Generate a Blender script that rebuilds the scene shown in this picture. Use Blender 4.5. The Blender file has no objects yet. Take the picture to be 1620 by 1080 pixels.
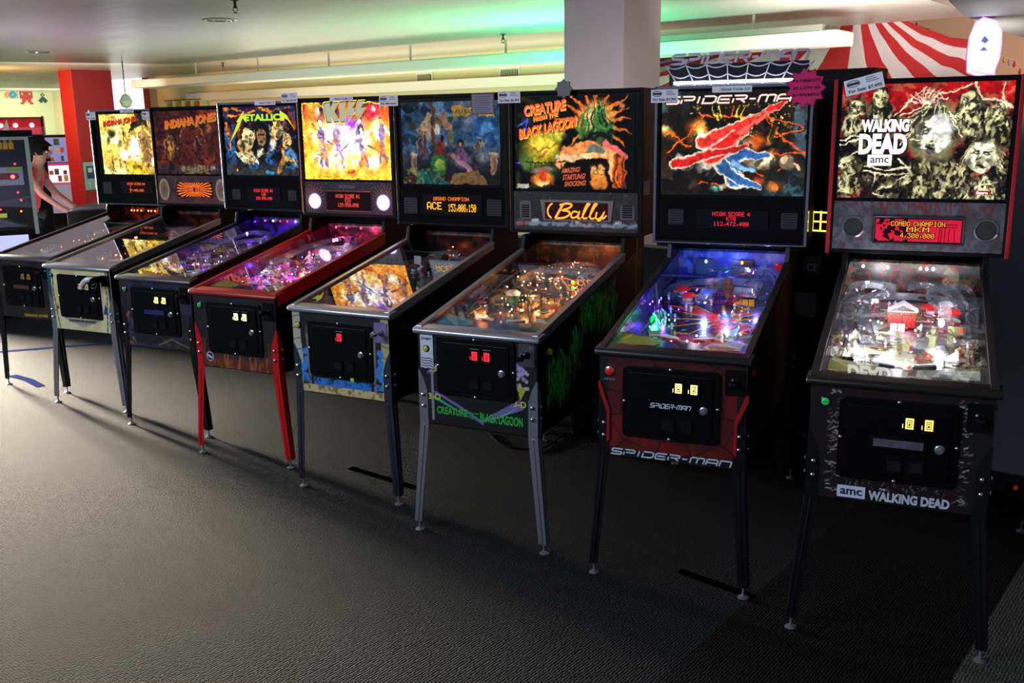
import bpy, bmesh, math, random
import numpy as np
from mathutils import Vector, Matrix
PI = math.pi
C = bpy.context.scene.collection
S = bpy.context.scene
random.seed(7)
R = random.Random(11)

# ---------------------------------------------------------------- camera
CAM_H, PITCH, ROLL = 1.7716, 0.2224, 0.0156
cd = bpy.data.cameras.new('camera'); cam = bpy.data.objects.new('camera', cd); C.objects.link(cam)
cd.sensor_width = 36.0; cd.lens = 36.0 * 1525.7 / 1620; cd.clip_start = 0.05; cd.clip_end = 200
u0 = Vector((0, math.sin(PITCH), math.cos(PITCH))); fw = Vector((0, math.cos(PITCH), -math.sin(PITCH))); r0 = Vector((1, 0, 0))
rt = r0 * math.cos(ROLL) - u0 * math.sin(ROLL); up = r0 * math.sin(ROLL) + u0 * math.cos(ROLL)
m = Matrix((rt, up, -fw)).transposed().to_4x4(); m.translation = Vector((0, 0, CAM_H)); cam.matrix_world = m
S.camera = cam
# ---------------------------------------------------------------- view, world
S.view_settings.view_transform = 'Standard'; S.view_settings.look = 'None'
S.view_settings.gamma = 1; S.view_settings.use_curve_mapping = False
S.view_settings.exposure = 0.0
W = bpy.data.worlds.new('World'); S.world = W; W.use_nodes = True
W.node_tree.nodes['Background'].inputs[0].default_value = (0.55, 0.7, 1.0, 1)
W.node_tree.nodes['Background'].inputs[1].default_value = 0.17
# room axes: u runs along the row of machines, v runs away from the camera
RY = math.radians(38.5); cR, sR = math.cos(RY), math.sin(RY)
def room(u, v, z=0.0): return Vector((u * cR + v * sR, -u * sR + v * cR, z))
def area(name, loc, target, size, power, color, sy=None, spread=PI):
    l = bpy.data.lights.new(name, 'AREA'); l.energy = power; l.color = color; l.size = size
    l.shape = 'RECTANGLE'; l.size_y = sy or size; l.spread = spread
    o = bpy.data.objects.new(name, l); C.objects.link(o); o.location = loc
    o.rotation_euler = (Vector(target) - Vector(loc)).to_track_quat('-Z', 'Y').to_euler()
    return o
def point(name, loc, power, color, r=0.02, parent=None):
    l = bpy.data.lights.new(name, 'POINT'); l.energy = power; l.color = color; l.shadow_soft_size = r
    o = bpy.data.objects.new(name, l); C.objects.link(o); o.location = loc
    if parent: o.parent = parent
    return o
# daylight from the shop front far to the left, and from the windows behind the viewer
area('daylight_left', (-6.3, 9.9, 1.15), (-2.9, 7.0, 0.0), 1.2, 1700, (1.0, 0.86, 0.66), 1.0, 1.3)
area('daylight_left_far', (-10.0, 11.5, 1.7), (-4.0, 5.0, 0.0), 2.4, 230, (0.9, 0.93, 0.9), 1.4, 1.2)
area('daylight_behind', room(-6.5, -5.5, 5.2), room(-4, 3, 0.4), 6.0, 720, (0.68, 0.82, 1.0), 3.0)
# ceiling fill: unseen area lights added to brighten the ceiling
area('ceiling_fill_warm', room(-10, 10.4, 1.9), room(-10, 10.3, 2.8), 8.0, 85, (1.0, 0.86, 0.62), 0.5)
area('ceiling_fill_right', room(-2.9, 8.5, 1.9), room(-3.2, 9.6, 2.8), 1.2, 85, (1.0, 0.97, 0.86), 0.6)
area('ceiling_fill_violet', room(-10.5, 4.9, 0.9), room(-10.8, 5.2, 2.8), 5.0, 85, (0.80, 0.70, 1.0), 2.2)
area('ceiling_fill_near', room(-10.2, 7.0, 1.0), room(-10.2, 9.0, 2.7), 6.0, 75, (0.80, 1.0, 0.74), 1.4)
area('green_stage_light', room(-5.9, 8.3, 1.6), room(-6.4, 8.5, 2.8), 0.3, 120, (0.04, 1.0, 0.42), 0.3)
area('hall_fill', room(3.0, 14.5, 1.2), room(2.5, 15, 3.7), 4.0, 380, (1.0, 0.55, 0.25), 1.0)  # unseen warm light added to turn the hall planks orange
area('tent_hall_light', room(0.5, 12.0, 3.4), room(-0.5, 13.5, 2.2), 3.0, 420, (1.0, 0.95, 0.90), 1.5)
area('hall_far_fill', room(-15.0, 8.0, 2.2), room(-19.5, 10.0, 1.6), 2.0, 30, (1.0, 0.95, 0.80), 1.0)  # unseen light added to brighten the red column and the wall beyond
area('green_wall_fill', room(-24.6, 12.2, 1.9), room(-26.8, 12.8, 2.3), 1.5, 70, (1.0, 1.0, 0.85), 0.8)  # added light without a fixture, lifts the pale green wall
area('column_fill', room(-5.1, 5.4, 1.45), room(-4.8, 7.1, 2.5), 0.5, 16, (0.92, 0.86, 1.0), 0.3)  # unseen fill added to lighten the white column's left face
area('column_fill_right', room(-3.5, 6.3, 1.45), room(-4.46, 7.5, 2.5), 0.4, 16, (1.0, 0.95, 0.90), 0.3)  # same kind of added fill for the column's right face
area('soffit_fill', (3.7, 6.4, 1.5), (4.3, 8.4, 2.5), 0.6, 14, (1.0, 0.97, 0.95), 0.6)  # light added below the soffit to lift its dark underside
area('red_column_fill', (-8.9, 16.3, 2.3), (-7.8, 17.5, 2.0), 0.3, 60, (1.0, 0.50, 0.12), 0.3)  # unseen warm light added to colour the red column's left face orange

# ---------------------------------------------------------------- materials
def lin(c):
    if isinstance(c, str):
        c = [int(c[i:i + 2], 16) / 255 for i in (0, 2, 4)]
    return tuple((x / 12.92 if x <= .04045 else ((x + .055) / 1.055) ** 2.4) for x in c[:3])
_mats = {}
def mat(name, col='808080', rough=.5, metal=0., emit=0., ecol=None, coat=0., noise=.0, nscale=30., bump=0., alpha=None, spec=.5):
    if name in _mats: return _mats[name]
    M = bpy.data.materials.new(name); M.use_nodes = True; nt = M.node_tree; n = nt.nodes; b = n['Principled BSDF']
    c = lin(col) + (1,)
    b.inputs['Base Color'].default_value = c; b.inputs['Roughness'].default_value = rough; b.inputs['Metallic'].default_value = metal
    b.inputs['Specular IOR Level'].default_value = spec
    if coat: b.inputs['Coat Weight'].default_value = coat; b.inputs['Coat Roughness'].default_value = .08
    if emit:
        b.inputs['Emission Color'].default_value = (lin(ecol) if ecol else c[:3]) + (1,); b.inputs['Emission Strength'].default_value = emit
    if noise or bump:
        tc = n.new('ShaderNodeTexCoord'); t = n.new('ShaderNodeTexNoise'); t.inputs['Scale'].default_value = nscale; t.inputs['Detail'].default_value = 4
        nt.links.new(tc.outputs['Object'], t.inputs['Vector'])
        if noise:
            mx = n.new('ShaderNodeMix'); mx.data_type = 'RGBA'; mx.inputs[6].default_value = tuple(x * (1 - noise) for x in c[:3]) + (1,)
            mx.inputs[7].default_value = tuple(min(1, x * (1 + noise)) for x in c[:3]) + (1,)
            nt.links.new(t.outputs['Fac'], mx.inputs[0]); nt.links.new(mx.outputs[2], b.inputs['Base Color'])
        if bump:
            bp = n.new('ShaderNodeBump'); bp.inputs['Strength'].default_value = bump; bp.inputs['Distance'].default_value = .01
            nt.links.new(t.outputs['Fac'], bp.inputs['Height']); nt.links.new(bp.outputs['Normal'], b.inputs['Normal'])
    _mats[name] = M; return M
def canvas_mat(name, emit=0., rough=.3, base=1., coat=0.):
    """material that takes its colours from the painted colour attribute of the mesh"""
    if name in _mats: return _mats[name]
    M = bpy.data.materials.new(name); M.use_nodes = True; nt = M.node_tree; n = nt.nodes; b = n['Principled BSDF']
    a = n.new('ShaderNodeAttribute'); a.attribute_name = 'Col'
    mx = n.new('ShaderNodeMix'); mx.data_type = 'RGBA'; mx.inputs[0].default_value = 1 - base; mx.inputs[7].default_value = (0, 0, 0, 1)
    nt.links.new(a.outputs['Color'], mx.inputs[6]); nt.links.new(mx.outputs[2], b.inputs['Base Color'])
    b.inputs['Roughness'].default_value = rough
    if coat: b.inputs['Coat Weight'].default_value = coat
    if emit:
        nt.links.new(a.outputs['Color'], b.inputs['Emission Color']); b.inputs['Emission Strength'].default_value = emit
    _mats[name] = M; return M
def glass_mat(name, tint=(1, 1, 1), fmul=1.8, rough=.0, film=0.):
    """thin pane: see-through with fresnel reflections; film = share of dusty diffuse"""
    if name in _mats: return _mats[name]
    M = bpy.data.materials.new(name); M.use_nodes = True; nt = M.node_tree; n = nt.nodes; n.remove(n['Principled BSDF'])
    out = n['Material Output']; tr = n.new('ShaderNodeBsdfTransparent'); tr.inputs[0].default_value = tint + (1,)
    gl = n.new('ShaderNodeBsdfGlossy'); gl.inputs['Roughness'].default_value = rough
    ge = n.new('ShaderNodeNewGeometry'); fr = n.new('ShaderNodeFresnel'); fr.inputs[0].default_value = 1.5
    # same reflection from both faces of the thin pane
    nm = n.new('ShaderNodeVectorMath'); nm.operation = 'DOT_PRODUCT'; ab = n.new('ShaderNodeMath'); ab.operation = 'ABSOLUTE'
    nt.links.new(ge.outputs['Incoming'], nm.inputs[0]); nt.links.new(ge.outputs['Normal'], nm.inputs[1]); nt.links.new(nm.outputs['Value'], ab.inputs[0])
    om = n.new('ShaderNodeMath'); om.operation = 'SUBTRACT'; om.inputs[0].default_value = 1; nt.links.new(ab.outputs[0], om.inputs[1])
    pw = n.new('ShaderNodeMath'); pw.operation = 'POWER'; pw.inputs[1].default_value = 5; nt.links.new(om.outputs[0], pw.inputs[0])
    ml = n.new('ShaderNodeMath'); ml.operation = 'MULTIPLY_ADD'; ml.inputs[1].default_value = .96 * fmul; ml.inputs[2].default_value = .04 * fmul; ml.use_clamp = True
    nt.links.new(pw.outputs[0], ml.inputs[0])
    n.remove(fr)
    mx = n.new('ShaderNodeMixShader'); nt.links.new(ml.outputs[0], mx.inputs[0])
    if film:
        df = n.new('ShaderNodeBsdfDiffuse'); df.inputs[0].default_value = (.8, .8, .8, 1); m2 = n.new('ShaderNodeMixShader'); m2.inputs[0].default_value = film
        nt.links.new(tr.outputs[0], m2.inputs[1]); nt.links.new(df.outputs[0], m2.inputs[2]); nt.links.new(m2.outputs[0], mx.inputs[1])
    else: nt.links.new(tr.outputs[0], mx.inputs[1])
    nt.links.new(gl.outputs[0], mx.inputs[2]); nt.links.new(mx.outputs[0], out.inputs['Surface'])
    _mats[name] = M; return M

# ---------------------------------------------------------------- mesh helpers
class MB:
    def __init__(s): s.v = []; s.f = []; s.m = []
    def add(s, vs, fs, mi=0):
        o = len(s.v); s.v += [tuple(v) for v in vs]; s.f += [tuple(i + o for i in f) for f in fs]; s.m += [mi] * len(fs); return s
    def box(s, x0, y0, z0, x1, y1, z1, mi=0):
        return s.add([(x0, y0, z0), (x1, y0, z0), (x1, y1, z0), (x0, y1, z0), (x0, y0, z1), (x1, y0, z1), (x1, y1, z1), (x0, y1, z1)],
                     [(0, 3, 2, 1), (4, 5, 6, 7), (0, 1, 5, 4), (1, 2, 6, 5), (2, 3, 7, 6), (3, 0, 4, 7)], mi)
    def prism(s, pts, axis, a, b, mi=0):
        """pts 2D outline; axis x: pts are (y,z); y: (x,z); z: (x,y)"""
        n = len(pts)
        def P(p, t): return {'x': (t, p[0], p[1]), 'y': (p[0], t, p[1]), 'z': (p[0], p[1], t)}[axis]
        vs = [P(p, a) for p in pts] + [P(p, b) for p in pts]
        return s.add(vs, [tuple(range(n - 1, -1, -1)), tuple(range(n, 2 * n))] + [(i, (i + 1) % n, (i + 1) % n + n, i + n) for i in range(n)], mi)
    def loft(s, rings, mi=0, caps=True, closed=True):
        n = len(rings[0]); vs = [p for r in rings for p in r]; fs = []
        for k in range(len(rings) - 1):
            for i in range(n if closed else n - 1):
                j = (i + 1) % n; fs.append((k * n + i, k * n + j, (k + 1) * n + j, (k + 1) * n + i))
        if caps: fs += [tuple(range(n - 1, -1, -1)), tuple(range((len(rings) - 1) * n, len(rings) * n))]
        return s.add(vs, fs, mi)
    def tube(s, path, r, n=6, mi=0, caps=True):
        path = [Vector(p) for p in path]; rings = []; ref = Vector((0, 0, 1))
        for i, p in enumerate(path):
            d = (path[min(i + 1, len(path) - 1)] - path[max(i - 1, 0)]).normalized()
            a = d.cross(ref if abs(d.z) < .95 else Vector((1, 0, 0))).normalized(); b = d.cross(a)
            rr = r[i] if isinstance(r, (list, tuple)) else r
            rings.append([p + (a * math.cos(t) + b * math.sin(t)) * rr for t in [2 * PI * k / n for k in range(n)]])
        return s.loft(rings, mi, caps)
    def lathe(s, prof, cx=0, cy=0, cz=0, n=14, mi=0, axis='z'):
        """prof: (radius, height) list"""
        rings = []
        for r, h in prof:
            r = max(r, 1e-4); ring = []
            for k in range(n):
                a = 2 * PI * k / n; x, y = r * math.cos(a), r * math.sin(a)
                ring.append({'z': (cx + x, cy + y, cz + h), 'y': (cx + x, cy - h, cz + y), 'x': (cx + h, cy + x, cz + y)}[axis])
            rings.append(ring)
        return s.loft(rings, mi)
    def mesh(s, name, mats, smooth=False):
        me = bpy.data.meshes.new(name); me.from_pydata(s.v, [], s.f); me.validate(clean_customdata=False)
        for m_ in (mats if isinstance(mats, (list, tuple)) else [mats]): me.materials.append(m_)
        if len(s.m) == len(me.polygons): me.polygons.foreach_set('material_index', s.m)
        b = bmesh.new(); b.from_mesh(me); bmesh.ops.recalc_face_normals(b, faces=b.faces); b.to_mesh(me); b.free()
        if smooth:
            me.polygons.foreach_set('use_smooth', [True] * len(me.polygons))
            try: me.set_sharp_from_angle(angle=math.radians(38))
            except Exception: pass
        me.update(); return me
    def build(s, name, mats, parent=None, loc=None, rot=None, bevel=0, smooth=False, seg=2):
        o = bpy.data.objects.new(name, s.mesh(name, mats, smooth)); C.objects.link(o)
        if parent: o.parent = parent
        if loc is not None: o.location = loc
        if rot is not None: o.rotation_euler = rot
        if bevel:
            b = o.modifiers.new('bevel', 'BEVEL'); b.width = bevel; b.segments = seg; b.limit_method = 'ANGLE'; b.harden_normals = False
        return o
def put(name, me, parent, loc=(0, 0, 0), rot=(0, 0, 0), scale=None):
    o = bpy.data.objects.new(name, me); C.objects.link(o); o.parent = parent; o.location = loc; o.rotation_euler = rot
    if scale: o.scale = scale
    return o
def thing(name, label, cat, loc=(0, 0, 0), rz=0, group=None):
    o = bpy.data.objects.new(name, None); C.objects.link(o); o.location = loc; o.rotation_euler = (0, 0, rz)
    o.empty_display_size = .1
    o['label'] = label; o['category'] = cat
    if group: o['group'] = group
    return o
def tag(o, label, cat, group=None):
    o['label'] = label; o['category'] = cat
    if group: o['group'] = group
    return o
def struct(o): o['kind'] = 'structure'; return o
def rbox(x0, z0, x1, z1, r, n=4):
    """rounded rectangle outline"""
    pts = []
    for cx, cz, a in ((x1 - r, z1 - r, 0), (x0 + r, z1 - r, 90), (x0 + r, z0 + r, 180), (x1 - r, z0 + r, 270)):
        for k in range(n + 1):
            t = math.radians(a + 90 * k / n); pts.append((cx + r * math.cos(t), cz + r * math.sin(t)))
    return pts

# ---------------------------------------------------------------- text
_tm = {}
def text_mesh(s, offset=0., shear=0., extrude=0.):
    cu = bpy.data.curves.new('t', 'FONT'); cu.body = s; cu.size = 1; cu.offset = offset; cu.shear = shear; cu.extrude = extrude; cu.resolution_u = 3
    o = bpy.data.objects.new('t', cu); C.objects.link(o)
    dg = bpy.context.evaluated_depsgraph_get(); me = bpy.data.meshes.new_from_object(o.evaluated_get(dg))
    bpy.data.objects.remove(o); bpy.data.curves.remove(cu); return me
def text(name, s, x0, z0, x1, z1, y, mt, parent, offset=.02, shear=0., warp=None, thick=.0, plane='xz'):
    """lettering fitted to the rectangle x0..x1, z0..z1 on the upright plane y, facing -y"""
    me = text_mesh(s, offset, shear, 1.0 if thick else 0)
    co = np.empty(len(me.vertices) * 3, 'f'); me.vertices.foreach_get('co', co); co = co.reshape(-1, 3)
    mn, mxx = co.min(0), co.max(0); u = (co[:, 0] - mn[0]) / (mxx[0] - mn[0]); v = (co[:, 1] - mn[1]) / (mxx[1] - mn[1]); d = np.sign(co[:, 2]) * thick
    if warp is not None: u, v = warp(u, v)
    out = np.zeros_like(co); out[:, 0] = x0 + u * (x1 - x0)
    if plane == 'xz': out[:, 1] = y - d; out[:, 2] = z0 + v * (z1 - z0)
    else: out[:, 1] = z0 + v * (z1 - z0); out[:, 2] = y + d
    me.vertices.foreach_set('co', out.ravel()); me.materials.clear(); me.materials.append(mt); me.update(); me.name = name
    o = bpy.data.objects.new(name, me); C.objects.link(o)
    if parent: o.parent = parent
    return o
# wide squared-off letters drawn as strokes
STK = {'S': [[(1, 1), (.12, 1), (0, .85), (0, .62), (.1, .52), (.9, .48), (1, .38), (1, .15), (.88, 0), (0, 0)]],
       'P': [[(0, 0), (0, .55)], [(0, 1), (.88, 1), (1, .88), (1, .6), (.88, .48), (.2, .48)]], 'I': [[(.5, 0), (.5, 1)]],
       'D': [[(0, .75), (0, 0), (.8, 0), (1, .2), (1, .8), (.8, 1), (0, 1)]], 'E': [[(1, 1), (.12, 1), (0, .88), (0, .12), (.12, 0), (1, 0)], [(.15, .5), (.9, .5)]],
       'R': [[(0, 0), (0, .6)], [(0, 1), (.88, 1), (1, .88), (1, .62), (.88, .5), (.2, .5)], [(.55, .5), (1, 0)]], '-': [[(.1, .5), (.9, .5)]],
       'M': [[(0, 0), (0, .85), (.1, 1), (.4, 1), (.5, .88), (.5, 0)], [(.5, .88), (.6, 1), (.9, 1), (1, .88), (1, 0)]],
       'A': [[(0, 0), (0, .82), (.15, 1), (.85, 1), (1, .85), (1, 0)], [(0, .42), (1, .42)]], 'N': [[(0, 0), (0, 1), (.85, 1), (1, .85), (1, 0)]]}
def stroke_mesh(mb, pts, w, d=.002, y=0.):
    """flat ribbon with mitred corners along pts (x,z)"""
    n = len(pts); L = []; Rr = []
    for i, p in enumerate(pts):
        a = Vector(pts[max(i - 1, 0)]); b = Vector(p); c = Vector(pts[min(i + 1, n - 1)])
        d1 = (b - a).normalized() if i else (c - b).normalized(); d2 = (c - b).normalized() if i < n - 1 else d1
        n1 = Vector((-d1.y, d1.x)); n2 = Vector((-d2.y, d2.x)); mt_ = (n1 + n2)
        mt_ = mt_.normalized() if mt_.length > 1e-6 else n1; k = w / 2 / max(.5, mt_.dot(n1))
        L.append(b + mt_ * k); Rr.append(b - mt_ * k)
    rings = [[(l.x, y, l.y), (r.x, y, r.y), (r.x, y + d, r.y), (l.x, y + d, l.y)] for l, r in zip(L, Rr)]
    mb.loft(rings)
def stroke_text(name, s, x0, z0, x1, z1, y, mt, parent, sh=.35, w=.2, gap=.28, d=.002):
    widths = [.35 if ch == 'I' else .6 if ch == '-' else 1.25 if ch == 'M' else 1. for ch in s]; tot = sum(widths) + gap * (len(s) - 1)
    mb = MB(); x = 0; H = z1 - z0; k = (x1 - x0 - sh * H) / tot
    for ch, wd in zip(s, widths):
        for st in STK[ch]:
            pts = [(x0 + (x + (px * wd if ch != 'I' else wd / 2)) * k + sh * pz * H, z0 + pz * H) for px, pz in st]
            stroke_mesh(mb, pts, w * H, d, y)
        x += wd + gap
    return mb.build(name, mt, parent)
F57 = dict(zip('0123456789ABCDEFGHIJKLMNOPRSTUVW#,!',
 '3E5149453E 00427F4000 4261514946 2141454B31 1814127F10 2745454539 3C4A494930 0171090503 3649494936 064949291E 7E1111117E 7F49494936 3E41414122 7F4141221C 7F49494941 7F09090901 3E4149497A 7F0808087F 00417F4100 2040413F01 7F08142241 7F40404040 7F020C027F 7F0408107F 3E4141413E 7F09090906 7F09192946 4649494931 01017F0101 3F4040403F 1F2040201F 3F4038403F 147F147F14 0050300000 00005F0000'.split()))
def dots(s, x, y, k=1, kx=1):
    """lit dots of a line of text on the dot grid, top-left at (x,y)"""
    out = set()
    for ch in s:
        if ch != ' ':
            h = F57[ch]; cols = [int(h[i:i + 2], 16) for i in range(0, 10, 2)]
            for cx in range(5):
                for ry in range(7):
                    if cols[cx] >> ry & 1:
                        for a in range(kx):
                            for b in range(k): out.add((x + cx * kx + a, y + ry * k + b))
        x += (6 if ch != ',' else 5) * kx if ch != ' ' else 4 * kx
    return out, x
def line_c(s, y, k=1, W_=128, kx=1):
    _, e = dots(s, 0, 0, k, kx); return dots(s, (W_ - e + kx) // 2, y, k, kx)[0]

# ---------------------------------------------------------------- painting on a grid of vertex colours
def vnoise(nx, ny, gx, gy, seed, octv=1):
    rg = np.random.RandomState(seed); out = np.zeros((ny, nx)); amp = 1; tot = 0
    for o in range(octv):
        g = rg.rand(gy * 2 ** o + 2, gx * 2 ** o + 2); X = np.linspace(0, gx * 2 ** o, nx); Y = np.linspace(0, gy * 2 ** o, ny)
        xi = np.minimum(X.astype(int), gx * 2 ** o); yi = np.minimum(Y.astype(int), gy * 2 ** o); fx = X - xi; fy = Y - yi
        fx = fx * fx * (3 - 2 * fx); fy = fy * fy * (3 - 2 * fy); a = g[yi][:, xi]; b = g[yi][:, xi + 1]; c = g[yi + 1][:, xi]; d = g[yi + 1][:, xi + 1]
        t = a * (1 - fx) + b * fx; t2 = c * (1 - fx) + d * fx; out += amp * (t * (1 - fy[:, None]) + t2 * fy[:, None]); tot += amp; amp *= .5
    return out / tot
class Cv:
    """canvas; x 0..asp, y 0..1 downwards"""
    def __init__(s, w, h, ny, col='000000', seed=1):
        s.w, s.h, s.ny = w, h, ny; s.nx = max(4, int(round(ny * w / h))); s.asp = w / h; s.seed = seed
        s.X, s.Y = np.meshgrid(np.linspace(0, s.asp, s.nx), np.linspace(0, 1, ny)); s.c = np.ones((ny, s.nx, 3)) * s.srgb(col)
    @staticmethod
    def srgb(c):
        if isinstance(c, str): return np.array([int(c[i:i + 2], 16) / 255 for i in (0, 2, 4)])
        return np.array(c, float)
    def mixm(s, a, col):
        a = np.clip(a, 0, 1)[..., None]; s.c = s.c * (1 - a) + s.srgb(col) * a; return s
    def ell(s, x, y, rx, ry, col, rot=0, soft=.12, a=1.):
        t = math.radians(rot); dx = s.X - x; dy = s.Y - y; u = (dx * math.cos(t) + dy * math.sin(t)) / rx; v = (-dx * math.sin(t) + dy * math.cos(t)) / ry
        return s.mixm(a * (1 - np.sqrt(u * u + v * v)) / soft, col)
    def glow(s, x, y, rx, ry, col, a=1.):
        return s.mixm(a * np.exp(-(((s.X - x) / rx) ** 2 + ((s.Y - y) / ry) ** 2)), col)
    def poly(s, pts, col, a=1.):
        ins = np.zeros_like(s.X, bool); n = len(pts)
        for i in range(n):
            x1, y1 = pts[i]; x2, y2 = pts[(i + 1) % n]
            if y1 == y2: continue
            c_ = ((y1 > s.Y) != (y2 > s.Y)) & (s.X < (x2 - x1) * (s.Y - y1) / (y2 - y1) + x1); ins ^= c_
        return s.mixm(ins * a, col)
    def rect(s, x0, y0, x1, y1, col, a=1.): return s.poly([(x0, y0), (x1, y0), (x1, y1), (x0, y1)], col, a)
    def line(s, pts, w, col, a=1., w2=None, soft=.35):
        d = np.full_like(s.X, 9.); n = len(pts) - 1
        for i in range(n):
            (x1, y1), (x2, y2) = pts[i], pts[i + 1]; L = (x2 - x1) ** 2 + (y2 - y1) ** 2 + 1e-12
            t = np.clip(((s.X - x1) * (x2 - x1) + (s.Y - y1) * (y2 - y1)) / L, 0, 1); ww = w if w2 is None else w + (w2 - w) * (i + t) / n
            d = np.minimum(d, np.hypot(s.X - x1 - t * (x2 - x1), s.Y - y1 - t * (y2 - y1)) / np.maximum(ww, 1e-4))
        return s.mixm(a * (1 - d) / soft, col)
    def noise(s, g, lo, hi, col, a=1., seed=None, octv=3, mask=None):
        s.seed += 1; nv = vnoise(s.nx, s.ny, max(1, int(g * s.asp)), g, seed or s.seed, octv); al = np.clip((nv - lo) / (hi - lo), 0, 1) * a
        return s.mixm(al if mask is None else al * mask, col)
    def mul(s, g, amt, octv=3):
        s.seed += 1; nv = vnoise(s.nx, s.ny, max(1, int(g * s.asp)), g, s.seed, octv); s.c = np.clip(s.c * (1 + amt * (nv - .5) * 2)[..., None], 0, 1.5); return s
    def snoise(s, gx, gy, lo, hi, col, a=1., mask=None):
        s.seed += 1; al = np.clip((vnoise(s.nx, s.ny, gx, gy, s.seed, 3) - lo) / (hi - lo), 0, 1) * a; return s.mixm(al if mask is None else al * mask, col)
    def warp(s, amp, g):
        s.seed += 2; k = amp * s.ny; dx = (vnoise(s.nx, s.ny, max(1, int(g * s.asp)), g, s.seed, 2) - .5) * 2 * k; dy = (vnoise(s.nx, s.ny, max(1, int(g * s.asp)), g, s.seed + 77, 2) - .5) * 2 * k
        j, i = np.mgrid[0:s.ny, 0:s.nx]; s.c = s.c[np.clip(np.rint(j + dy).astype(int), 0, s.ny - 1), np.clip(np.rint(i + dx).astype(int), 0, s.nx - 1)]; return s
    def fig(s, x, y, h, skin='e0b080', cloth='504030', hair='201008', lean=0, arm=1):
        """a plain little standing figure, feet at (x,y), height h"""
        hx, hy = x + lean, y - h
        s.line([(x - .07 * h, y), (x - .04 * h, y - .3 * h), (x + lean * .5, y - .5 * h)], .045 * h, cloth); s.line([(x + .1 * h, y), (x + .05 * h, y - .28 * h), (x + lean * .5, y - .5 * h)], .045 * h, cloth)
        s.ell(x + lean * .75, y - .66 * h, .1 * h, .2 * h, cloth, lean * 60); s.line([(hx - .08 * h, y - .78 * h), (hx - .2 * h, y - .6 * h), (hx - .12 * h * arm, y - .48 * h)], .03 * h, skin)
        s.line([(hx + .08 * h, y - .78 * h), (hx + .2 * h, y - .62 * h), (hx + .24 * h * arm, y - .8 * h)], .03 * h, skin); s.ell(hx, hy + .06 * h, .062 * h, .075 * h, hair); return s.ell(hx, hy + .085 * h, .045 * h, .06 * h, skin)
    def face(s, x, y, r, skin='e8e0a8', dark='141008', hair=None, rot=0, tex=.6, eye='f8f8e0'):
        t = math.radians(rot); s.seed += 1
        def q(u, v): return (x + r * (u * math.cos(t) - v * math.sin(t)), y + r * (u * math.sin(t) + v * math.cos(t)))
        U = ((s.X - x) * math.cos(t) + (s.Y - y) * math.sin(t)) / r; V = (-(s.X - x) * math.sin(t) + (s.Y - y) * math.cos(t)) / r
        g = max(4, int(1.2 / r)); wob = (vnoise(s.nx, s.ny, int(g * s.asp), g, s.seed, 2) - .5) * .55
        if hair:
            hn = vnoise(s.nx, s.ny, int(5 / r * s.asp), int(1.6 / r), s.seed + 9, 2); hm = np.clip((1.1 - np.sqrt((U / .95) ** 2 + ((V + .22) / 1.05) ** 2) + wob * 2) / .3, 0, 1)
            s.mixm(hm * np.clip((hn - .42) / .1, 0, 1), hair); s.mixm(hm * np.clip((.40 - hn) / .08, 0, 1) * .8, dark)
        w_ = .74 - .2 * np.clip(V, 0, 1) ** 2; msk = np.clip((1 - np.sqrt((U / w_) ** 2 + V ** 2) + wob * .5) / .1, 0, 1); s.mixm(msk, skin)
        # hollow cheeks, brow and side planes
        for (u, v, a_, b_, al) in ((-.55, .25, .22, .45, .75), (.55, .25, .22, .45, .9), (0, -.95, .6, .22, .8), (.5, -.3, .25, .5, .45)): s.ell(*q(u, v), a_ * r, b_ * r, dark, rot, .8, al * min(1, tex * 1.4))
        n2 = vnoise(s.nx, s.ny, int(3.2 / r * s.asp), int(3.2 / r), s.seed + 50, 3); s.mixm(msk * np.clip((n2 - .52) / .06, 0, 1) * tex, dark)
        for k in (-1, 1):
            s.ell(*q(.28 * k, -.17), .21 * r, .15 * r, dark, rot, .5); s.ell(*q(.28 * k, -.15), .085 * r, .05 * r, eye, rot, .5); s.line([q(.08 * k, -.26), q(.48 * k, -.36 + .05 * k)], .035 * r, dark)
        s.line([q(.04, -.1), q(.09, .18)], .03 * r, dark); s.ell(*q(.0, .22), .12 * r, .05 * r, dark, rot, .5); s.ell(*q(0, .52), .27 * r, .15 * r, dark, rot, .4)
        for k in range(-2, 3): s.ell(*q(.085 * k, .46), .03 * r, .035 * r, 'c8c098', rot, .5)
        return s
    def obj(s, name, parent, mt, loc, rot=(0, 0, 0)):
        """flat picture centred on loc: width along local x, height along local z (top = +z)"""
        me = bpy.data.meshes.new(name); nx, ny = s.nx, s.ny
        co = np.zeros((ny, nx, 3), 'f'); co[..., 0] = (s.X / s.asp - .5) * s.w; co[..., 2] = (.5 - s.Y) * s.h
        i = np.arange(nx * ny).reshape(ny, nx); q = np.stack([i[1:, :-1], i[1:, 1:], i[:-1, 1:], i[:-1, :-1]], -1).reshape(-1, 4)
        me.vertices.add(nx * ny); me.vertices.foreach_set('co', co.ravel()); n = len(q)
        me.loops.add(n * 4); me.loops.foreach_set('vertex_index', q.ravel().astype('i')); me.polygons.add(n)
        me.polygons.foreach_set('loop_start', np.arange(0, n * 4, 4, dtype='i')); me.update(calc_edges=True)
        a = me.color_attributes.new('Col', 'FLOAT_COLOR', 'POINT'); c_ = np.clip(s.c, 0, 1.5)
        c_ = np.where(c_ <= .04045, c_ / 12.92, ((c_ + .055) / 1.055) ** 2.4); rgba = np.ones((ny, nx, 4), 'f'); rgba[..., :3] = c_
        a.data.foreach_set('color', rgba.ravel()); me.materials.append(mt)
        o = bpy.data.objects.new(name, me); C.objects.link(o); o.parent = parent; o.location = loc; o.rotation_euler = rot; return o

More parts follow.
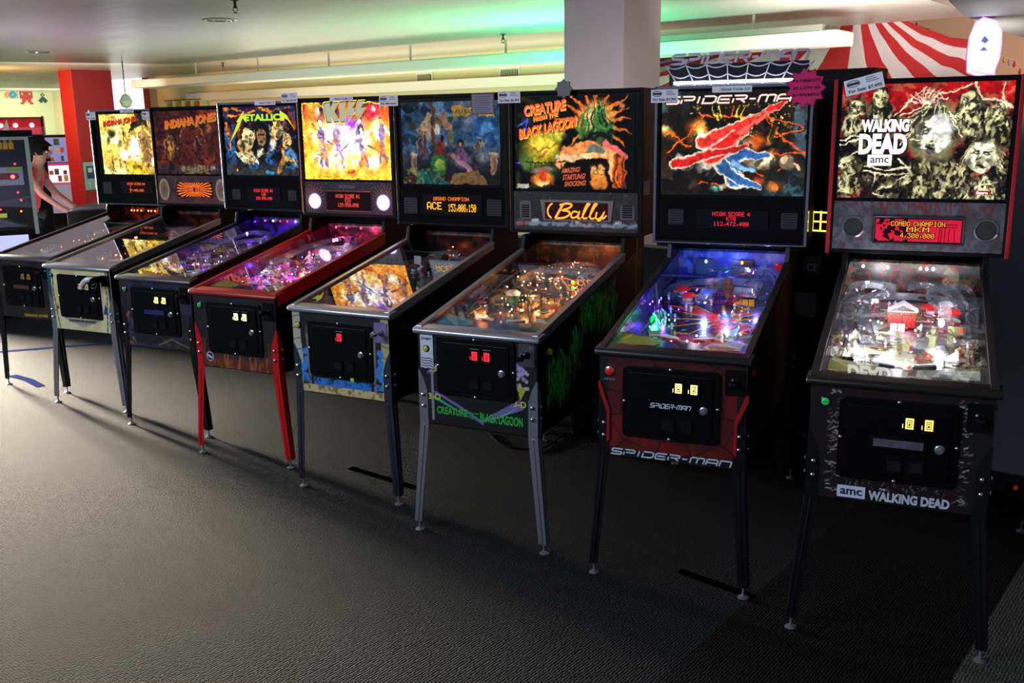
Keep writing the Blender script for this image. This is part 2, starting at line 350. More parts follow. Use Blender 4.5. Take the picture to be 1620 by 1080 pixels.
# ---------------------------------------------------------------- shared materials
BLK = mat('black_painted_wood', '070709', .5, noise=.3, nscale=60, spec=.12)
BLKG = mat('black_gloss_plastic', '050506', .2, spec=.35)
BLKM = mat('black_matte_plastic', '0a0a0b', .85, spec=.08)
DOORM = mat('black_powder_coated_steel', '040405', .45, bump=.05, nscale=400, spec=.12)
CHR = mat('chrome', 'c8c8d0', .14, 1.)
STEEL = mat('brushed_steel', 'a2a2a8', .3, .75, noise=.15, nscale=80)
DSTEEL = mat('worn_dark_steel', '55555a', .4, 1., noise=.3, nscale=50)
LEGBLK = mat('black_powder_leg', '0b0d12', .3)
LEGRED = mat('red_powder_leg', 'b80c10', .32)
REDT = mat('red_powder_trim', 'a01018', .4)
WOODIN = mat('stained_side_wood', '2a1a10', .3, noise=.3, nscale=12)
SIDEIN = mat('black_inner_side', '0d0d12', .22)
MIRR = mat('mirror_blade', 'b8bcc8', .08, 1.)
WHT = mat('white_plastic', 'e8e8e6', .35); RUB = mat('black_rubber', '101010', .7); RUBW = mat('white_rubber', 'd8d8d0', .6)
PAPER = mat('white_paper', 'd8d6e4', .7, noise=.04, nscale=40); INK = mat('black_ink', '151518', .7)
CLRP = glass_mat('clear_ramp_plastic', (.93, .95, 1.), 2.2, .05, .05)
PANE = glass_mat('playfield_glass', (.97, .97, .97), 2.1, .0, .003)
def glow(col, e): return mat('lit_%s_%s' % (col, str(e).replace('.', '_')), '000000', .3, emit=e, ecol=col)
def plas(col, r=.25): return mat('plastic_' + col, col, r)
TILT = math.atan(.115)
def pz(y): return .878 + .115 * y
def gz(y): return .926 + .2 * y

# ---------------------------------------------------------------- small shared meshes
def mesh_once(f):
    c = {}
    def g(*a):
        if a not in c: c[a] = f(*a)
        return c[a]
    return g
@mesh_once
def m_post(): return MB().lathe([(.0045, 0), (.0045, .006), (.003, .008), (.003, .014), (.0065, .015), (.0065, .021), (.003, .022), (.0025, .028)], n=8).mesh('rubber_post', RUBW, True)
@mesh_once
def m_bulb(col, e): return MB().lathe([(.002, 0), (.005, .003), (.0065, .008), (.005, .013), (.001, .016)], n=8).mesh('lamp_bulb', glow(col, e), True)
@mesh_once
def m_bumper(cap, lit):
    b = MB(); b.lathe([(.020, 0), (.024, .004), (.020, .012), (.017, .014), (.017, .034)], n=16, mi=0); b.lathe([(.021, .009), (.030, .012), (.030, .014), (.021, .016)], n=16, mi=1)
    b.lathe([(.033, .034), (.034, .038), (.026, .045), (.008, .049), (.001, .0495)], n=18, mi=2)
    return b.mesh('pop_bumper', [WHT, CHR, mat('bumper_cap_' + cap, cap, .2, emit=lit, ecol=cap)], True)
@mesh_once
def m_flipper(col, rub):
    b = MB()
    def outl(g):
        p = []
        for k in range(9): a = PI / 2 + PI * k / 8; p.append(((.011 + g) * math.cos(a), (.011 + g) * math.sin(a)))
        for k in range(9): a = -PI / 2 + PI * k / 8; p.append((.066 + (.005 + g) * math.cos(a), (.005 + g) * math.sin(a)))
        return p
    b.prism(outl(0), 'z', .004, .026, 0); b.prism(outl(.0025), 'z', .008, .02, 1)
    return b.mesh('flipper', [plas(col), plas(rub, .6)], True)
@mesh_once
def m_sling(top):
    b = MB(); tri = [(0, 0), (.0, .13), (.055, .02)]
    b.prism([(.003, .006), (.003, .12), (.05, .022)], 'z', .002, .010, 1); b.prism(tri, 'z', .024, .0265, 0)
    for x, y in ((.006, .01), (.006, .118), (.047, .022)): b.lathe([(.004, 0), (.004, .03), (.002, .034)], x, y, 0, 8, 1)
    b.tube([(.001, .01, .016), (.001, .12, .016), (.05, .024, .016), (.001, .01, .016)], .003, 5, 1)
    return b.mesh('slingshot', [plas(top), RUBW])
@mesh_once
def m_target(col):
    b = MB(); b.prism(rbox(-.012, 0, .012, .03, .003), 'y', -.002, .002, 0); b.box(-.004, .002, 0, .004, .012, .02, 1); return b.mesh('standup_target', [plas(col), STEEL])
def wire_ramp(parent, pts, gap=.018, name='wire_ramp', mt=None):
    b = MB(); P = [Vector(p) for p in pts]; A, B, Lw, Rw = [], [], [], []
    for i, p in enumerate(P):
        d = (P[min(i + 1, len(P) - 1)] - P[max(i - 1, 0)]); n = Vector((-d.y, d.x, 0)).normalized() * gap / 2
        A.append(p + n * .6); B.append(p - n * .6); Lw.append(p + n * 1.6 + Vector((0, 0, .012))); Rw.append(p - n * 1.6 + Vector((0, 0, .012)))
    for l in (A, B, Lw, Rw): b.tube(l, .0016, 5)
    for i in range(0, len(P), 2): b.tube([Lw[i], A[i] - Vector((0, 0, .002)), B[i] - Vector((0, 0, .002)), Rw[i]], .0012, 4)
    return b.build(name, mt or CHR, parent, smooth=True)
def smooth_path(pts, n=6):
    P = [Vector(p) for p in pts]; out = []
    for i in range(len(P) - 1):
        a, b, c, d = P[max(i - 1, 0)], P[i], P[i + 1], P[min(i + 2, len(P) - 1)]
        for k in range(n):
            t = k / n; out.append(.5 * ((2 * b) + (c - a) * t + (2 * a - 5 * b + 4 * c - d) * t * t + (3 * b - a - 3 * c + d) * t ** 3))
    out.append(P[-1]); return out
def plastic_ramp(parent, pts, w=.05, h=.022, mt=None, name='plastic_ramp'):
    b = MB(); P = [Vector(p) for p in pts]; rings = []
    for i, p in enumerate(P):
        d = (P[min(i + 1, len(P) - 1)] - P[max(i - 1, 0)]); n = Vector((-d.y, d.x, 0)).normalized() * w / 2; z = Vector((0, 0, h)); t = n.normalized() * .002
        rings.append([p + n + z, p + n, p - n, p - n + z, p - n - t + z, p - n - t - Vector((0, 0, .002)), p + n + t - Vector((0, 0, .002)), p + n + t + z])
    b.loft(rings); return b.build(name, mt or CLRP, parent)
def stars(name, pts, n, r): pass

def leg_meshes(mt, fwid, ffwd, rear):
    """leg on the +x side, corner of the cabinet at (0,0); mirrored for the other side. y runs inward"""
    b = MB(); lv = [(.0, .0, .745, .006), (.0, .0, .70, .028), (.0, .0, .655, .042), (.0, .0, .50, .044)]
    sx, sy = fwid - .282, -ffwd
    N = 5
    for k in range(1, N + 1):
        t = k / N; lv.append((sx * t, sy * t, .50 - (.50 - .045) * t, .044 - .008 * t))
    rings = []; t_ = .0035
    for (x, y, z, w) in lv:
        y -= .003; x += .003
        rings.append([(x, y, z), (x, y + w, z), (x - t_, y + w, z), (x - t_, y + t_, z), (x - w, y + t_, z), (x - w, y, z)])
    b.loft(rings)
    # pressed ribs, one on each face
    for f in (0, 1):
        rr = []
        for (x, y, z, w) in lv[3:]:
            y -= .003; x += .003; h = w * .14; c = w * .5
            rr.append([(x - c - h, y + .0005, z), (x - c, y - .004, z), (x - c + h, y + .0005, z)] if f == 0 else [(x - .0005, y + c - h, z), (x + .004, y + c, z), (x - .0005, y + c + h, z)])
        b.loft(rr)
    return b.mesh('leg', mt), (sx, sy)
@mesh_once
def m_leveler(): return MB().lathe([(.021, 0), (.021, .003), (.012, .008), (.006, .011), (.006, .016), (.0045, .017), (.0045, .04), (.009, .04), (.009, .048), (.004, .05)], n=14).mesh('leg_leveler', STEEL, True)
@mesh_once
def m_bolt(): return MB().lathe([(.0085, 0), (.0085, .003), (.006, .006), (.001, .0075)], n=10, axis='y').mesh('leg_bolt', CHR, True)

def dmd(parent, x0, z0, x1, z1, y, lit, col, e=4., bg='120202', bge=0., mname='dot_matrix_text', extra=None):
    """dot display on the upright plane y, 128x32 dots"""
    p = MB().box(x0, y, z0, x1, y + .004, z1).build('score_display', mat('display_' + bg, bg, .15, emit=bge, ecol=bg), parent)
    dx = (x1 - x0) / 130; dz = (z1 - z0) / 34
    for (pts, c, ee) in [(lit, col, e)] + (extra or []):
        b = MB()
        for (i, j) in pts:
            if 0 <= i < 128 and 0 <= j < 32:
                X = x0 + (i + 1.08) * dx; Z = z1 - (j + 1.08) * dz; b.add([(X, y - .001, Z - dz * .84), (X + dx * .84, y - .001, Z - dz * .84), (X + dx * .84, y - .001, Z), (X, y - .001, Z)], [(0, 1, 2, 3)])
        b.build(mname, glow(c, min(ee, 1.9)), p)
    return p

# ---------------------------------------------------------------- the machine
def machine(k, spec):
    x, y, a = spec['pos']; fwid, ffwd = spec.get('foot', (.322, .012))
    t = thing('pinball_machine', spec['label'], 'pinball machine', (x, y, 0), a, 'row of pinball machines')
    cab, lm, rail, lock = spec.get('cab', BLK), spec.get('leg', LEGBLK), spec.get('rail', STEEL), spec.get('lock', STEEL)
    hw = .280; side = [(0, .505), (0, .912), (1.02, gz(1.02) + .004), (1.04, 1.212), (1.33, 1.212), (1.33, .555), (1.22, .535)]
    b = MB()
    for s in (-1, 1): b.prism(side, 'x', s * hw, s * (hw - .019))
    b.box(-hw + .019, 0, .505, hw - .019, .019, .905); b.box(-hw + .019, 1.31, .555, hw - .019, 1.33, 1.212); b.box(-hw + .019, .019, .535, hw - .019, 1.31, .548)
    b.box(-hw + .019, 1.19, 1.17, hw - .019, 1.31, 1.212)
    b.build('cabinet', cab, t, bevel=.0015)
    # side rails and lock bar
    for s in (-1, 1):
        rb = MB(); x0, x1 = s * (hw - .02), s * (hw + .006)
        P = [(.0, gz(0) - .004), (.0, gz(0) + .010), (1.03, gz(1.03) + .012), (1.03, gz(1.03) - .004)]
        rb.prism(P, 'x', x0, x1); rb.prism([(.02, gz(0) - spec.get('raild', .03)), (.02, gz(.02) + .006), (1.03, gz(1.03) + .008), (1.03, gz(1.03) - spec.get('raild', .03))], 'x', s * (hw + .0005), s * (hw + .004))
        rb.build('side_rail', rail, t, bevel=.002)
    lb = MB(); w = .296
    prof = [(-.014, .905), (-.018, .911), (-.017, .922), (-.006, .932), (.046, .939), (.053, .936), (.053, .925), (.0, .918), (-.002, .905)]
    lb.prism(prof, 'x', -w, w); lb.build('lock_bar', lock, t, bevel=.004, smooth=True)
    # playfield and its surroundings
    pfc = spec['pf'](); L = 1.14
    pf = pfc.obj('playfield', t, canvas_mat('playfield_print', spec.get('pfe', 0), .22, 1, .3), (0, .03 + L / 2 * math.cos(TILT), pz(.03 + L / 2)), (TILT - PI / 2, 0, 0))
    for s in (-1, 1):
        MB().prism([(.03, pz(.03) - .01), (.03, gz(.03) - .002), (1.17, gz(1.17) - .004), (1.17, pz(1.17) - .01)], 'x', s * (hw - .0195), s * (hw - .023)).build('inner_side', spec.get('inner', SIDEIN), t)
    bp = spec.get('back'); 
    bk = (bp or back_default)(); bk.obj('back_panel', t, canvas_mat('back_panel_print', 0, .3), (0, 1.168, (pz(1.17) + 1.16) / 2), (0, 0, 0))
    MB().add([(-hw + .02, .045, gz(.045)), (hw - .02, .045, gz(.045)), (hw - .02, 1.185, gz(1.185)), (-hw + .02, 1.185, gz(1.185))], [(0, 1, 2, 3)]).build('playfield_glass', PANE, t)
    # apron with cards
    ap = MB(); AZ = lambda y: .926 + .14 * (y - .05)
    F_ = [(-.258, .04), (.258, .04), (.258, .225), (.06, .15), (-.06, .15), (-.258, .225)]; ap.add([(x_, y_, AZ(y_)) for x_, y_ in F_] + [(x_, y_ + .002, pz(y_)) for x_, y_ in F_[2:]], [(0, 1, 2, 3, 4, 5), (2, 3, 7, 6), (3, 4, 8, 7), (4, 5, 9, 8)])
    apo = ap.build('apron', spec.get('apron', mat('apron_dark', '1c1c20', .4, noise=.2)), t)
    cl, cr = spec.get('cards', ('b8b040', 'd8dcd0'))
    CT = (math.atan(.14), 0, 0)
    if cl: MB().prism([(-.240, .09), (-.09, .09), (-.075, .115), (-.085, .145), (-.13, .17), (-.20, .195), (-.240, .20)], 'z', .0005, .002).build('instruction_card', mat('card_' + cl, cl, .5, noise=.12, nscale=90), apo, loc=(0, 0, AZ(0)), rot=CT)
    if cr:
        o = MB().prism([(.09, .10), (.235, .10), (.235, .185), (.11, .150)], 'z', .0005, .002).build('price_card', mat('card_' + cr, cr, .5, noise=.1, nscale=90), apo, loc=(0, 0, AZ(0)), rot=CT)
        for i in range(4): MB().box(.112, .092 + .010 * i,   .0021, .20 + .004 * (i % 3) * 2, .096 + .010 * i, .0024).build('printed_line', mat('grey_ink', '404450', .7), o)
    playfield_toys(t, spec)
    # front: painting, coin door, start button, plunger
    if spec.get('front'):
        spec['front']().obj('front_art', t, canvas_mat('cabinet_print', 0, .45, .72), (0, -.0015, .7085), (0, 0, 0))
    coin_door(t, spec)
    sb = spec.get('start', dict(c='1a9a48', r=.014, x=-.232, z=.848, e=0))
    so = MB().lathe([(sb['r'] + .005, 0), (sb['r'] + .005, .004), (sb['r'] + .002, .006)], sb['x'], -.001, sb['z'], 16, 0, 'y').build('start_button', sb.get('ring', BLKG), t, smooth=True)
    MB().lathe([(sb['r'], .004), (sb['r'], .008), (sb['r'] * .7, .0105), (.001, .011)], sb['x'], -.001, sb['z'], 16, 0, 'y').build('button_cap', mat('button_' + sb['c'], sb['c'], .35, emit=sb.get('e', 0), ecol=sb['c']), so, smooth=True)
    pl = spec.get('plunger', ('black', BLKM)); px, pzz = .236, .84 + spec.get('dup', 0)
    if pl[0] != 'gun':
        po = MB().prism(rbox(px - .036, pzz - .05, px + .036, pzz + .045, .006), 'y', -.005, -.001).build('plunger_plate', pl[1], t)
        MB().lathe([(.014, 0), (.016, .006), (.010, .010), (.007, .03), (.007, .04), (.014, .046), (.017, .055), (.014, .066), (.001, .07)], px, -.004, pzz, 16, 0, 'y').build('plunger_knob', pl[2] if len(pl) > 2 else BLKG, po, smooth=True)
    else:
        g = MB().prism(rbox(px - .036, pzz - .03, px + .036, pzz + .04, .006), 'y', -.005, -.001).build('gun_plate', BLKM, t)
        MB().tube([(px - .01, -.01, pzz + .02), (px - .01, -.05, pzz + .022), (px - .01, -.10, pzz + .02)], [.02, .022, .014], 10).build('gun_body', BLKM, g, smooth=True)
        b2 = MB(); pth = smooth_path([(px - .02, -.07, pzz + .026), (px - .055, -.085, pzz + .024), (px - .09, -.09, pzz + .002), (px - .112, -.09, pzz - .035)], 4)
        b2.tube(pth, [.012 + .006 * math.sin(i / len(pth) * PI) for i in range(len(pth))], 8); b2.build('gun_grip', mat('ivory_grip', 'c8c4b8', .25), g, smooth=True)
        MB().tube(smooth_path([(px - .015, -.06, pzz + .0), (px - .04, -.08, pzz - .02), (px - .005, -.08, pzz - .03), (px + .005, -.07, pzz)], 4), .0035, 6).build('trigger_guard', BLKG, g, smooth=True)
    for s in (-1, 1):
        fbm = MB().lathe([(.017, 0), (.017, .004), (.012, .005), (.012, .012), (.001, .014)], 0, 0, 0, 14, 0, 'x').mesh('flipper_button', plas(spec.get('flipc', '2a2a30')), True)
        o = put('flipper_button', fbm, t, (s * (hw + .0005), .12, .845)); o.rotation_euler = (0, 0, 0 if s > 0 else PI)
    # legs
    for rear in (0, 1):
        me, (sx, sy) = leg_meshes(lm if not (rear and spec.get('rearblack')) else LEGBLK, fwid, ffwd if not rear else .03, rear)
        for s in (-1, 1):
            dy = 0 if not rear else 1.33; my = 1 if not rear else -1; dz = 0 if not rear else 0
            lg = put('leg', me, t, (s * hw, dy, dz), (0, 0, 0), (s, my, 1.0))
            # the mesh is mirrored, so its own children are placed in leg space
            lv = put('leg_leveler', m_leveler(), lg, (sx - .014, sy + .012, 0))
            for bz in (.585, .635): put('leg_bolt', m_bolt(), lg, (-.020, -.007, bz))
            for bz in (.585, .635):
                bo = put('leg_bolt', m_bolt(), lg, (.007, .020, bz)); bo.rotation_euler = (0, 0, PI / 2)
    backbox(t, spec)
    if spec.get('extra'): spec['extra'](t)
    return t

def coin_door(t, spec):
    if spec.get('nodoor'): return
    z0, z1 = spec.get('door', (.595, .868)); cx = 0.
    fr = MB(); fr.prism(rbox(-.186, z0 - .004, .186, z1 + .004, .018), 'y', -.010, -.0008); fo = fr.build('coin_door', DOORM, t, bevel=.003)
    MB().prism(rbox(-.160, z0 + .018, .160, z1 - .018, .012), 'y', -.016, -.0095).build('door_panel', DOORM, fo, bevel=.003)
    d = MB(); y = -.0185
    for (a, b_, c, e) in ((-.14, z1 - .062, .135, z1 - .060), (-.14, z0 + .05, .135, z0 + .052)): MB().box(a, y, b_, c, y + .003, e).build('door_seam', BLKM, fo)
    zc = z1 - .065; sc = spec.get('slotc', 'd8d890'); se = spec.get('slote', 1.2); xs = spec.get('slotx', (.033, .091))
    for xx in xs:
        s = MB().prism(rbox(xx - .023, zc - .03, xx + .023, zc + .03, .004), 'y', -.022, -.0155).build('coin_slot', BLKG, fo, bevel=.0015)
        b = MB().box(xx - .0125, -.0245, zc - .018, xx + .0125, -.0215, zc + .018).build('coin_reject_button', glow(sc, se), s)
        ic = MB(); 
        for (a, b1, c, e) in ((-.0075, .010, .0075, .0125), (-.0075, -.0125, -.0055, .010), (.0055, -.0125, .0075, .010), (-.0075, -.0125, .0075, -.010), (-.003, -.007, .003, .000), (-.003, .003, .003, .006)):
            ic.box(xx + a, -.0252, zc + b1, xx + c, -.0244, zc + e)
        ic.build('slot_emblem', INK, b)
        MB().box(xx - .0215, -.0235, zc - .016, xx - .019, -.0215, zc - .002).build('coin_entry', glow(sc, se), s)
    if spec.get('plate'):
        zz = z0 + (z1 - z0) * .49
        p = MB().prism(rbox(-.085, zz - .020, .090, zz + .020, .006), 'y', -.020, -.0155).build('name_plate', BLKG, fo, bevel=.0015); spec['plate'](p, zz)
    MB().lathe([(.016, 0), (.016, .004), (.012, .006), (.011, .012), (.004, .013), (.001, .013)], .128, -.0155, z0 + (z1 - z0) * .47, 18, 0, 'y').build('door_lock', STEEL, fo, smooth=True)
    for xx in (-.005, .062):
        r = MB(); zz = z0 + .06; r.prism([(xx - .026, zz - .028), (xx + .026, zz - .028), (xx + .026, zz + .028), (xx - .026, zz + .028)], 'y', -.021, -.0155)
        r.build('coin_return', BLKM, fo, bevel=.002)
        MB().add([(xx - .019, -.0212, zz - .018), (xx + .019, -.0212, zz - .018), (xx + .019, -.0212, zz + .016), (xx - .019, -.0212, zz + .016)], [(0, 1, 2, 3)]).build('return_flap', mat('return_flap_plastic', '15151a', .15), fo)
    for (xx, zz) in ((-.002, z1 - .001), (-.178, (z0 + z1) / 2), (.178, (z0 + z1) / 2), (-.002, z0 + .001)):
        put('door_bolt', m_bolt(), fo, (xx, -.0095, zz), (0, 0, 0), (.8, .8, .8))

def backbox(t, spec):
    bw, by, zt, zb = spec.get('bb', (.347, 1.034, 1.925, 1.215)); dp = .27
    b = MB(); 
    # shell with a recess at the front
    b.prism([(by, zb), (by, zt), (by + dp - .03, zt), (by + dp, zt - .02), (by + dp, zb)], 'x', -bw, -bw + .020); b.prism([(by, zb), (by, zt), (by + dp - .03, zt), (by + dp, zt - .02), (by + dp, zb)], 'x', bw - .020, bw)
    b.box(-bw + .02, by, zt - .018, bw - .02, by + dp - .03, zt); b.box(-bw + .02, by, zb, bw - .02, by + dp, zb + .014); b.box(-bw + .02, by + dp - .02, zb, bw - .02, by + dp - .005, zt - .015)
    b.build('backbox', spec.get('bbm', BLK), t, bevel=.002)
    ax0, az0, ax1, az1 = spec.get('art', (-.318, 1.444, .322, 1.902))
    MB().box(-bw + .0205, by + .012, zb + .0145, bw - .0205, by + .016, zt - .0185).build('backbox_bezel', BLKG, t)
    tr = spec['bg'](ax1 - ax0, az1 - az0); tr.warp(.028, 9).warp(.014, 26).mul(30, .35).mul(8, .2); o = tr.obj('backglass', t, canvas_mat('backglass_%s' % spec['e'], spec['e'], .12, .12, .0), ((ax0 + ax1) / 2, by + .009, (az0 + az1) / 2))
    if spec.get('titles'): spec['titles'](o, ax0, az0, ax1, az1, by)
    # the lettering is written in machine space, so bring it into the picture's space
    for ch in o.children: ch.location = tuple(-Vector(((ax0 + ax1) / 2, by + .009, (az0 + az1) / 2)))
    # speaker panel
    px0, px1 = -bw + .022, bw - .022
    sp = MB().box(px0, by + .002, zb + .016, px1, by + .011, az0 - .014).build('speaker_panel', spec.get('spm', BLKM), t, bevel=.002)
    if spec.get('spart'): 
        q = spec['spart'](px1 - px0, az0 - .014 - zb - .016); q.obj('speaker_panel_art', t, canvas_mat('panel_print', 0, .4), (0, by + .001, (zb + .016 + az0 - .014) / 2))
    for (sx, sz, r, kind) in spec.get('speakers', ((-.247, 1.33, .036, 'sq'), (.265, 1.33, .036, 'sq'))):
        if kind == 'sq':
            g = MB().prism(rbox(sx - r, sz - r, sx + r, sz + r, .008), 'y', by - .003, by + .002).build('speaker_grille', mat('speaker_mesh_cloth', '26262a', .8), sp, bevel=.002)
            n = MB(); [n.box(sx - r * .8, by - .0045, sz - r * .8 + i * r * .32 - .001, sx + r * .8, by - .0028, sz - r * .8 + i * r * .32 + .001) for i in range(6)]; n.build('grille_ribs', BLKM, sp)
        elif kind == 'ring':
            MB().lathe([(r * .86, 0), (r * .5, -.004), (.004, -.008)], sx, by + .000, sz, 26, 0, 'y').build('speaker_cone', mat('dark_speaker_cone', '0e0e10', .6), sp, smooth=True)
            for rr in (1., .92): MB().tube([(sx + r * rr * math.cos(a), by - .003, sz + r * rr * math.sin(a)) for a in [2 * PI * i / 36 for i in range(37)]], .0018, 5).build('speaker_ring', mat('brushed_ring', 'b0b0b4', .3, 1.), sp, smooth=True)
        elif kind == 'lit':
            MB().lathe([(r, 0), (r, .004), (r * .94, .005), (.002, .0055)], sx, by + .0005, sz, 30, 0, 'y').build('lit_speaker', mat('lit_speaker_disc', 'd0ccff', .4, emit=2.6, ecol='d4d2ff'), sp, smooth=True)
            MB().tube([(sx + r * 1.06 * math.cos(a), by - .003, sz + r * 1.06 * math.sin(a)) for a in [2 * PI * i / 36 for i in range(37)]], .003, 5).build('speaker_ring', mat('violet_ring', '8070e0', .3, emit=1.2, ecol='7868f0'), sp, smooth=True)
    spec['disp'](sp, by)
    # metal or red trims round the front edge
    for kind in spec.get('trim', ()):
        m_ = {'chr': CHR, 'red': REDT, 'blk': BLKG}[kind[1]]; w = kind[2] if len(kind) > 2 else .012; s = kind[0]
        if s in 'LR':
            q = -1 if s == 'L' else 1
            MB().box(q * (bw + .004), by - .006, zb - .004, q * (bw + .004 - w), by + .006, zt + .002).build('backbox_trim', m_, t, bevel=.002)
            if len(kind) > 3: MB().box(q * (bw + .0005), by - .006, zb - .004, q * (bw + .004), by + kind[3], zt + .002).build('backbox_side_trim', m_, t, bevel=.001)
        elif s == 'T': MB().box(-bw - .004, by - .006, zt - w, bw + .004, by + .01, zt + .003).build('backbox_trim', m_, t, bevel=.002)
        else: MB().box(-bw - .004, by - .006, zb - .004, bw + .004, by + .004, zb - .004 + w).build('backbox_trim', m_, t, bevel=.002)

def back_default(): return Cv(.515, .17, 24, '101014').noise(6, .5, .7, '30303c')

def playfield_toys(t, sp):
    g = random.Random(sp['seed']); tp = sp['toys']
    def P(x, y, dz=0): return (x, y, pz(y) + dz)
    # flippers, slings, lanes
    fc, fr = tp.get('flip', ('f0f0e8', 'c02020'))
    for s in (-1, 1):
        o = put('flipper', m_flipper(fc, fr), t, P(s * .092, .265, .004), (TILT, 0, math.radians(-28) if s < 0 else math.radians(208)))
        put('slingshot', m_sling(tp.get('sling', 'd04060')), t, P(s * .175, .31, .0), (TILT, 0, 0), (-s, 1, 1))
        lane = MB(); lane.tube([P(s * .212, .47, .012), P(s * .212, .33, .012), P(s * .20, .295, .012), P(s * .105, .258, .012)], .003, 6); lane.build('inlane_guide', CHR, t, smooth=True)
    b = MB(); b.prism([(.222, .25), (.2265, .25), (.2265, .98), (.222, .98)], 'z', 0, .02); o = b.build('shooter_lane_wall', WOODIN, t, (0, 0, pz(0)), (TILT, 0, 0))
    # perimeter wire arch at the top
    arc = [P(-.25, .85, .02)] + [P(.0 - .25 * math.cos(a), .93 + .19 * math.sin(a), .02) for a in [PI * i / 14 for i in range(15)]] + [P(.25, .80, .02)]
    rb = MB(); rb.loft([[(p[0], p[1], p[2] - .016), (p[0], p[1], p[2] + .014), (p[0] * .992, p[1] - .002, p[2] + .014), (p[0] * .992, p[1] - .002, p[2] - .016)] for p in arc]); rb.build('orbit_rail', STEEL, t, smooth=True)
    for (bx, byy, cap, lit) in tp.get('bumpers', ()): put('pop_bumper', m_bumper(cap, lit), t, P(bx, byy), (TILT, 0, 0))
    for (tx, ty, rz, n, c) in tp.get('targets', ()):
        for i in range(n): put('standup_target', m_target(c), t, P(tx + math.cos(rz) * .028 * i, ty + math.sin(rz) * .028 * i), (TILT, 0, rz))
    for i in range(tp.get('posts', 22)):
        px = g.uniform(-.24, .21); py = g.uniform(.42, 1.08)
        put('rubber_post', m_post(), t, P(px, py), (TILT, 0, 0))
    for (w, pts, mt_) in tp.get('ramps', ()): plastic_ramp(t, [P(p[0], p[1], p[2]) for p in smooth_path(pts)], w, .022, mt_)
    for pts in tp.get('wires', ()): wire_ramp(t, [P(p[0], p[1], p[2]) for p in smooth_path(pts)])
    # raised printed plastics on posts
    for i, (x0, y0, w, l, rz, c) in enumerate(tp.get('plastics', ())):
        b = MB(); n = 7; pts = []
        for k in range(n):
            a = 2 * PI * k / n; q = g.uniform(.7, 1.1); pts.append((w / 2 * q * math.cos(a), l / 2 * q * math.sin(a)))
        b.prism(pts, 'z', 0, .002); b.build('printed_plastic', mat('plastic_print_' + c, c, .2, noise=.5, nscale=70), t, P(x0, y0, .034), (TILT, 0, rz))
    for (col, e, pts) in tp.get('bulbs', ()):
        for p in pts: put("lamp_bulb", m_bulb(col, e), t, P(p[0], p[1], p[2] if len(p) > 2 else .012), (0, 0, 0), (.5, .5, .5))
    for (x0, y0, dz, pw, col) in tp.get('lights', ()): point('playfield_light', P(x0, y0, dz), pw, lin(col), .012, t)
    # lamps along the back panel
    for (x0, z0, col, e) in tp.get('backlamps', ()):
        o = put('back_lamp', m_bulb(col, e), t, (x0, 1.155, z0)); o.scale = (.9, .9, .9)
def scatter(seed, n, x0=-.23, x1=.2, y0=.3, y1=1.1, z=(.01, .03)):
    g = random.Random(seed); return [(g.uniform(x0, x1), g.uniform(y0, y1), g.uniform(*z)) for _ in range(n)]
def shards(seed, n, cols, y0=.35, y1=1.08, s=(.03, .09)):
    g = random.Random(seed); return [(g.uniform(-.22, .18), g.uniform(y0, y1), g.uniform(*s), g.uniform(*s), g.uniform(0, PI), g.choice(cols)) for _ in range(n)]
def pf_art(seed, base, cols, ins, dark='050505', n=60, arrows=True, res=150):
    """playfield print: local picture with its top at the far end"""
    c = Cv(.52, 1.14, res, base, seed); g = random.Random(seed)
    for col in cols: c.noise(g.choice((4, 6, 9)), .48, .62, col, .85)
    for i in range(n):
        x, y = g.uniform(0, .456), g.uniform(.03, .80); q = g.choice(cols)
        if g.random() < .5: c.ell(x, y, g.uniform(.01, .05), g.uniform(.01, .035), q, g.uniform(0, 180), .2)
        else:
            a = g.uniform(0, 6.3); l = g.uniform(.02, .09); c.line([(x, y), (x + l * math.cos(a), y + l * math.sin(a))], g.uniform(.003, .009), q if g.random() < .7 else dark)
    c.noise(14, .58, .66, dark, .6)
    for i in range(26):
        x, y = g.uniform(.05, .40), g.uniform(.18, .74); q = g.choice(ins)
        if g.random() < .5: c.ell(x, y, .013, .013, dark, 0, .1); c.ell(x, y, .010, .010, q, 0, .2)
        else: c.poly([(x, y - .02), (x + .012, y + .008), (x - .012, y + .008)], dark); c.poly([(x, y - .015), (x + .008, y + .005), (x - .008, y + .005)], q)
    return c

# ---------------------------------------------------------------- lettering helper on a backglass
def T(o, A, s, f, mt, y=None, **kw):
    """A=(x0,z0,x1,z1) picture; f=(fx0,fy0,fx1,fy1) fractions, y down"""
    x0, z0, x1, z1 = A; w, h = x1 - x0, z1 - z0
    return text(kw.pop('name', 'title_lettering'), s, x0 + f[0] * w, z1 - f[3] * h, x0 + f[2] * w, z1 - f[1] * h, y, mt, o, **kw)
def slant(k, arch=0.): return lambda u, v: (u, v * (1 - abs(k)) + (u * k if k > 0 else (1 - u) * -k) + arch * 4 * u * (1 - u) * .3)
def rect(name, x0, z0, x1, z1, y, mt, parent, d=.0008): return MB().box(x0, y, z0, x1, y + d, z1).build(name, mt, parent)
FA = .397
def FX(x): return (x + .28) / FA
def FZ(z): return (.907 - z) / FA

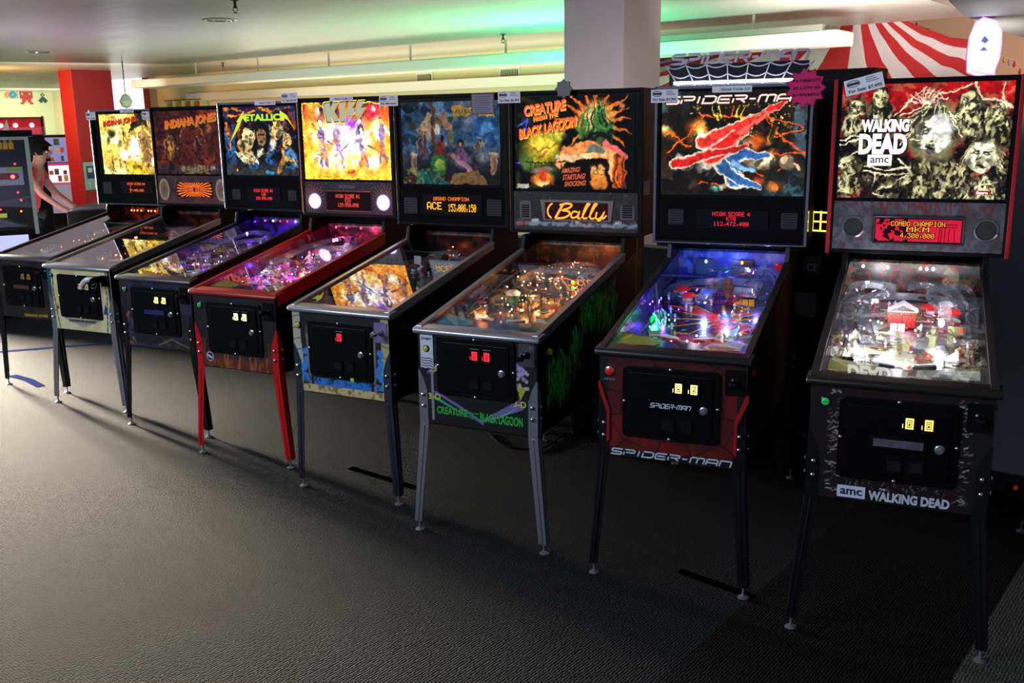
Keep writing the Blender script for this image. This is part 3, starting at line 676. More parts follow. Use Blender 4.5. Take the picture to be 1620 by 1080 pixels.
# ================= machine 8: zombie series title, farthest right
def bg8(w, h):
    c = Cv(w, h, 200, '0a0806', 8); q = lambda x, y: ((x - 135) / 930 * c.asp, (y - 100) / 640)
    top = np.clip((.42 - c.Y) / .2, 0, 1); c.mixm(top * .9, 'b80d12'); c.noise(7, .5, .58, '0a0806', .85, mask=np.clip((c.Y - .08) / .2, 0, 1)); c.noise(5, .56, .64, '8c0c10', .8); c.noise(16, .55, .62, 'b8ae74', .35)
    c.ell(*q(590, 470), .12, .14, 'a81014', 0, .5)
    pale, dk = 'd6d09a', '14120a'
    def body(x, y, w_, hh): 
        X, Y = q(x, y); c.ell(X, Y, w_, hh, '8c875c', 0, .2); c.snoise(60, 16, .42, .52, dk, .95, mask=(np.hypot((c.X - X) / w_, (c.Y - Y) / hh) < 1) * 1.)
        c.ell(X - w_ * .5, Y, w_ * .3, hh * .8, dk, 20, .5, .8); c.ell(X + w_ * .5, Y + hh * .1, w_ * .25, hh * .8, dk, -20, .5, .8); c.snoise(70, 22, .54, .6, 'd8d2a0', .8, mask=(np.hypot((c.X - X) / (w_ * .8), (c.Y - Y) / (hh * .9)) < 1) * 1.)
    body(640, 640, .24, .22); body(760, 640, .16, .22); body(850, 300, .17, .16); body(990, 360, .10, .14); body(940, 690, .16, .13); body(350, 250, .12, .12); body(200, 330, .10, .12); body(190, 660, .12, .1)
    for x, y, r, rot, hr in ((222, 228, .088, -8, '6c6844'), (352, 178, .085, 6, '181208'), (838, 215, .105, 5, '3c3824'), (985, 262, .085, 4, '8a855c'), (192, 560, .10, -10, '2c2818')): c.face(*q(x, y), r, pale, dk, hr, rot, .8)
    X, Y = q(655, 375); c.ell(X, Y, .24, .29, '6f6a48', 0, .2)
    g = random.Random(4)
    for i in range(46):
        a = g.uniform(-2.9, -.1); r1 = .17; c.line([(X + r1 * .8 * math.cos(a), Y - .05 + r1 * math.sin(a)), (X + .25 * math.cos(a) + g.uniform(-.02, .02), Y + .29 * math.sin(a) * .8 + g.uniform(0, .1))], .004, g.choice(['d8d2a0', '1a160c', 'b0a878']))
    c.face(X, Y + .02, .21, 'f4f2d8', dk, '2c2818', 6, .7); c.ell(X + .07, Y - .06, .13, .13, 'ffffff', 0, .8, 1.3); c.ell(X + .10, Y + .07, .07, .10, 'fffff0', 0, .8, 1.2)  # white ellipses paint in the hot spot of the backlight
    for i in range(60): a = g.uniform(-3.3, .1); c.line([(X + .15 * math.cos(a), Y - .06 + .18 * math.sin(a)), (X + .25 * math.cos(a) + g.uniform(-.03, .03), Y + .02 + .27 * math.sin(a) + g.uniform(0, .12))], .0035, g.choice(['d8d2a0', '1a160c', '6c6848', 'f0ecc8']))
    X, Y = q(925, 505)
    for i in range(40):
        a = g.uniform(-3.5, .4); c.line([(X + .08 * math.cos(a), Y - .1 + .1 * math.sin(a)), (X + (.15 + g.uniform(0, .03)) * math.cos(a), Y + .22 * g.random() + .17 * math.sin(a))], .0045, g.choice(['e4dfb0', '2c2414', 'a89f70']))
    c.face(X, Y, .165, 'f0eec8', dk, '4a4428', 4, .45)
    for pts, ww in (([(430, 280), (600, 130)], .006), ([(470, 275), (600, 215), (860, 112)], .006), ([(520, 290), (620, 215), (700, 165)], .005), ([(850, 110), (905, 190), (1000, 205), (1065, 245)], .010), ([(1005, 105), (1030, 240)], .008), ([(135, 410), (245, 395)], .007), ([(135, 440), (240, 410)], .007), ([(130, 560), (245, 470)], .008), ([(280, 560), (420, 575), (540, 560)], .008),
                    ([(290, 590), (440, 600), (550, 585), (480, 520)], .007), ([(350, 700), (545, 595)], .006), ([(345, 600), (350, 700), (410, 725)], .006), ([(130, 670), (200, 698)], .006), ([(520, 405), (600, 412)], .005), ([(840, 740), (900, 660), (1020, 640)], .006), ([(870, 700), (960, 620), (940, 700)], .005)):
        c.line([q(*p) for p in pts], ww, 'e8dfb4')
    for i in range(9): a = -2.9 + i * .34; c.line([q(615, 215), (q(615, 215)[0] + .16 * math.cos(a), q(615, 215)[1] + .13 * math.sin(a))], .004, 'f0dcc0')
    for r in (.05, .09, .13): c.line([(q(615, 215)[0] + r * math.cos(a), q(615, 215)[1] + r * .8 * math.sin(a)) for a in [-2.9 + i * .34 for i in range(9)]], .003, 'e8cdb0')
    c.snoise(80, 50, .56, .62, 'c8c088', .6, mask=np.clip((c.Y - .72) / .15, 0, 1) * .8); c.snoise(30, 12, .5, .6, '0a0806', .8, mask=np.clip((c.Y - .75) / .15, 0, 1))
    return c
def ti8(o, *a):
    A, by = a[:4], a[4]; y = by + .0065; wh = glow('ffffff', 2.2); sh = mat('art_shadow', '100c08', .5)
    for (s, f) in (('WALKING', (.13, .305, .415, .415)), ('DEAD', (.12, .43, .41, .61))):
        T(o, A, s, f, wh, y, offset=.05); T(o, A, s, (f[0] + .006, f[1] + .01, f[2] + .008, f[3] + .015), sh, y + .0012, offset=.05, name='lettering_shadow')
    T(o, A, 'THE', (.195, .268, .225, .295), wh, y, offset=.03)
    x0, z0, x1, z1 = A; w, h = x1 - x0, z1 - z0
    rect('network_badge', x0 + .178 * w, z1 - .712 * h, x0 + .325 * w, z1 - .615 * h, y, glow('fffff4', 1.6), o); T(o, A, 'amc', (.195, .64, .308, .688), INK, y - .001, offset=.015)
    MB().prism(rbox(x0 + .82 * w, z1 - .96 * h, x0 + .915 * w, z1 - .925 * h, .006), 'y', y, y + .001).build('maker_badge', glow('c01020', .8), o); T(o, A, 'Stern', (.835, .931, .9, .955), wh, y - .001, offset=.02)
def sp8(w, h):
    c = Cv(w, h, 60, '56565c', 5); c.noise(5, .4, .7, '3a3a40', .8); c.noise(20, .5, .65, '2a2a2e', .5)
    g = random.Random(3)
    for i in range(22): x = g.uniform(.4, c.asp * .8); c.line([(x, 0), (x + g.uniform(-.05, .12), g.uniform(.1, .45))], .02, '6a1016', .8, .006)
    c.noise(9, .6, .7, '5a1418', .5); return c
def disp8(sp, by):
    L = [line_c('COMBO CHAMPION', 3)]; L2 = line_c('MKM', 11, 1, kx=2); L3 = line_c('4,300,000', 20, 1, kx=1)
    txt = L[0] | L2 | L3; bgp = set(); g = np.random.RandomState(3); n = vnoise(128, 32, 16, 5, 5, 2)
    near = {(a + i, b + j) for a, b in txt for i in (-1, 0, 1) for j in (-1, 0, 1)}
    for i in range(128):
        for j in range(32):
            dark = (n[j, i] > .56 and i < 50) or (i in (96, 99, 104) and j > 8) or (j in (6, 10) and 96 < i < 122) or (i in (110, 118) and j > 12)
            if not dark and (i, j) not in near: bgp.add((i, j))
    dmd(sp, -.157, 1.268, .173, 1.364, by - .004, txt, 'ffa030', 2.2, '1a0206', 0, extra=[(bgp, 'f01440', 1.1)])
    MB().tube([(-.165, by - .004, 1.262), (-.165, by - .004, 1.372), (.182, by - .004, 1.372), (.182, by - .004, 1.262), (-.165, by - .004, 1.262)], .004, 5).build('display_frame', mat('gun_grey_frame', '3c3c42', .4, .6), sp)
def front8():
    c = Cv(.56, FA, 110, '101014', 3); c.noise(5, .5, .7, '3c0810', .7); c.mixm((np.abs(c.X - FX(0)) > .62) * .35, '22141a')
    g = random.Random(5)
    for i in range(150):
        sd = g.choice([-1, 1]); z = g.uniform(.53, .90); x = sd * g.uniform(.185, .225); a = g.uniform(-.7, .7)
        c.line([(FX(x), FZ(z)), (FX(x) - sd * g.uniform(.02, .06), FZ(z) + a * .04)], g.uniform(.003, .008), g.choice(['9a938c', '5c4a46', 'c8c0b8', '3a1416', '6c6260']))
    for i in range(50): x = g.uniform(-.17, .17); z = g.uniform(.562, .59); c.line([(FX(x), FZ(z)), (FX(x) + g.uniform(-.02, .02), FZ(z) + .03)], .004, g.choice(['6c6260', '3a1416', '8a807a']))
    return c
def ex8(t):
    y = -.003; rect('network_badge', -.178, .518, -.088, .560, y, mat('badge_white', 'd8d4f0', .5), t)
    text('badge_lettering', 'amc', -.168, .528, -.098, .549, y - .001, INK, t, offset=.02)
    wm = mat('worn_white_print', 'c8ccd8', .5, noise=.25, nscale=60)
    text('title_lettering', 'WALKING DEAD', -.078, .518, .172, .552, y, wm, t, offset=.05); text('title_lettering', 'THE', -.045, .556, -.025, .564, y, wm, t, offset=.03)
    text('button_lettering', 'START', -.239, .845, -.225, .851, -.0125, INK, t)
    # prison block toy
    b = MB(); Y = .74; Z = pz(Y)
    b.box(-.075, Y, Z, .03, Y + .08, Z + .066, 0); b.prism([(-.08, Z + .064), (.035, Z + .064), (-.022, Z + .098)], 'y', Y - .004, Y + .084, 1)
    for xx in (-.066, -.018): b.box(xx, Y - .004, Z + .004, xx + .044, Y, Z + .05, 2)
    b.prism([(-.072, Z + .068), (.027, Z + .068), (-.022, Z + .093)], 'y', Y - .006, Y - .003, 3)
    tb = b.build('prison_tower_toy', [mat('toy_brick', '5a3028', .5, noise=.4, nscale=120), mat('toy_roof', 'e8e8ec', .4), mat('toy_red_door', 'b01818', .35), mat('toy_gable', '303034', .5)], t, bevel=.001)
    w = MB(); [w.box(-.06 + .018 * i, Y - .0055, Z + .008, -.058 + .018 * i, Y - .004, Z + .048) for i in range(6)]; w.build('door_bars', INK, tb)
    b = MB(); b.box(.14, .60, pz(.6) + .03, .20, .606, pz(.6) + .062, 0); b.tube([(.17, .603, pz(.6)), (.17, .603, pz(.6) + .03)], .004, 6, 0)
    sg = b.build('signal_board', plas('6a6030'), t); put('lamp_bulb', m_bulb('c8f020', 4), sg, (.154, .596, pz(.6) + .04)); put('lamp_bulb', m_bulb('ff2a20', 4), sg, (.186, .596, pz(.6) + .04))
    for s, x0 in ((-1, -.20), (1, .19)):   # blood splash prints on the apron plastics
        b = MB(); gg = random.Random(5 + s)
        for i in range(9): b.prism([(x0 + gg.uniform(-.05, .05) + .014 * math.cos(a) * gg.uniform(.5, 1.3), .235 + gg.uniform(-.02, .03) + .01 * math.sin(a)) for a in [k * 1.05 for k in range(6)]], 'z', .941, .9416)
        b.build('red_splash_plastic', mat('splash_red', '8c1408', .2), t)
    for (a, hh, rr) in ((-.03, .06, .010), (.09, .07, .011), (.15, .055, .009), (.0, .05, .010)):
        Y = .47 + abs(a) * .8; z0 = pz(Y); b = MB().lathe([(rr * 1.3, 0), (rr * 1.1, hh * .35), (rr * 1.5, hh * .6), (rr * .5, hh * .68), (rr * .9, hh * .8), (rr * .85, hh * .95), (.001, hh)], a, Y, z0, 8)
        b.tube([(a, Y, z0 + hh * .55), (a - rr * 2.2, Y - rr, z0 + hh * .6)], rr * .35, 5); b.build('zombie_figurine', mat('toy_flesh', '8a8a60', .5, noise=.5, nscale=200), t, smooth=True)
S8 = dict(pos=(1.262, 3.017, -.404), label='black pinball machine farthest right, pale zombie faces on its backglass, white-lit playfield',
    lock=mat('black_brushed_bar', '2c2620', .4, .5), rail=mat('black_rail', '26262a', .35, .4), bg=bg8, e=1.35, titles=ti8, spart=sp8, disp=disp8, art=(-.318, 1.446, .318, 1.904), front=front8, plate=lambda p, zz: MB().box(-.074, -.0215, zz - .013, .079, -.020, zz + .013).build('plate_picture', mat('plate_print', '585860', .2, noise=.9, nscale=60), p),
    speakers=((-.243, 1.325, .044, 'ring'), (.262, 1.322, .044, 'ring')), trim=(('L', 'red', .016, .06), ('R', 'red', .016, .06)), extra=ex8, inner=MIRR, start=dict(c='1fc060', r=.013, x=-.232, z=.848, e=.25), plunger=('k', BLKM), apron=mat('apron_stone', '34343a', .4, noise=.6, nscale=50), slotc='f0d060', slote=2.,
    pf=lambda: pf_art(81, '15161a', ['3a3c44', '8c9098', '5c3024', '202228', 'a8a890'], ['e8e8e8', 'd02020', 'e0c040', 'f8f8f8'], n=70),
    back=lambda: Cv(.515, .17, 40, '24241c', 4).noise(4, .4, .6, '7c7850').noise(8, .5, .6, '101010').ell(2.4, .4, .2, .3, 'c8c090').noise(12, .55, .65, 'c02020', .7), seed=8,
    toys=dict(sling='c8c8c8', flip=('f4f4f0', '202020'), posts=26, bumpers=((.08, .92, 'c01818', .6), (.16, .86, 'c01818', .6), (.14, .97, 'e0e0e0', .6)), targets=((-.2, .55, 1.3, 3, 'e0e0d0'), (.12, .72, .3, 3, 'd02020'), (-.05, .70, 0, 2, 'e8e8e8')),
        ramps=((.05, [(-.13, .45, .03), (-.16, .62, .05), (-.15, .82, .07), (-.08, .98, .08), (-.20, 1.02, .075), (-.225, .8, .06), (-.215, .5, .04)], None), (.045, [(.12, .55, .02), (.13, .75, .05), (.08, .95, .08), (.18, 1.04, .08), (.225, .85, .06), (.212, .5, .03)], None), (.04, [(-.02, 1.0, .08), (.06, 1.03, .085), (.15, .95, .08), (.19, .8, .07)], None)),
        wires=([(-.20, .98, .07), (-.235, .8, .06), (-.23, .55, .045), (-.20, .36, .02)],), plastics=shards(8, 16, ['c8c8c0', '602018', '88887c', '303030', 'b8b060']),
        bulbs=(('ffffff', 14, scatter(5, 16, -.22, .18, .28, .75)), ('ffffff', 10, scatter(6, 8, -.2, .2, .7, 1.05)), ('ff2020', 6, scatter(7, 7, -.1, .2, .6, 1.0)), ('ffffff', 20, [(-.03, .21, .012), (.02, .205, .012), (-.12, .30, .014)])),
        lights=((-.02, .25, .05, 2.08, 'eef2ff'), (-.16, .42, .06, 2.08, 'eef2ff'), (.14, .42, .06, 2.08, 'f4f4ff'), (-.06, .62, .08, 1.87, 'ffffff'), (.12, .78, .10, 1.46, 'f4f4ff'), (-.14, .95, .12, 1.46, 'f0f4ff'), (.0, .66, .05, 0.291, 'ff2020')),
        backlamps=((-.20, 1.135, 'ffffff', 14), (-.10, 1.135, 'ffffff', 14), (.03, 1.135, 'ffffff', 16), (.055, 1.135, 'ffffff', 16), (.08, 1.135, 'ffffff', 16))))

# ================= machine 7: web-slinging title
def bg7(w, h):
    c = Cv(w, h, 200, '100c0a', 9); q = lambda x, y: ((x - 95) / 775 * c.asp, (y - 225) / 565); g = random.Random(2)
    c.mixm(np.clip((.35 - c.X) * 2, 0, .8) * np.clip((.4 - c.Y) * 3, 0, 1), '5c8488'); c.poly([q(130, 330), q(200, 280), q(230, 560), q(110, 560)], '141210'); c.poly([q(95, 390), q(150, 350), q(160, 700), q(95, 700)], '2a2018')
    for bx, w_ in ((245, 60), (380, 80), (520, 90), (650, 60), (720, 70)):
        c.poly([q(bx, 260), q(bx + w_, 250), q(bx + w_ + 20, 560), q(bx + 10, 560)], g.choice(['16120e', '1e1812', '0e0c0c']))
        for i in range(30):
            x = bx + g.uniform(4, w_); y = g.uniform(265, 480); a, b = q(x, y); c.rect(a, b, a + .016, b + .012, g.choice(['c8a840', 'e8c860', '6a5420', '8c7030']))
    c.poly([q(800, 300), q(870, 290), q(870, 600), q(780, 520)], '3c4c54'); c.mixm(np.clip((c.X - .95) * 3, 0, .6) * np.clip((c.Y - .6) * 3, 0, 1), '3c6c78'); c.noise(6, .55, .7, '2a1a10', .6)
    for (x, y, rx, ry, col) in ((290, 440, .14, .15, 'd06018'), (300, 410, .09, .09, 'ffc050'), (320, 470, .07, .08, 'fff2c0'), (150, 470, .10, .06, 'e09030'), (120, 430, .05, .05, 'f8d880'), (600, 500, .14, .10, 'b84c14'), (700, 560, .10, .07, 'e88838'), (650, 600, .20, .10, 'f8e0b0'), (680, 470, .05, .10, 'f0a040'), (230, 620, .12, .09, 'e8e8e0'), (350, 640, .12, .10, 'c8c4b8'), (720, 740, .10, .06, 'e07028'), (480, 540, .25, .16, 'fff6dc'), (160, 640, .05, .07, '60d0b0'), (560, 720, .16, .05, '40a090'), (420, 740, .12, .05, '78c0b0'), (630, 720, .08, .07, 'c04818')): c.ell(*q(x, y), rx, ry, col, g.uniform(-30, 30), .75)
    c.noise(13, .55, .63, '15100c', .7)
    for pts in ([(120, 560), (330, 360), (480, 370), (640, 370), (760, 500), (860, 560)], [(290, 340), (330, 365)], [(480, 310), (480, 370)], [(640, 370), (840, 430)], [(120, 440), (260, 520)], [(430, 760), (560, 640), (680, 700), (740, 640)], [(300, 720), (460, 720)], [(560, 560), (870, 560)], [(700, 480), (840, 440)]): c.line([q(*p) for p in pts], .007, 'e8561c')
    for pts in ([(400, 380), (360, 300)], [(420, 370), (400, 290)], [(520, 380), (560, 290)], [(500, 370), (515, 300)], [(540, 400), (610, 340)]): c.line([q(*p) for p in pts], .012, 'e8d040', .9, .002)
    for (x, y, rx, ry, rot, col) in ((300, 700, .15, .035, -35, '16140f'), (270, 730, .04, .07, 40, '2c2820'), (370, 690, .03, .10, 10, '1a1814'), (700, 680, .10, .07, 10, '1a1a14'), (770, 610, .07, .10, -10, '6a5a48'), (760, 590, .035, .035, 0, 'd8b088'), (820, 640, .05, .018, 40, 'd8a878'), (640, 430, .025, .11, -15, '241c12'), (690, 440, .02, .08, 25, '241c12'), (190, 600, .06, .09, 0, '90908c'), (280, 470, .04, .07, 0, '302018'), (280, 450, .03, .03, 0, '8c7450')): c.ell(*q(x, y), rx, ry, col, rot, .3)
    # red and blue ribbons of light sweeping diagonally across the city
    def streak(pts, w1, w2, col, edge): P = [q(*p) for p in pts]; c.line(P, w1 * 1.12, edge, 1, w2 * 1.12 + .004, .12); c.line(P, w1, col, 1, w2, .3)
    streak([(660, 570), (540, 560), (470, 610), (500, 700)], .03, .085, '2c5a9c', 'f8e8c8'); streak([(640, 745), (520, 700), (420, 620)], .02, .07, '2a568c', 'fff0d0'); streak([(600, 650), (500, 620)], .02, .03, '7fb0d8', '2a568c')
    streak([(770, 280), (560, 400), (380, 570)], .012, .10, 'c8201c', 'f8d8b0'); streak([(640, 350), (480, 430), (330, 500)], .012, .075, 'd83028', 'f8e0c0'); streak([(560, 520), (380, 560), (170, 620)], .02, .06, 'b81c1a', 'f8e0c0'); streak([(700, 330), (520, 450)], .01, .03, 'f06050', 'c8201c')
    return c
def ti7(o, *a):
    x0, z0, x1, z1 = a[:4]; w, h = x1 - x0, z1 - z0; y = a[4] + .0055
    stroke_text('title_lettering', 'SPIDER-MAN', x0 + .03 * w, z1 - .115 * h, x0 + .99 * w, z1 - .05 * h, y, glow('ffe8d8', 1.1), o, w=.24, gap=.22); stroke_text('lettering_shadow', 'SPIDER-MAN', x0 + .024 * w, z1 - .124 * h, x0 + .986 * w, z1 - .056 * h, y + .0012, mat('dark_red_print', '6a1410', .4), o, w=.36, gap=.22, d=.0008)
def disp7(sp, by):
    p = dmd(sp, -.150, 1.282, .180, 1.372, by - .003, line_c('HIGH SCORE 4', 3) | line_c('KTG', 11, 1, kx=1) | line_c('112,472,400', 20, 1, kx=1), 'ff2040', 5., '040204', 0)
def front7():
    c = Cv(.56, FA, 110, '5a0a0c', 3); c.noise(4, .35, .7, '8c1014', .8); c.mixm((np.abs(c.X - FX(0)) > .62) * .93, '08080a'); c.mixm(np.clip((FZ(.86) - c.Y) * 8, 0, 1) * .75, '140506'); c.rect(0, FZ(.53), 2, 1.1, '060608')
    cx, cz = FX(.0), FZ(.73)
    for i in range(12):
        a = i * PI / 6 + .2; c.line([(cx, cz), (cx + 1.0 * math.cos(a), cz + .8 * math.sin(a))], .008, '0a0406')
    for r in (.35, .52, .70, .9): c.line([(cx + r * (1 - .07 * (k % 2)) * math.cos(k * PI / 12 + .2), cz + .75 * r * (1 - .07 * (k % 2)) * math.sin(k * PI / 12 + .2)) for k in range(25)], .007, '0a0406')
    return c
def ex7(t):
    y = -.003; stroke_text('title_lettering', 'SPIDER-MAN', -.232, .512, .236, .534, y, mat('silver_print', 'c8ccd8', .3, .3), t, w=.24, gap=.24); text('button_lettering', 'START', -.262, .806, -.215, .815, y, mat('silver_print2', '9a9aa2', .3, .5), t, shear=.3)
    # red armour plates on the front legs
    for s in (-1, 1):
        b = MB(); b.prism([(-.282, .80), (-.274, .80), (-.236, .69), (-.236, .57), (-.248, .555), (-.248, .68), (-.282, .775)], 'y', -.010, -.002) if s < 0 else b.prism([(.290, .795), (.280, .795), (.240, .69), (.240, .57), (.252, .555), (.252, .68), (.290, .77)], 'y', -.010, -.002)
        b.build('leg_armour', REDT, t, bevel=.001)
    by, zt = 1.028, 1.922
    b = MB(); b.prism([(-.30, zt + .002), (.318, zt + .002), (.318, zt + .098), (-.30, zt + .098)], 'y', by + .05, by + .056); tp = b.build('topper', mat('topper_black', '08080c', .3), t, bevel=.001)
    wb = MB(); Y = by + .047
    for i in range(8):
        x = -.30 + .0885 * i; k = (x - .0) * .25; stroke_mesh(wb, [(x - k * .6, zt + .003), (x + k * .25, zt + .097)], .005, .002, Y)
    for rr, z in enumerate((.052, .094)):
        for i in range(7):
            xa = -.30 + .0885 * i; kk = .25 * (z / .097 - .7); x1_ = xa + xa * kk; x2_ = xa + .0885 + (xa + .0885) * kk; stroke_mesh(wb, [(x1_ + (x2_ - x1_) * u, zt + z - .014 * math.sin(PI * u)) for u in [j / 6 for j in range(7)]], .005, .002, Y)
    wb.build('web_pattern', mat('web_silver', 'c4c4d0', .35), tp); stroke_text('topper_lettering', 'SPIDER-MAN', -.293, zt + .100, .318, zt + .142, by + .05, mat('mirror_letters', 'c8bcc8', .3, .4), tp, w=.26, gap=.2, d=.006)
    MB().lathe([(.006, 0), (.007, .004), (.007, .540), (.006, .544)], -.27, by + .02, zt + .016, 10, 0, 'x').build('light_tube', glow('f4f0ff', 9), tp, smooth=True)
    for xx in (-.276, .272): MB().box(xx, by + .012, zt, xx + .006, by + .03, zt + .026).build('tube_holder', CHR, tp)
    for (xx, zz, c1) in ((-.215, 1.10, '3060c0'), (.215, 1.10, 'c01818')): MB().lathe([(.018, 0), (.016, .012), (.001, .018)], xx, 1.165, zz, 14, 0, 'y').build('dome_lamp', mat('dome_' + c1, c1, .1, emit=.5, ecol=c1), t, smooth=True)
    for (xx, c1) in ((-.12, '90c0ff'), (.05, 'ff9020')):
        MB().box(xx - .05, 1.150, 1.045, xx + .05, 1.155, 1.125).build('score_marquee', mat('marq_' + c1, '203050' if c1[0] == '9' else '4a2c10', .3, noise=.4), t); put('lamp_bulb', m_bulb(c1, 10), t, (xx, 1.148, 1.105))
    b = MB(); Z = pz(.98); b.lathe([(.06, 0), (.055, .05), (.03, .07), (.001, .075)], .14, .98, Z, 18); b.build('vortex_ramp', CLRP, t, smooth=True)
    b = MB(); Z = pz(.9); b.lathe([(.016, 0), (.02, .03), (.03, .05), (.014, .07), (.016, .085), (.001, .1)], .03, .93, Z, 10); b.tube([(.03, .93, Z + .05), (-.03, .90, Z + .07), (-.05, .86, Z + .03)], .009, 6); b.build('sand_figurine', mat('toy_sand', '7a5838', .6, noise=.3, nscale=90), t, smooth=True)
S7 = dict(pos=(.593, 3.482, -.405), foot=(.313, .018), label='pinball machine with red web print front, silver letters and light tube on top',
    cab=mat('charcoal_speckled_side', '17171a', .5, noise=.5, nscale=40), lock=mat('black_worn_bar', '242224', .42, .4), rail=mat('black_rail', '26262a', .35, .4), bb=(.347, 1.028, 1.922, 1.215), bg=bg7, e=1.35, titles=ti7, disp=disp7, art=(-.320, 1.436, .332, 1.900), front=front7,
    plate=lambda p, zz: stroke_text('plate_lettering', 'SPIDER-MAN', -.075, zz - .008, .082, zz + .008, -.022, mat('silver_print', 'c8ccd8', .3), p, w=.22, gap=.25), speakers=((-.243, 1.334, .036, 'sq'), (.272, 1.326, .036, 'sq')), trim=(('L', 'chr', .013), ('R', 'chr', .013, .05), ('T', 'chr', .012), ('B', 'chr', .008)), extra=ex7,
    start=dict(c='c01010', r=.014, x=-.239, z=.842, e=.25, ring=CHR), flipc='b02020', slotc='f0ec90', slote=2., apron=mat('apron_black', '141416', .4), pf=lambda: pf7(), seed=71, inner=mat('blue_inner_side', '1c2440', .25),
    back=lambda: Cv(.515, .17, 40, '2438a0', 4).noise(3, .45, .7, '6c84d8').noise(6, .55, .7, 'c8d0f0', .5),
    toys=dict(sling='20b080', flip=('f0f0f0', 'c02020'), posts=24, bumpers=((-.12, .80, 'c02020', .3), (-.05, .88, '2040c0', .6), (-.17, .90, 'c02020', .3)), targets=((-.21, .50, 1.35, 4, '30d090'), (.10, .8, .2, 3, 'e0b030')),
        ramps=((.045, [(-.05, .72, .03), (-.02, .88, .06), (.05, 1.02, .08), (.16, 1.04, .085), (.22, .9, .075), (.215, .65, .05)], None),), wires=([(-.235, 1.0, .07), (-.24, .8, .07), (-.20, .55, .06), (-.13, .36, .03)], [(-.10, 1.05, .08), (.0, 1.09, .085), (.12, 1.08, .085), (.2, 1.0, .08), (.235, .8, .06)]),
        plastics=shards(72, 12, ['c82828', '2850a0', 'e0a030', '208868'], .55), bulbs=(('40ffb0', 8, scatter(3, 9, -.22, -.08, .34, .6)), ('8040ff', 10, scatter(4, 8, -.24, -.1, .55, 1.0)), ('ffffff', 14, [(-.06, .235, .01), (.0, .25, .012), (.0, .225, .01), (.05, .235, .01), (.02, .33, .01), (.12, .36, .01), (.19, .35, .02)]), ('c060ff', 10, [(.19, .33, .03), (.2, .5, .03), (-.24, .58, .05), (-.24, .62, .05)]), ('ff6020', 6, scatter(6, 6, -.05, .2, .5, 1.0))),
        lights=((-.18, .42, .05, 1.02, '30ff90'), (-.20, .62, .07, 1.24, '5838ff'), (.02, .28, .05, 0.51, 'f0e8ff'), (.17, .40, .06, 0.801, 'b070ff'), (.08, .62, .08, 0.946, 'ffd8b0'), (-.05, .78, .09, 1.09, '8090ff'), (.0, 1.04, .12, 1.09, '5870ff'), (.16, .9, .1, 0.437, '9080ff')),
        backlamps=()))
def pf7():
    c = pf_art(77, '0c0a12', ['801414', '20386c', '602c10', '101420'], ['d02020', 'f0c030', '30c080', '4080ff'], n=50)
    # red and blue comet with yellow flares
    for a in range(13): c.line([(.30, .50), (.30 + .22 * math.cos(a * .5), .50 + .20 * math.sin(a * .5))], .011, 'e8c838', .9, .002)
    c.line([(.34, .60), (.30, .52), (.24, .46), (.12, .40)], .075, 'c41c20', 1, .015); c.line([(.34, .62), (.36, .55)], .06, 'd02440', 1, .04); c.line([(.30, .46), (.38, .38), (.42, .32)], .04, '2c5a9c', 1, .03); c.line([(.34, .54), (.43, .48)], .035, '2c5a9c', 1, .02); c.line([(.32, .44), (.43, .36)], .012, 'e84830'); c.line([(.14, .36), (.24, .46)], .012, 'e04030')
    for k in range(9): c.line([(.33, .58), (.33 + .08 * math.cos(k * .7), .58 + .08 * math.sin(k * .7))], .003, 'f0a0a0')
    return c

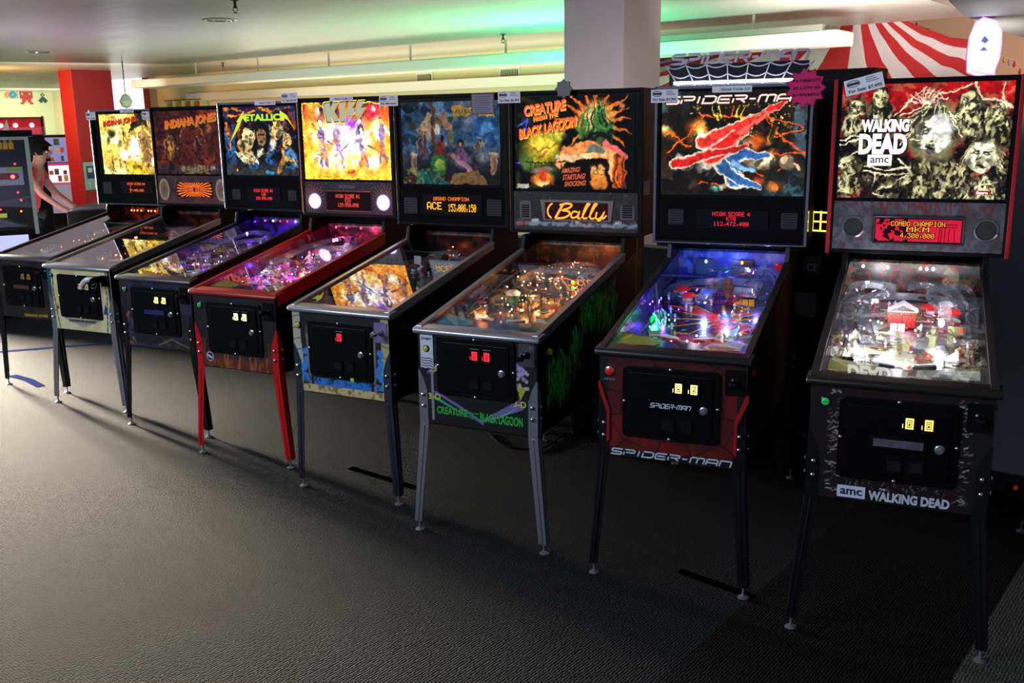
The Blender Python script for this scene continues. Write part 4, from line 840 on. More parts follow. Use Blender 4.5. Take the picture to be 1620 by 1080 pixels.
# ================= machine 6: lagoon monster-film title
def bg6(w, h):
    c = Cv(w, h, 180, '080606', 6); q = lambda x, y: ((x - 785) / 745 * c.asp, (y - 125) / 535); g = random.Random(6)
    for (x, y, rx, ry, col) in ((950, 430, .32, .28, '6a6414'), (960, 420, .26, .22, 'c8b020'), (970, 400, .20, .15, 'ecd040'), (1060, 350, .12, .08, 'c8c040'), (860, 500, .12, .12, '4a6430'), (1000, 560, .22, .13, '1c2a1c')): c.ell(*q(x, y), rx, ry, col, -15, .6)
    c.noise(8, .5, .62, '3c4a18', .5, mask=np.clip(.55 - c.X, 0, 1) * 2)
    for k in range(16):
        a = k * .4; c.line([q(1285, 260), (q(1285, 260)[0] + (.42 + .06 * (k % 3)) * math.cos(a), q(1285, 260)[1] + .42 * math.sin(a))], .05, 'd86820', .8, .002)
    c.ell(*q(1290, 270), .26, .28, 'e88840', 0, .5); c.ell(*q(1290, 270), .19, .22, 'f8c878', 0, .5)
    # drifting water plants
    for i in range(30):
        x = g.uniform(1190, 1400); y = g.uniform(330, 400); c.line([q(x, y), q(x + g.uniform(-30, 30), y - 70), q(1290 + (x - 1290) * .5 + g.uniform(-20, 20), g.uniform(150, 260))], .028, g.choice(['1c3c20', '0c1a10', '2c5c2c', '44782c']), 1, .006)
    c.ell(*q(1300, 370), .20, .09, '0a140c', 0, .3); c.noise(18, .55, .62, '6c9c50', .5, mask=(np.hypot((c.X - q(1300, 300)[0]) / .22, (c.Y - .35) / .25) < 1) * 1.)
    for pts, w1, w2, col in (([(1070, 510), (1120, 440), (1260, 420), (1400, 450)], .07, .05, 'f09858'), ([(1090, 460), (1170, 405), (1300, 400)], .05, .03, 'e88848'), ([(1090, 480), (1200, 470), (1280, 475)], .05, .04, 'fcc890'), ([(1280, 470), (1390, 470), (1400, 600)], .05, .03, 'f0a868'), ([(1350, 400), (1420, 430), (1470, 470)], .035, .04, 'e06860'), ([(1270, 430), (1340, 440)], .06, .05, '5a6a5a')): c.line([q(*p) for p in pts], w1, col, 1, w2)
    for i in range(26): x = g.uniform(1415, 1470); c.line([q(x, 480), q(x + g.uniform(-25, 20), 560), q(x + g.uniform(-30, 15), 650)], .012, g.choice(['b04818', 'e07830', '6a2410', 'd86020']))
    for x, y in ((1290, 560), (1335, 555)): c.ell(*q(x, y + 50), .07, .12, 'b86828', 0, .3); c.face(*q(x, y), .06, 'e0a050', '40200c', '503010', 0, .2)
    for pts in ([(930, 440), (980, 430), (1050, 395)], [(880, 410), (930, 430)], [(940, 470), (990, 440)]): c.line([q(*p) for p in pts], .012, 'a06828')
    for i in range(7): c.line([q(870 + i * 35, 560), q(885 + i * 33, 500)], .006, '1c140c'); c.line([q(860 + i * 35, 505), q(900 + i * 35, 498)], .008, '203014')
    c.ell(*q(960, 610), .17, .09, 'e87828', 0, .4); c.ell(*q(960, 630), .10, .05, 'ffd080', 0, .5); c.ell(*q(960, 555), .19, .05, '6a5a48', 0, .4); c.ell(*q(965, 590), .06, .09, 'c03c18', 0, .4); c.ell(*q(1055, 468), .025, .025, 'e8e0b0'); c.ell(*q(1450, 180), .045, .05, 'b06838', 0, .4); c.line([q(800, 300), q(870, 250), q(860, 310)], .01, '4050e0', .7); c.ell(*q(800, 515), .04, .02, '6878ff', 0, .8)
    c.rect(*q(790, 628), *q(870, 655), 'b8b0a0'); return c
def ti6(o, *a):
    A, y = a[:4], a[4] + .006; rd, yl, bk = glow('ff5022', 1.2), glow('ffc428', 1.0), mat('art_shadow', '100c08', .5)
    for s, f, k in (('CREATURE', (.08, .03, .437, .205), .36), ('FROM THE', (.16, .155, .37, .26), .55), ('BLACK LAGOON', (.035, .205, .525, .455), .56)):
        T(o, A, s, f, rd, y, offset=.03, warp=slant(k)); T(o, A, s, (f[0] + .006, f[1] + .014, f[2] + .006, f[3] + .014), yl, y + .001, offset=.04, warp=slant(k), name='lettering_shadow')
    for s, f in (('AMAZING!', (.40, .755, .56, .83)), ('STARTLING!', (.41, .825, .605, .905)), ('SHOCKING!', (.425, .90, .61, .975))): T(o, A, s, f, glow('e86838', 1.0), y, warp=slant(.25), shear=.3, offset=.02, name='slogan_lettering')
def sp6(w, h):
    c = Cv(w, h, 60, '0c0a0c', 5); g = random.Random(9); c.noise(6, .6, .75, '2c2420')
    for i in range(60): x, y = g.uniform(0, c.asp), g.uniform(0, .6); c.ell(x, y, .012, .012, g.choice(['806840', '604830', 'a0a0a0']), 0, .5)
    for i in range(9):
        x = .1 + i * c.asp / 9; col = g.choice(['8aa0a8', 'b0a0a8', '58888c', 'a05858', '7c94a0']); c.line([(x, .84), (x + .3, .82)], .07, col); c.line([(x + .06, .75), (x + .2, .74)], .05, g.choice(['c0c8c8', '404850'])); c.line([(x - .02, .93), (x + .32, .92)], .02, '202024')
    c.noise(14, .55, .65, '18181c', .7, mask=np.clip((c.Y - .62) * 9, 0, 1)); return c
def disp6(sp, by):
    MB().prism([(-.185, 1.392), (.212, 1.392), (.200, 1.288), (-.168, 1.288)], 'y', by - .004, by + .001).build('display_surround', mat('grey_marquee', '6a6868', .5), sp, bevel=.002)
    p = MB().box(-.156, by - .006, 1.296, .182, by - .003, 1.380).build('score_display', mat('display_320c06', '2a0a06', .15, emit=.15, ecol='401006'), sp)
    b = MB(); y = by - .008; X = lambda u: -.135 + u * .30; Z = lambda v: 1.298 + v * .078
    L = [([(.07, .98), (.01, .8), (-.02, .5), (0, .2), (.05, .04)], .008), ([(.27, .97), (.20, .55), (.12, .03)], .011), ([(.20, .88), (.33, .99), (.42, .92), (.38, .72), (.25, .55), (.36, .5), (.38, .3), (.28, .08), (.12, .03)], .009), ([(.53, .45), (.46, .5), (.41, .3), (.43, .08), (.52, .2), (.56, .48), (.53, .1), (.58, .06)], .008),
         ([(.60, .1), (.70, .8), (.74, .98), (.69, .95), (.62, .3), (.64, .06), (.70, .12)], .008), ([(.73, .15), (.83, .8), (.87, .98), (.82, .95), (.75, .3), (.77, .06), (.83, .12)], .008), ([(.87, .5), (.85, .15), (.89, .05), (.95, .2), (1.0, .5), (.93, .0), (.88, -.02)], .008), ([(.97, .3), (.98, .08), (1.04, .3)], .007)]
    for pts, w in L: stroke_mesh(b, [(X(u), Z(v)) for u, v in [tuple(t)[:2] for t in smooth_path([(a, c_, 0) for a, c_ in pts], 3)]], w, .001, y)
    b.build('display_script', glow('ff8c28', 2.2), p)
    for (x0, x1, z0, z1, c) in ((-.30, -.235, 1.29, 1.385, '50484c'), (.245, .32, 1.30, 1.375, '4a4450')):
        q = MB().prism(rbox(x0, z0, x1, z1, .012), 'y', by - .002, by + .001).build('drive_in_speaker', mat('plastic_' + c, c, .5), sp); n = MB(); [n.box(x0 + .012, by - .003, z0 + .012 + i * .011, x1 - .012, by - .0015, z0 + .018 + i * .011) for i in range(6)]; n.build('grille_ribs', BLKM, q)
def front6():
    c = Cv(.56, FA, 110, '070708', 3)
    c.poly([(FX(-.23), FZ(.66)), (FX(-.05), FZ(.575)), (FX(.03), FZ(.53)), (FX(.03), FZ(.545)), (FX(-.06), FZ(.592)), (FX(-.18), FZ(.65))], '8870b8'); c.poly([(FX(-.23), FZ(.645)), (FX(-.10), FZ(.585)), (FX(.0), FZ(.545)), (FX(-.1), FZ(.578)), (FX(-.23), FZ(.63))], '3cc890')
    c.poly([(FX(.20), FZ(.66)), (FX(.06), FZ(.575)), (FX(.0), FZ(.54)), (FX(.07), FZ(.56)), (FX(.22), FZ(.62))], '8870b8'); c.poly([(FX(.23), FZ(.65)), (FX(.12), FZ(.575)), (FX(.02), FZ(.54)), (FX(.12), FZ(.585)), (FX(.22), FZ(.64))], '58c8a8'); c.line([(FX(-.215), FZ(.77)), (FX(-.215), FZ(.53))], .02, '9a98a0')
    c.ell(FX(-.205), FZ(.755), .085, .04, 'b8c070', -35, .15); c.line([(FX(-.235), FZ(.735)), (FX(-.175), FZ(.78))], .025, '6c3c90'); c.line([(FX(-.225), FZ(.74)), (FX(-.185), FZ(.77))], .012, 'd8d080')
    c.poly([(FX(.19), FZ(.72)), (FX(.235), FZ(.715)), (FX(.205), FZ(.655))], 'c8c040'); g = random.Random(3)
    for i in range(26): x, z = .165 + g.random() * .075, .705 + g.random() * .075; c.ell(FX(x), FZ(z), .022, .022, g.choice(['c8c4d0', 'a8a0b4', 'e0dce8']), 0, .3); c.ell(FX(x), FZ(z), .006, .006, '504060')
    for x, z in ((.19, .80), (.215, .785)): c.poly([(FX(x - .02), FZ(z)), (FX(x), FZ(z + .018)), (FX(x + .02), FZ(z)), (FX(x), FZ(z - .022))], 'c0a8e0'); c.ell(FX(x - .004), FZ(z), .008, .008, '302040')
    c.poly([(FX(-.24), FZ(.845)), (FX(-.20), FZ(.845)), (FX(-.20), FZ(.84)), (FX(-.24), FZ(.84))], '202020'); return c
def side6():
    c = Cv(1.29, .68, 150, '050505', 3); g = random.Random(4)
    for i in range(320):
        t = g.random(); x = .25 + t * 1.1 + g.uniform(-.1, .1); y = .62 - .42 * t + .12 * math.sin(t * 9) + g.uniform(-.12, .14); c.line([(x, y), (x + g.uniform(-.05, .04), y + g.uniform(.04, .14))], g.uniform(.006, .02), g.choice(['30c040', '3cd850', '1c7028', '208834', '145020']), .9, .003)
    for i in range(90): x = .12 + g.random() * .3; y = .55 + g.random() * .25; c.line([(x, y), (x + g.uniform(-.04, .02), y + .09)], .008, g.choice(['34c848', '208834', '40e058']), .9, .002)
    c.ell(.1, .35, .05, .13, '4a4a48', 8, .3); c.noise(26, .5, .58, '0c0c0c', .9, mask=(np.hypot((c.X - .1) / .06, (c.Y - .35) / .15) < 1) * 1.); return c
def ex6(t):
    y = -.003; gm = mat('green_print', '20b040', .5); text('title_lettering', 'CREATURE', -.195, .557, -.045, .590, y, gm, t, offset=.03, shear=.1); text('title_lettering', 'BLACK LAGOON', .015, .545, .215, .585, y, gm, t, offset=.03); text('title_lettering', 'FROM', -.035, .572, .008, .580, y, gm, t); text('title_lettering', 'THE', -.03, .556, .002, .564, y, gm, t)
    pl = MB().prism(rbox(-.268, .752, -.205, .900, .006), 'y', -.004, -.001).build('start_plate', mat('start_plate_print', 'c8c8d4', .5, noise=.2, nscale=60), t)
    text('button_lettering', 'START', -.262, .878, -.212, .888, -.0052, INK, pl, offset=.03); b = MB(); [stroke_mesh(b, [(-.265, .80 - i * .011), (-.245, .795 - i * .011), (-.225, .800 - i * .011), (-.208, .794 - i * .011)], .0035, .0008, -.005) for i in range(5)]; b.build('start_plate_stripes', INK, pl)
    ym = mat('yellow_print', 'c8c048', .5); text('print_lettering', '3-D', -.235, .617, -.175, .645, y, ym, t, offset=.03); text('print_lettering', '3-D', .175, .628, .232, .656, y, ym, t, offset=.03)
    o = side6().obj('side_art', t, canvas_mat('side_print', 0, .35), (.2815, .66, .85), (0, 0, PI / 2)); clip_side(o)
    # fairy lights, traffic light and cup inside the playfield
    pts = [(-.16, .62), (-.12, .72), (-.05, .80), (.03, .84), (.1, .83), (-.1, .66), (-.03, .68), (.05, .72), (.12, .76), (-.19, .80), (-.12, .88), (-.02, .93), (.08, .93), (.14, .88), (.0, .60), (.1, .66), (-.2, .9)]
    for (a, b_) in pts: put('fairy_bulb', m_bulb('ffb060', 18), t, (a, b_, pz(b_) + .06), (0, 0, 0), (.5, .5, .5))
    MB().tube(smooth_path([(a, b_, pz(b_) + .058) for a, b_ in sorted(pts[:13])], 2), .0012, 4).build('fairy_light_wire', BLKM, t)
    tl = MB().prism(rbox(.125, pz(.7) + .01, .175, pz(.7) + .105, .005), 'y', .70, .72).build('traffic_light_toy', BLKG, t)
    for i, cc in enumerate(('c83018', '30c850', 'f0c020', )): put('lamp_bulb', m_bulb(cc, 4), tl, (.15, .696, pz(.7) + .028 + i * .028), (PI / 2, 0, 0), (1.5, 1.5, 1))
    b = MB().lathe([(.020, 0), (.030, .045)], -.07, .50, pz(.5) + .02, 16, 0); b.lathe([(.033, .045), (.033, .055), (.02, .066), (.001, .068)], -.07, .50, pz(.5) + .02, 16, 1); b.build('popcorn_cup_toy', [mat('cup_teal', '2a7068', .4), mat('cup_white', 'e8e4d8', .4)], t, smooth=True)
    MB().box(.2805, 1.2, .90, .2825, 1.218, 1.19).build('yellow_strip', mat('yellow_side_strip', '8c8c20', .5), t)
    g6 = MB(); x = .3585; gr = random.Random(8)
    for i in range(46): y0 = 1.08 + gr.random() * .2; z0 = 1.50 + gr.random() * .05; g6.add([(x, y0, z0), (x, y0 + .008, z0), (x, y0 + gr.uniform(-.01, .02), z0 + gr.uniform(.08, .2))], [(0, 1, 2)])
    g6.build('side_grass_print', mat('grass_print', '103c10', .5), t); MB().box(.3575, 1.075, 1.42, .359, 1.17, 1.49).build('side_label', mat('label_violet_white', '8c88b0', .5), t)
def clip_side(o):
    """trim the side picture to the outline of the cabinet side"""
    me = o.data; b = bmesh.new(); b.from_mesh(me); MW = Matrix.Translation(o.location) @ Matrix.Rotation(o.rotation_euler[2], 4, 'Z')
    dead = []
    for v in b.verts:
        p = MW @ v.co
        if p.z > gz(p.y) - .035 or p.z < .507 + max(0, p.y - .1) * .028 or p.y < .065 or p.y > 1.3: dead.append(v)
    bmesh.ops.delete(b, geom=dead, context='VERTS'); b.to_mesh(me); b.free()
S6 = dict(pos=(-.152, 3.909, -.462), foot=(.322, .012), label='pinball machine with green lettering on its black front and orange-lit playfield',
    leg=STEEL, bb=(.357, 1.060, 1.927, 1.221), bg=bg6, e=1.15, titles=ti6, spart=sp6, disp=disp6, speakers=(), art=(-.325, 1.446, .312, 1.898), front=front6, extra=ex6, door=(.650, .898), slotx=(.006, .063), slotc='ff2838', slote=1.6,
    start=dict(c='c8b820', r=.011, x=-.238, z=.84), plunger=('k', mat('plunger_plate_chrome', 'a8a8b0', .25, 1.), BLKG), dup=.015, flipc='b8c020', cards=('3090a0', '2a6a50'), apron=mat('apron_picture', '26486a', .4, noise=.9, nscale=25),
    pf=lambda: pf_art(61, '1a1610', ['5a4a20', '2a3c4c', '703818', '1c3c28', 'a08040', '384858'], ['f0c060', 'f06030', '60c080'], n=110), seed=6,
    back=lambda: Cv(.515, .17, 40, '140c0a', 4).noise(5, .5, .65, '5a2a14').noise(9, .6, .7, 'b0601c', .7),
    toys=dict(sling='a06830', flip=('f0e8d0', 'c03020'), posts=30, bumpers=((-.14, .95, 'a85020', .3), (-.05, 1.0, 'a85020', .3), (-.19, .86, 'c8b060', .3)), targets=((-.21, .55, 1.4, 4, 'c8b060'), (.08, .6, .4, 3, 'd09040')),
        ramps=((.05, [(-.10, .60, .03), (-.13, .78, .055), (-.06, .95, .07), (.06, 1.0, .075), (.16, .92, .07), (.2, .7, .05), (.2, .45, .03)], None),), wires=([(-.2, 1.0, .07), (-.235, .8, .06), (-.21, .5, .045), (-.2, .36, .02)], [(.02, .96, .09), (.12, .9, .085), (.1, .75, .08), (-.02, .72, .075), (-.08, .82, .07)]),
        plastics=shards(62, 22, ['b88030', '603018', '386848', 'c8b070', '4a5c80', 'a04820']), bulbs=(('ffb868', 14, scatter(61, 16, -.22, .2, .35, 1.05)), ('ffc880', 24, [(-.15, .30, .02), (-.13, .285, .02), (-.11, .31, .014), (.17, .63, .03), (.16, .70, .03), (.19, .76, .03)]), ('60c0ff', 5, scatter(63, 4))),
        lights=((-.13, .30, .05, 0.858, 'ff9a50'), (.17, .68, .08, 0.858, 'ff8a40'), (-.02, .50, .08, 0.744, 'ffa860'), (-.10, .80, .11, 0.744, 'ff9a50'), (.08, .98, .12, 0.515, 'ff7a38'), (.16, .38, .06, 0.4, 'ffb070')), backlamps=()))

# ================= machine 5: desert night tales
def bg5(w, h):
    c = Cv(w, h, 170, '28405c', 5); q = lambda x, y: ((x - 110) / 615 * c.asp, (y - 155) / 485); g = random.Random(5)
    c.noise(4, .4, .7, '5078a0', .9); c.noise(5, .55, .7, 'a0b0c0', .6); c.mixm(np.clip((c.Y - .55) * 3, 0, 1), '241a1c'); c.noise(9, .55, .65, '10202c', .7); c.noise(6, .55, .7, '6a3c28', .7, mask=np.clip((c.Y - .5) * 4, 0, 1))
    c.poly([q(205, 330), q(280, 215), q(330, 260), q(330, 350), q(240, 350)], 'b09878'); c.line([q(310, 160), q(315, 250), q(308, 400)], .035, '5c4030'); c.line([q(330, 300), q(380, 250), q(405, 300)], .06, '8c6c54')
    c.ell(*q(630, 340), .20, .24, '2c5c9c', 10, .3); c.ell(*q(640, 320), .11, .14, '5c98d0', 20, .5); c.noise(12, .5, .62, '18406c', .7, mask=(np.hypot((c.X - q(630, 340)[0]) / .2, (c.Y - .38) / .24) < 1) * 1.)
    c.ell(*q(340, 320), .05, .08, 'd0c8c0', 0, .3); c.ell(*q(352, 440), .09, .16, '703428', 12, .3); c.ell(*q(345, 525), .13, .12, '2c7038', 15, .12); c.ell(*q(350, 525), .08, .07, '98b050', 15, .2); c.ell(*q(365, 375), .025, .05, '201010')
    c.ell(*q(430, 370), .05, .13, '687050', 0, .4); c.ell(*q(430, 310), .028, .04, 'c09878', 0, .3); c.ell(*q(485, 480), .10, .16, '7c5078', 0, .4); c.ell(*q(482, 400), .05, .06, '180c10', 0, .3); c.ell(*q(482, 405), .026, .04, 'd8a080', 0, .3); c.line([q(440, 470), q(530, 540), q(560, 590)], .04, 'b08090')
    for x, y in ((182, 520), (680, 520)): c.ell(*q(x, y), .06, .14, 'a88468', 0, .15); c.rect(*q(x - 22, y - 68), *q(x + 22, y - 52), 'c8a888'); c.ell(*q(x + 8, y), .025, .1, '70503c', 0, .5)
    c.poly([q(210, 560), q(330, 570), q(400, 640), q(180, 640)], '205858'); c.noise(28, .5, .6, '8c9c50', .6, mask=((c.Y > .82) & (c.X < .62)) * 1.); c.poly([q(400, 640), q(440, 570), q(590, 560), q(660, 640)], '80603c')
    for x in (230, 260, 610, 590): c.fig(*q(x, 470 if x < 400 else 500), .3, 'b08868', g.choice(['284838', '503828']))
    c.poly([q(435, 200), q(455, 175), q(560, 190), q(690, 215), q(690, 245), q(560, 235), q(450, 245)], 'c8a030'); c.glow(*q(620, 470), .08, .1, 'c8c8d8', .7); c.glow(*q(530, 270), .07, .06, 'c8d8f0', .6); c.ell(*q(180, 300), .07, .06, '383c48', 0, .4)
    for i in range(6): c.line([q(115 + 8 * i, 170 + 9 * i), q(150 + 15 * i, 165 + 7 * i)], .02, '0c2014', 1, .003)
    return c
def ti5(o, *a): T(o, a[:4], 'ARABIAN NIGHTS', (.56, .09, .93, .165), mat('navy_print', '141c3c', .4), a[4] + .006, warp=slant(-.25), offset=.02)
def disp5(sp, by):
    p = dmd(sp, -.178, 1.283, .188, 1.383, by - .003, line_c('GRAND CHAMPION', 1), 'ff7818', 5., '1a0602', 0)
    MB().box(-.19, by - .0022, 1.272, .2, by - .0008, 1.395).build('display_surround', BLKG, sp)
    dx = .366 / 130; a = dots('ACE', 8, 11, 2, 2)[0]; b_ = dots('153,008,150', 57, 14, 2, 1)[0]; b = MB(); dz = .100 / 34
    for (i, j) in a | b_:
        X = -.178 + (i + 1.08) * dx; Z = 1.383 - (j + 1.08) * dz; b.box(X, by - .005, Z - dz * .86, X + dx * .86, by - .004, Z)
    b.build('dot_matrix_text', glow('ffb028', 1.9), p)
def front5():
    c = Cv(.56, FA, 110, '0a0a0c', 3); g = random.Random(7)
    for sd in (-1, 1):
        c.poly([(FX(sd * .28), 0), (FX(sd * .235), 0), (FX(sd * .235), .35), (FX(sd * .225), .62), (FX(sd * .24), 1), (FX(sd * .28), 1)], 'c8c0ac' if sd < 0 else 'c8bc78')
        for i in range(7): c.line([(FX(sd * .285), .08 + i * .14), (FX(sd * .235), .05 + i * .14)], .006, '3c3830')
        for i in range(14): x = sd * g.uniform(.20, .235); z = g.uniform(.56, .74); c.ell(FX(x), FZ(z), .05, .05, '3090f0', g.uniform(0, 90), .4)
        c.line([(FX(sd * .197), FZ(.80)), (FX(sd * .19), FZ(.55))], .022, '8a8078'); c.line([(FX(sd * .197), FZ(.84)), (FX(sd * .197), FZ(.80))], .014, '705848')
    c.rect(FX(-.17), FZ(.585), FX(.17), FZ(.55), '2880e0')
    for i in range(36): x = g.uniform(-.23, .23); z = g.uniform(.555, .58); c.line([(FX(x), FZ(z)), (FX(x) + g.uniform(-.05, .05), FZ(z) - g.uniform(.02, .07))], .006, '060a0c')
    c.rect(FX(-.28), FZ(.55), FX(.28), 1.1, 'e0c888'); c.noise(20, .5, .65, '6a5838', .7, mask=(c.Y > FZ(.55)) * 1.); return c
def ex5(t):
    # figures and round pieces standing on the playfield
    b = MB(); Z = pz(.98); b.lathe([(.04, 0), (.045, .01), (.02, .03), (.03, .05), (.012, .075), (.001, .08)], .0, .98, Z, 16); b.build('lamp_toy', mat('toy_dark_brass', '4a3410', .35, .8), t, smooth=True)
    MB().tube([(-.06 + .035 * math.cos(a), .94, pz(.94) + .045 + .035 * math.sin(a)) for a in [2 * PI * i / 20 for i in range(21)]], .004, 6).build('ring_toy', STEEL, t, smooth=True)
    MB().box(-.165, .92, pz(.92), -.12, .925, pz(.92) + .075).build('white_card_toy', mat('white_card', 'd8d8e0', .5), t)
    MB().lathe([(.011, 0), (.011, .002), (.001, .003)], .075, -.0215, .60, 14, 0, 'y').build('yellow_sticker', plas('b8c030'), t)
S5 = dict(pos=(-.814, 4.461, -.476), foot=(.303, .0), label='pinball machine with stone pillars on its front and a dim blue desert backglass',
    leg=mat('leg_grey_steel', '6c7080', .3, 1.), bb=(.357, 1.059, 1.933, 1.217), bg=bg5, e=.55, titles=ti5, disp=disp5, art=(-.312, 1.446, .312, 1.893), front=front5, extra=ex5, slotx=(.012,), slotc='f02848', slote=1.4, door=(.60, .865),
    speakers=((-.262, 1.325, .045, 'sq'), (.275, 1.325, .045, 'sq')), start=dict(c='b8a820', r=.013, x=-.245, z=.838), plunger=('k', mat('plunger_plate_violet', '7870a0', .4, .3), CHR), cards=(None, None),
    pf=lambda: pf_art(51, '0c0808', ['281810', '101820', '30140c'], ['602818', '504020'], n=40), seed=5, back=lambda: Cv(.515, .17, 30, '200a08', 4).noise(5, .5, .65, '6a2010'),
    toys=dict(sling='402818', flip=('d8c8a0', '802020'), posts=14, bumpers=((-.12, .85, '503018', 0), (.08, .85, '503018', 0)), plastics=shards(52, 8, ['301c10', '182838']), ramps=((.045, [(.1, .6, .03), (.14, .8, .06), (.05, 1.0, .07), (-.1, 1.0, .06)], None),),
        bulbs=(('ffb060', 12, [(-.03, 1.12, .08), (-.19, .62, .01)]), ('ff3060', 5, [(.1, .7, .02), (.12, .72, .02), (-.1, .9, .02)])), lights=((-.03, 1.08, .08, 0.105, 'ff7030'), (.12, 1.0, .08, 0.045, 'ff4020')), backlamps=()))

# ================= machine 4: rock band with lightning-bolt letters
def bg4(w, h):
    c = Cv(w, h, 170, 'f09028', 4); q = lambda x, y: ((x - 625) / 620 * c.asp, (y - 140) / 545); g = random.Random(4)
    c.mixm(np.clip((.30 - c.Y) * 5, 0, 1), '30102c'); c.noise(5, .45, .65, 'd04810', .7, mask=np.clip((.5 - c.Y) * 3, 0, 1)); c.noise(6, .5, .7, 'ffb038', .8, mask=np.clip((c.Y - .5) * 4, 0, 1))
    for (x, y, rx, ry, col) in ((690, 200, .13, .14, 'f06818'), (740, 200, .06, .08, 'ffe8e0'), (700, 160, .12, .06, 'f89030'), (1140, 210, .14, .14, 'c01830'), (1135, 195, .05, .06, 'ffc0c0'), (960, 300, .30, .16, '7838c0'), (690, 350, .16, .18, 'ffc050'), (1160, 340, .12, .22, 'ffe0b0'), (840, 380, .26, .24, 'fff0d0'), (1020, 420, .26, .22, 'ffe8e0'), (930, 560, .40, .16, 'ffc860'), (760, 540, .22, .16, 'fff4d0'), (1120, 560, .18, .14, 'ffe8c0'), (930, 450, .20, .18, 'ffffff')): c.ell(*q(x, y), rx, ry, col, 0, .7)
    for x, y, hgt in ((770, 590, .62), (880, 600, .66), (1050, 590, .62), (1190, 560, .56)): c.fig(*q(x, y), hgt, 'fff8e8', g.choice(['6c5878', '40304c', '8c7088']), '2a1830', g.uniform(-.06, .06), 1.2)
    c.ell(*q(1045, 335), .055, .08, '201020', 0, .3); c.ell(*q(1045, 345), .035, .055, 'fff4f0', 0, .3); c.ell(*q(870, 430), .05, .07, '6858b0', 0, .4); c.ell(*q(1000, 420), .06, .05, '7080c0', 0, .4); c.ell(*q(930, 420), .04, .06, '7c8cd0', 0, .4)
    for pts in ([(700, 290), (760, 360), (830, 430)], [(900, 480), (1000, 400), (1080, 460)], [(1090, 440), (1240, 540)]): c.line([q(*p) for p in pts], .014, '504058')
    for i in range(8): c.line([q(710 + 6 * i, 540 - i * 25), q(745 + 4 * i, 535 - i * 25)], .007, '301828')
    c.noise(14, .52, .62, 'ffffff', .8, mask=np.exp(-((c.X - .65) / .4) ** 2 - ((c.Y - .55) / .3) ** 2)); c.noise(10, .6, .68, 'c86018', .6)  # white centre paints in the overexposed backlight
    for pts in ([(632, 160), (640, 300), (630, 420), (655, 560), (675, 670), (950, 680), (1140, 685), (1248, 665), (1240, 560), (1222, 420)], [(625, 150), (760, 150), (790, 180)], [(1060, 150), (1200, 155)]): c.line([q(*p) for p in pts], .012, '503010'); c.line([q(*p) for p in pts], .006, 'f8e030')
    c.rect(*q(938, 628), *q(985, 644), 'd02010'); return c
def ti4(o, *a):
    x0, z0, x1, z1 = a[:4]; w, h = x1 - x0, z1 - z0; y = a[4] + .006; X = lambda px: x0 + (px - 625) / 620 * w; Z = lambda py: z1 - (py - 140) / 545 * h
    K = [(800, 145), (838, 143), (838, 190), (858, 143), (896, 143), (862, 205), (895, 275), (858, 278), (840, 232), (845, 278), (808, 280), (790, 160)]; I = [(905, 143), (942, 140), (938, 278), (905, 278)]
    Sx = lambda d: [(960 + d, 150), (1005 + d, 145), (975 + d, 200), (1010 + d, 198), (960 + d, 283), (968 + d, 225), (935 + d, 225)]
    for nm, P in (('K', K), ('I', I), ('S', [(1022, 138), (978, 141), (944, 226), (976, 224), (950, 288), (1022, 186), (990, 188)]), ('S', [(1082, 136), (1038, 139), (1006, 226), (1038, 224), (1014, 286), (1084, 184), (1052, 186)])):
        cx = sum(p[0] for p in P) / len(P); cy = sum(p[1] for p in P) / len(P)
        for k, mt_, dy in ((1.16, glow('f8e830', 1.6), .0012), (1.07, mat('art_shadow', '100c08', .5), .0006), (.97, glow('b0b498', 1.0), 0)):
            MB().prism([(X(cx + (px - cx) * k), Z(cy + (py - cy) * k)) for px, py in P], 'y', y + dy, y + dy + .0004).build('title_letter', mt_, o)
def sp4(w, h):
    c = Cv(w, h, 60, '1c1018', 5); g = random.Random(9)
    for sx in (.28, c.asp - .28):
        for k in range(26): a = k * .25; c.line([(sx, .55), (sx + .55 * math.cos(a), .55 + .55 * math.sin(a))], .05, '7a5030', .9, .005)
    for i in range(50): c.ell(g.uniform(0, c.asp), g.uniform(0, .3), .012, .012, g.choice(['c0a0d0', 'e0c060', 'a06040']), 0, .5)
    return c
def disp4(sp, by):
    p = dmd(sp, -.155, 1.268, .165, 1.376, by - .003, line_c('HIGH SCORE #1', 3) | line_c('ESO', 11) | line_c('129,558,850', 20), 'ff5038', 6., '1a0204', 0)
    MB().tube([(-.165, by - .004, 1.262), (-.165, by - .004, 1.382), (.175, by - .004, 1.382), (.175, by - .004, 1.262), (-.165, by - .004, 1.262)], .003, 5).build('display_frame', mat('bronze_frame', '9a6a48', .3, .6), sp)
    text('panel_lettering', 'BACKSTAGE', -.06, 1.40, .06, 1.418, by - .001, mat('panel_ink', '6a6a70', .5), sp)
def front4():
    c = Cv(.56, FA, 90, '0a0808', 3); c.mixm(np.clip((c.Y - .78) * 8, 0, 1), '5a2c0c'); c.noise(9, .45, .62, 'a8501c', .7, mask=np.clip((c.Y - .80) * 8, 0, 1)); g = random.Random(2)
    for i in range(26): x = g.uniform(0, c.asp); c.line([(x, 1), (x + g.uniform(-.05, .05), .84), (x + g.uniform(-.03, .06), .74)], .02, g.choice(['8a3410', 'b06020', '6a2408']), .9, .002)
    for sd in (-1, 1):
        for i in range(9): x = FX(sd * .225); c.line([(x + g.uniform(-.05, .05), .95), (x + g.uniform(-.05, .05), .6)], .02, '6a2410', .8, .002)
    for i in range(60): c.ell(FX(g.choice([-1, 1]) * g.uniform(.19, .26)), FZ(g.uniform(.74, .88)), .008, .008, g.choice(['505068', '404048', '6a5040']), 0, .5)
    return c
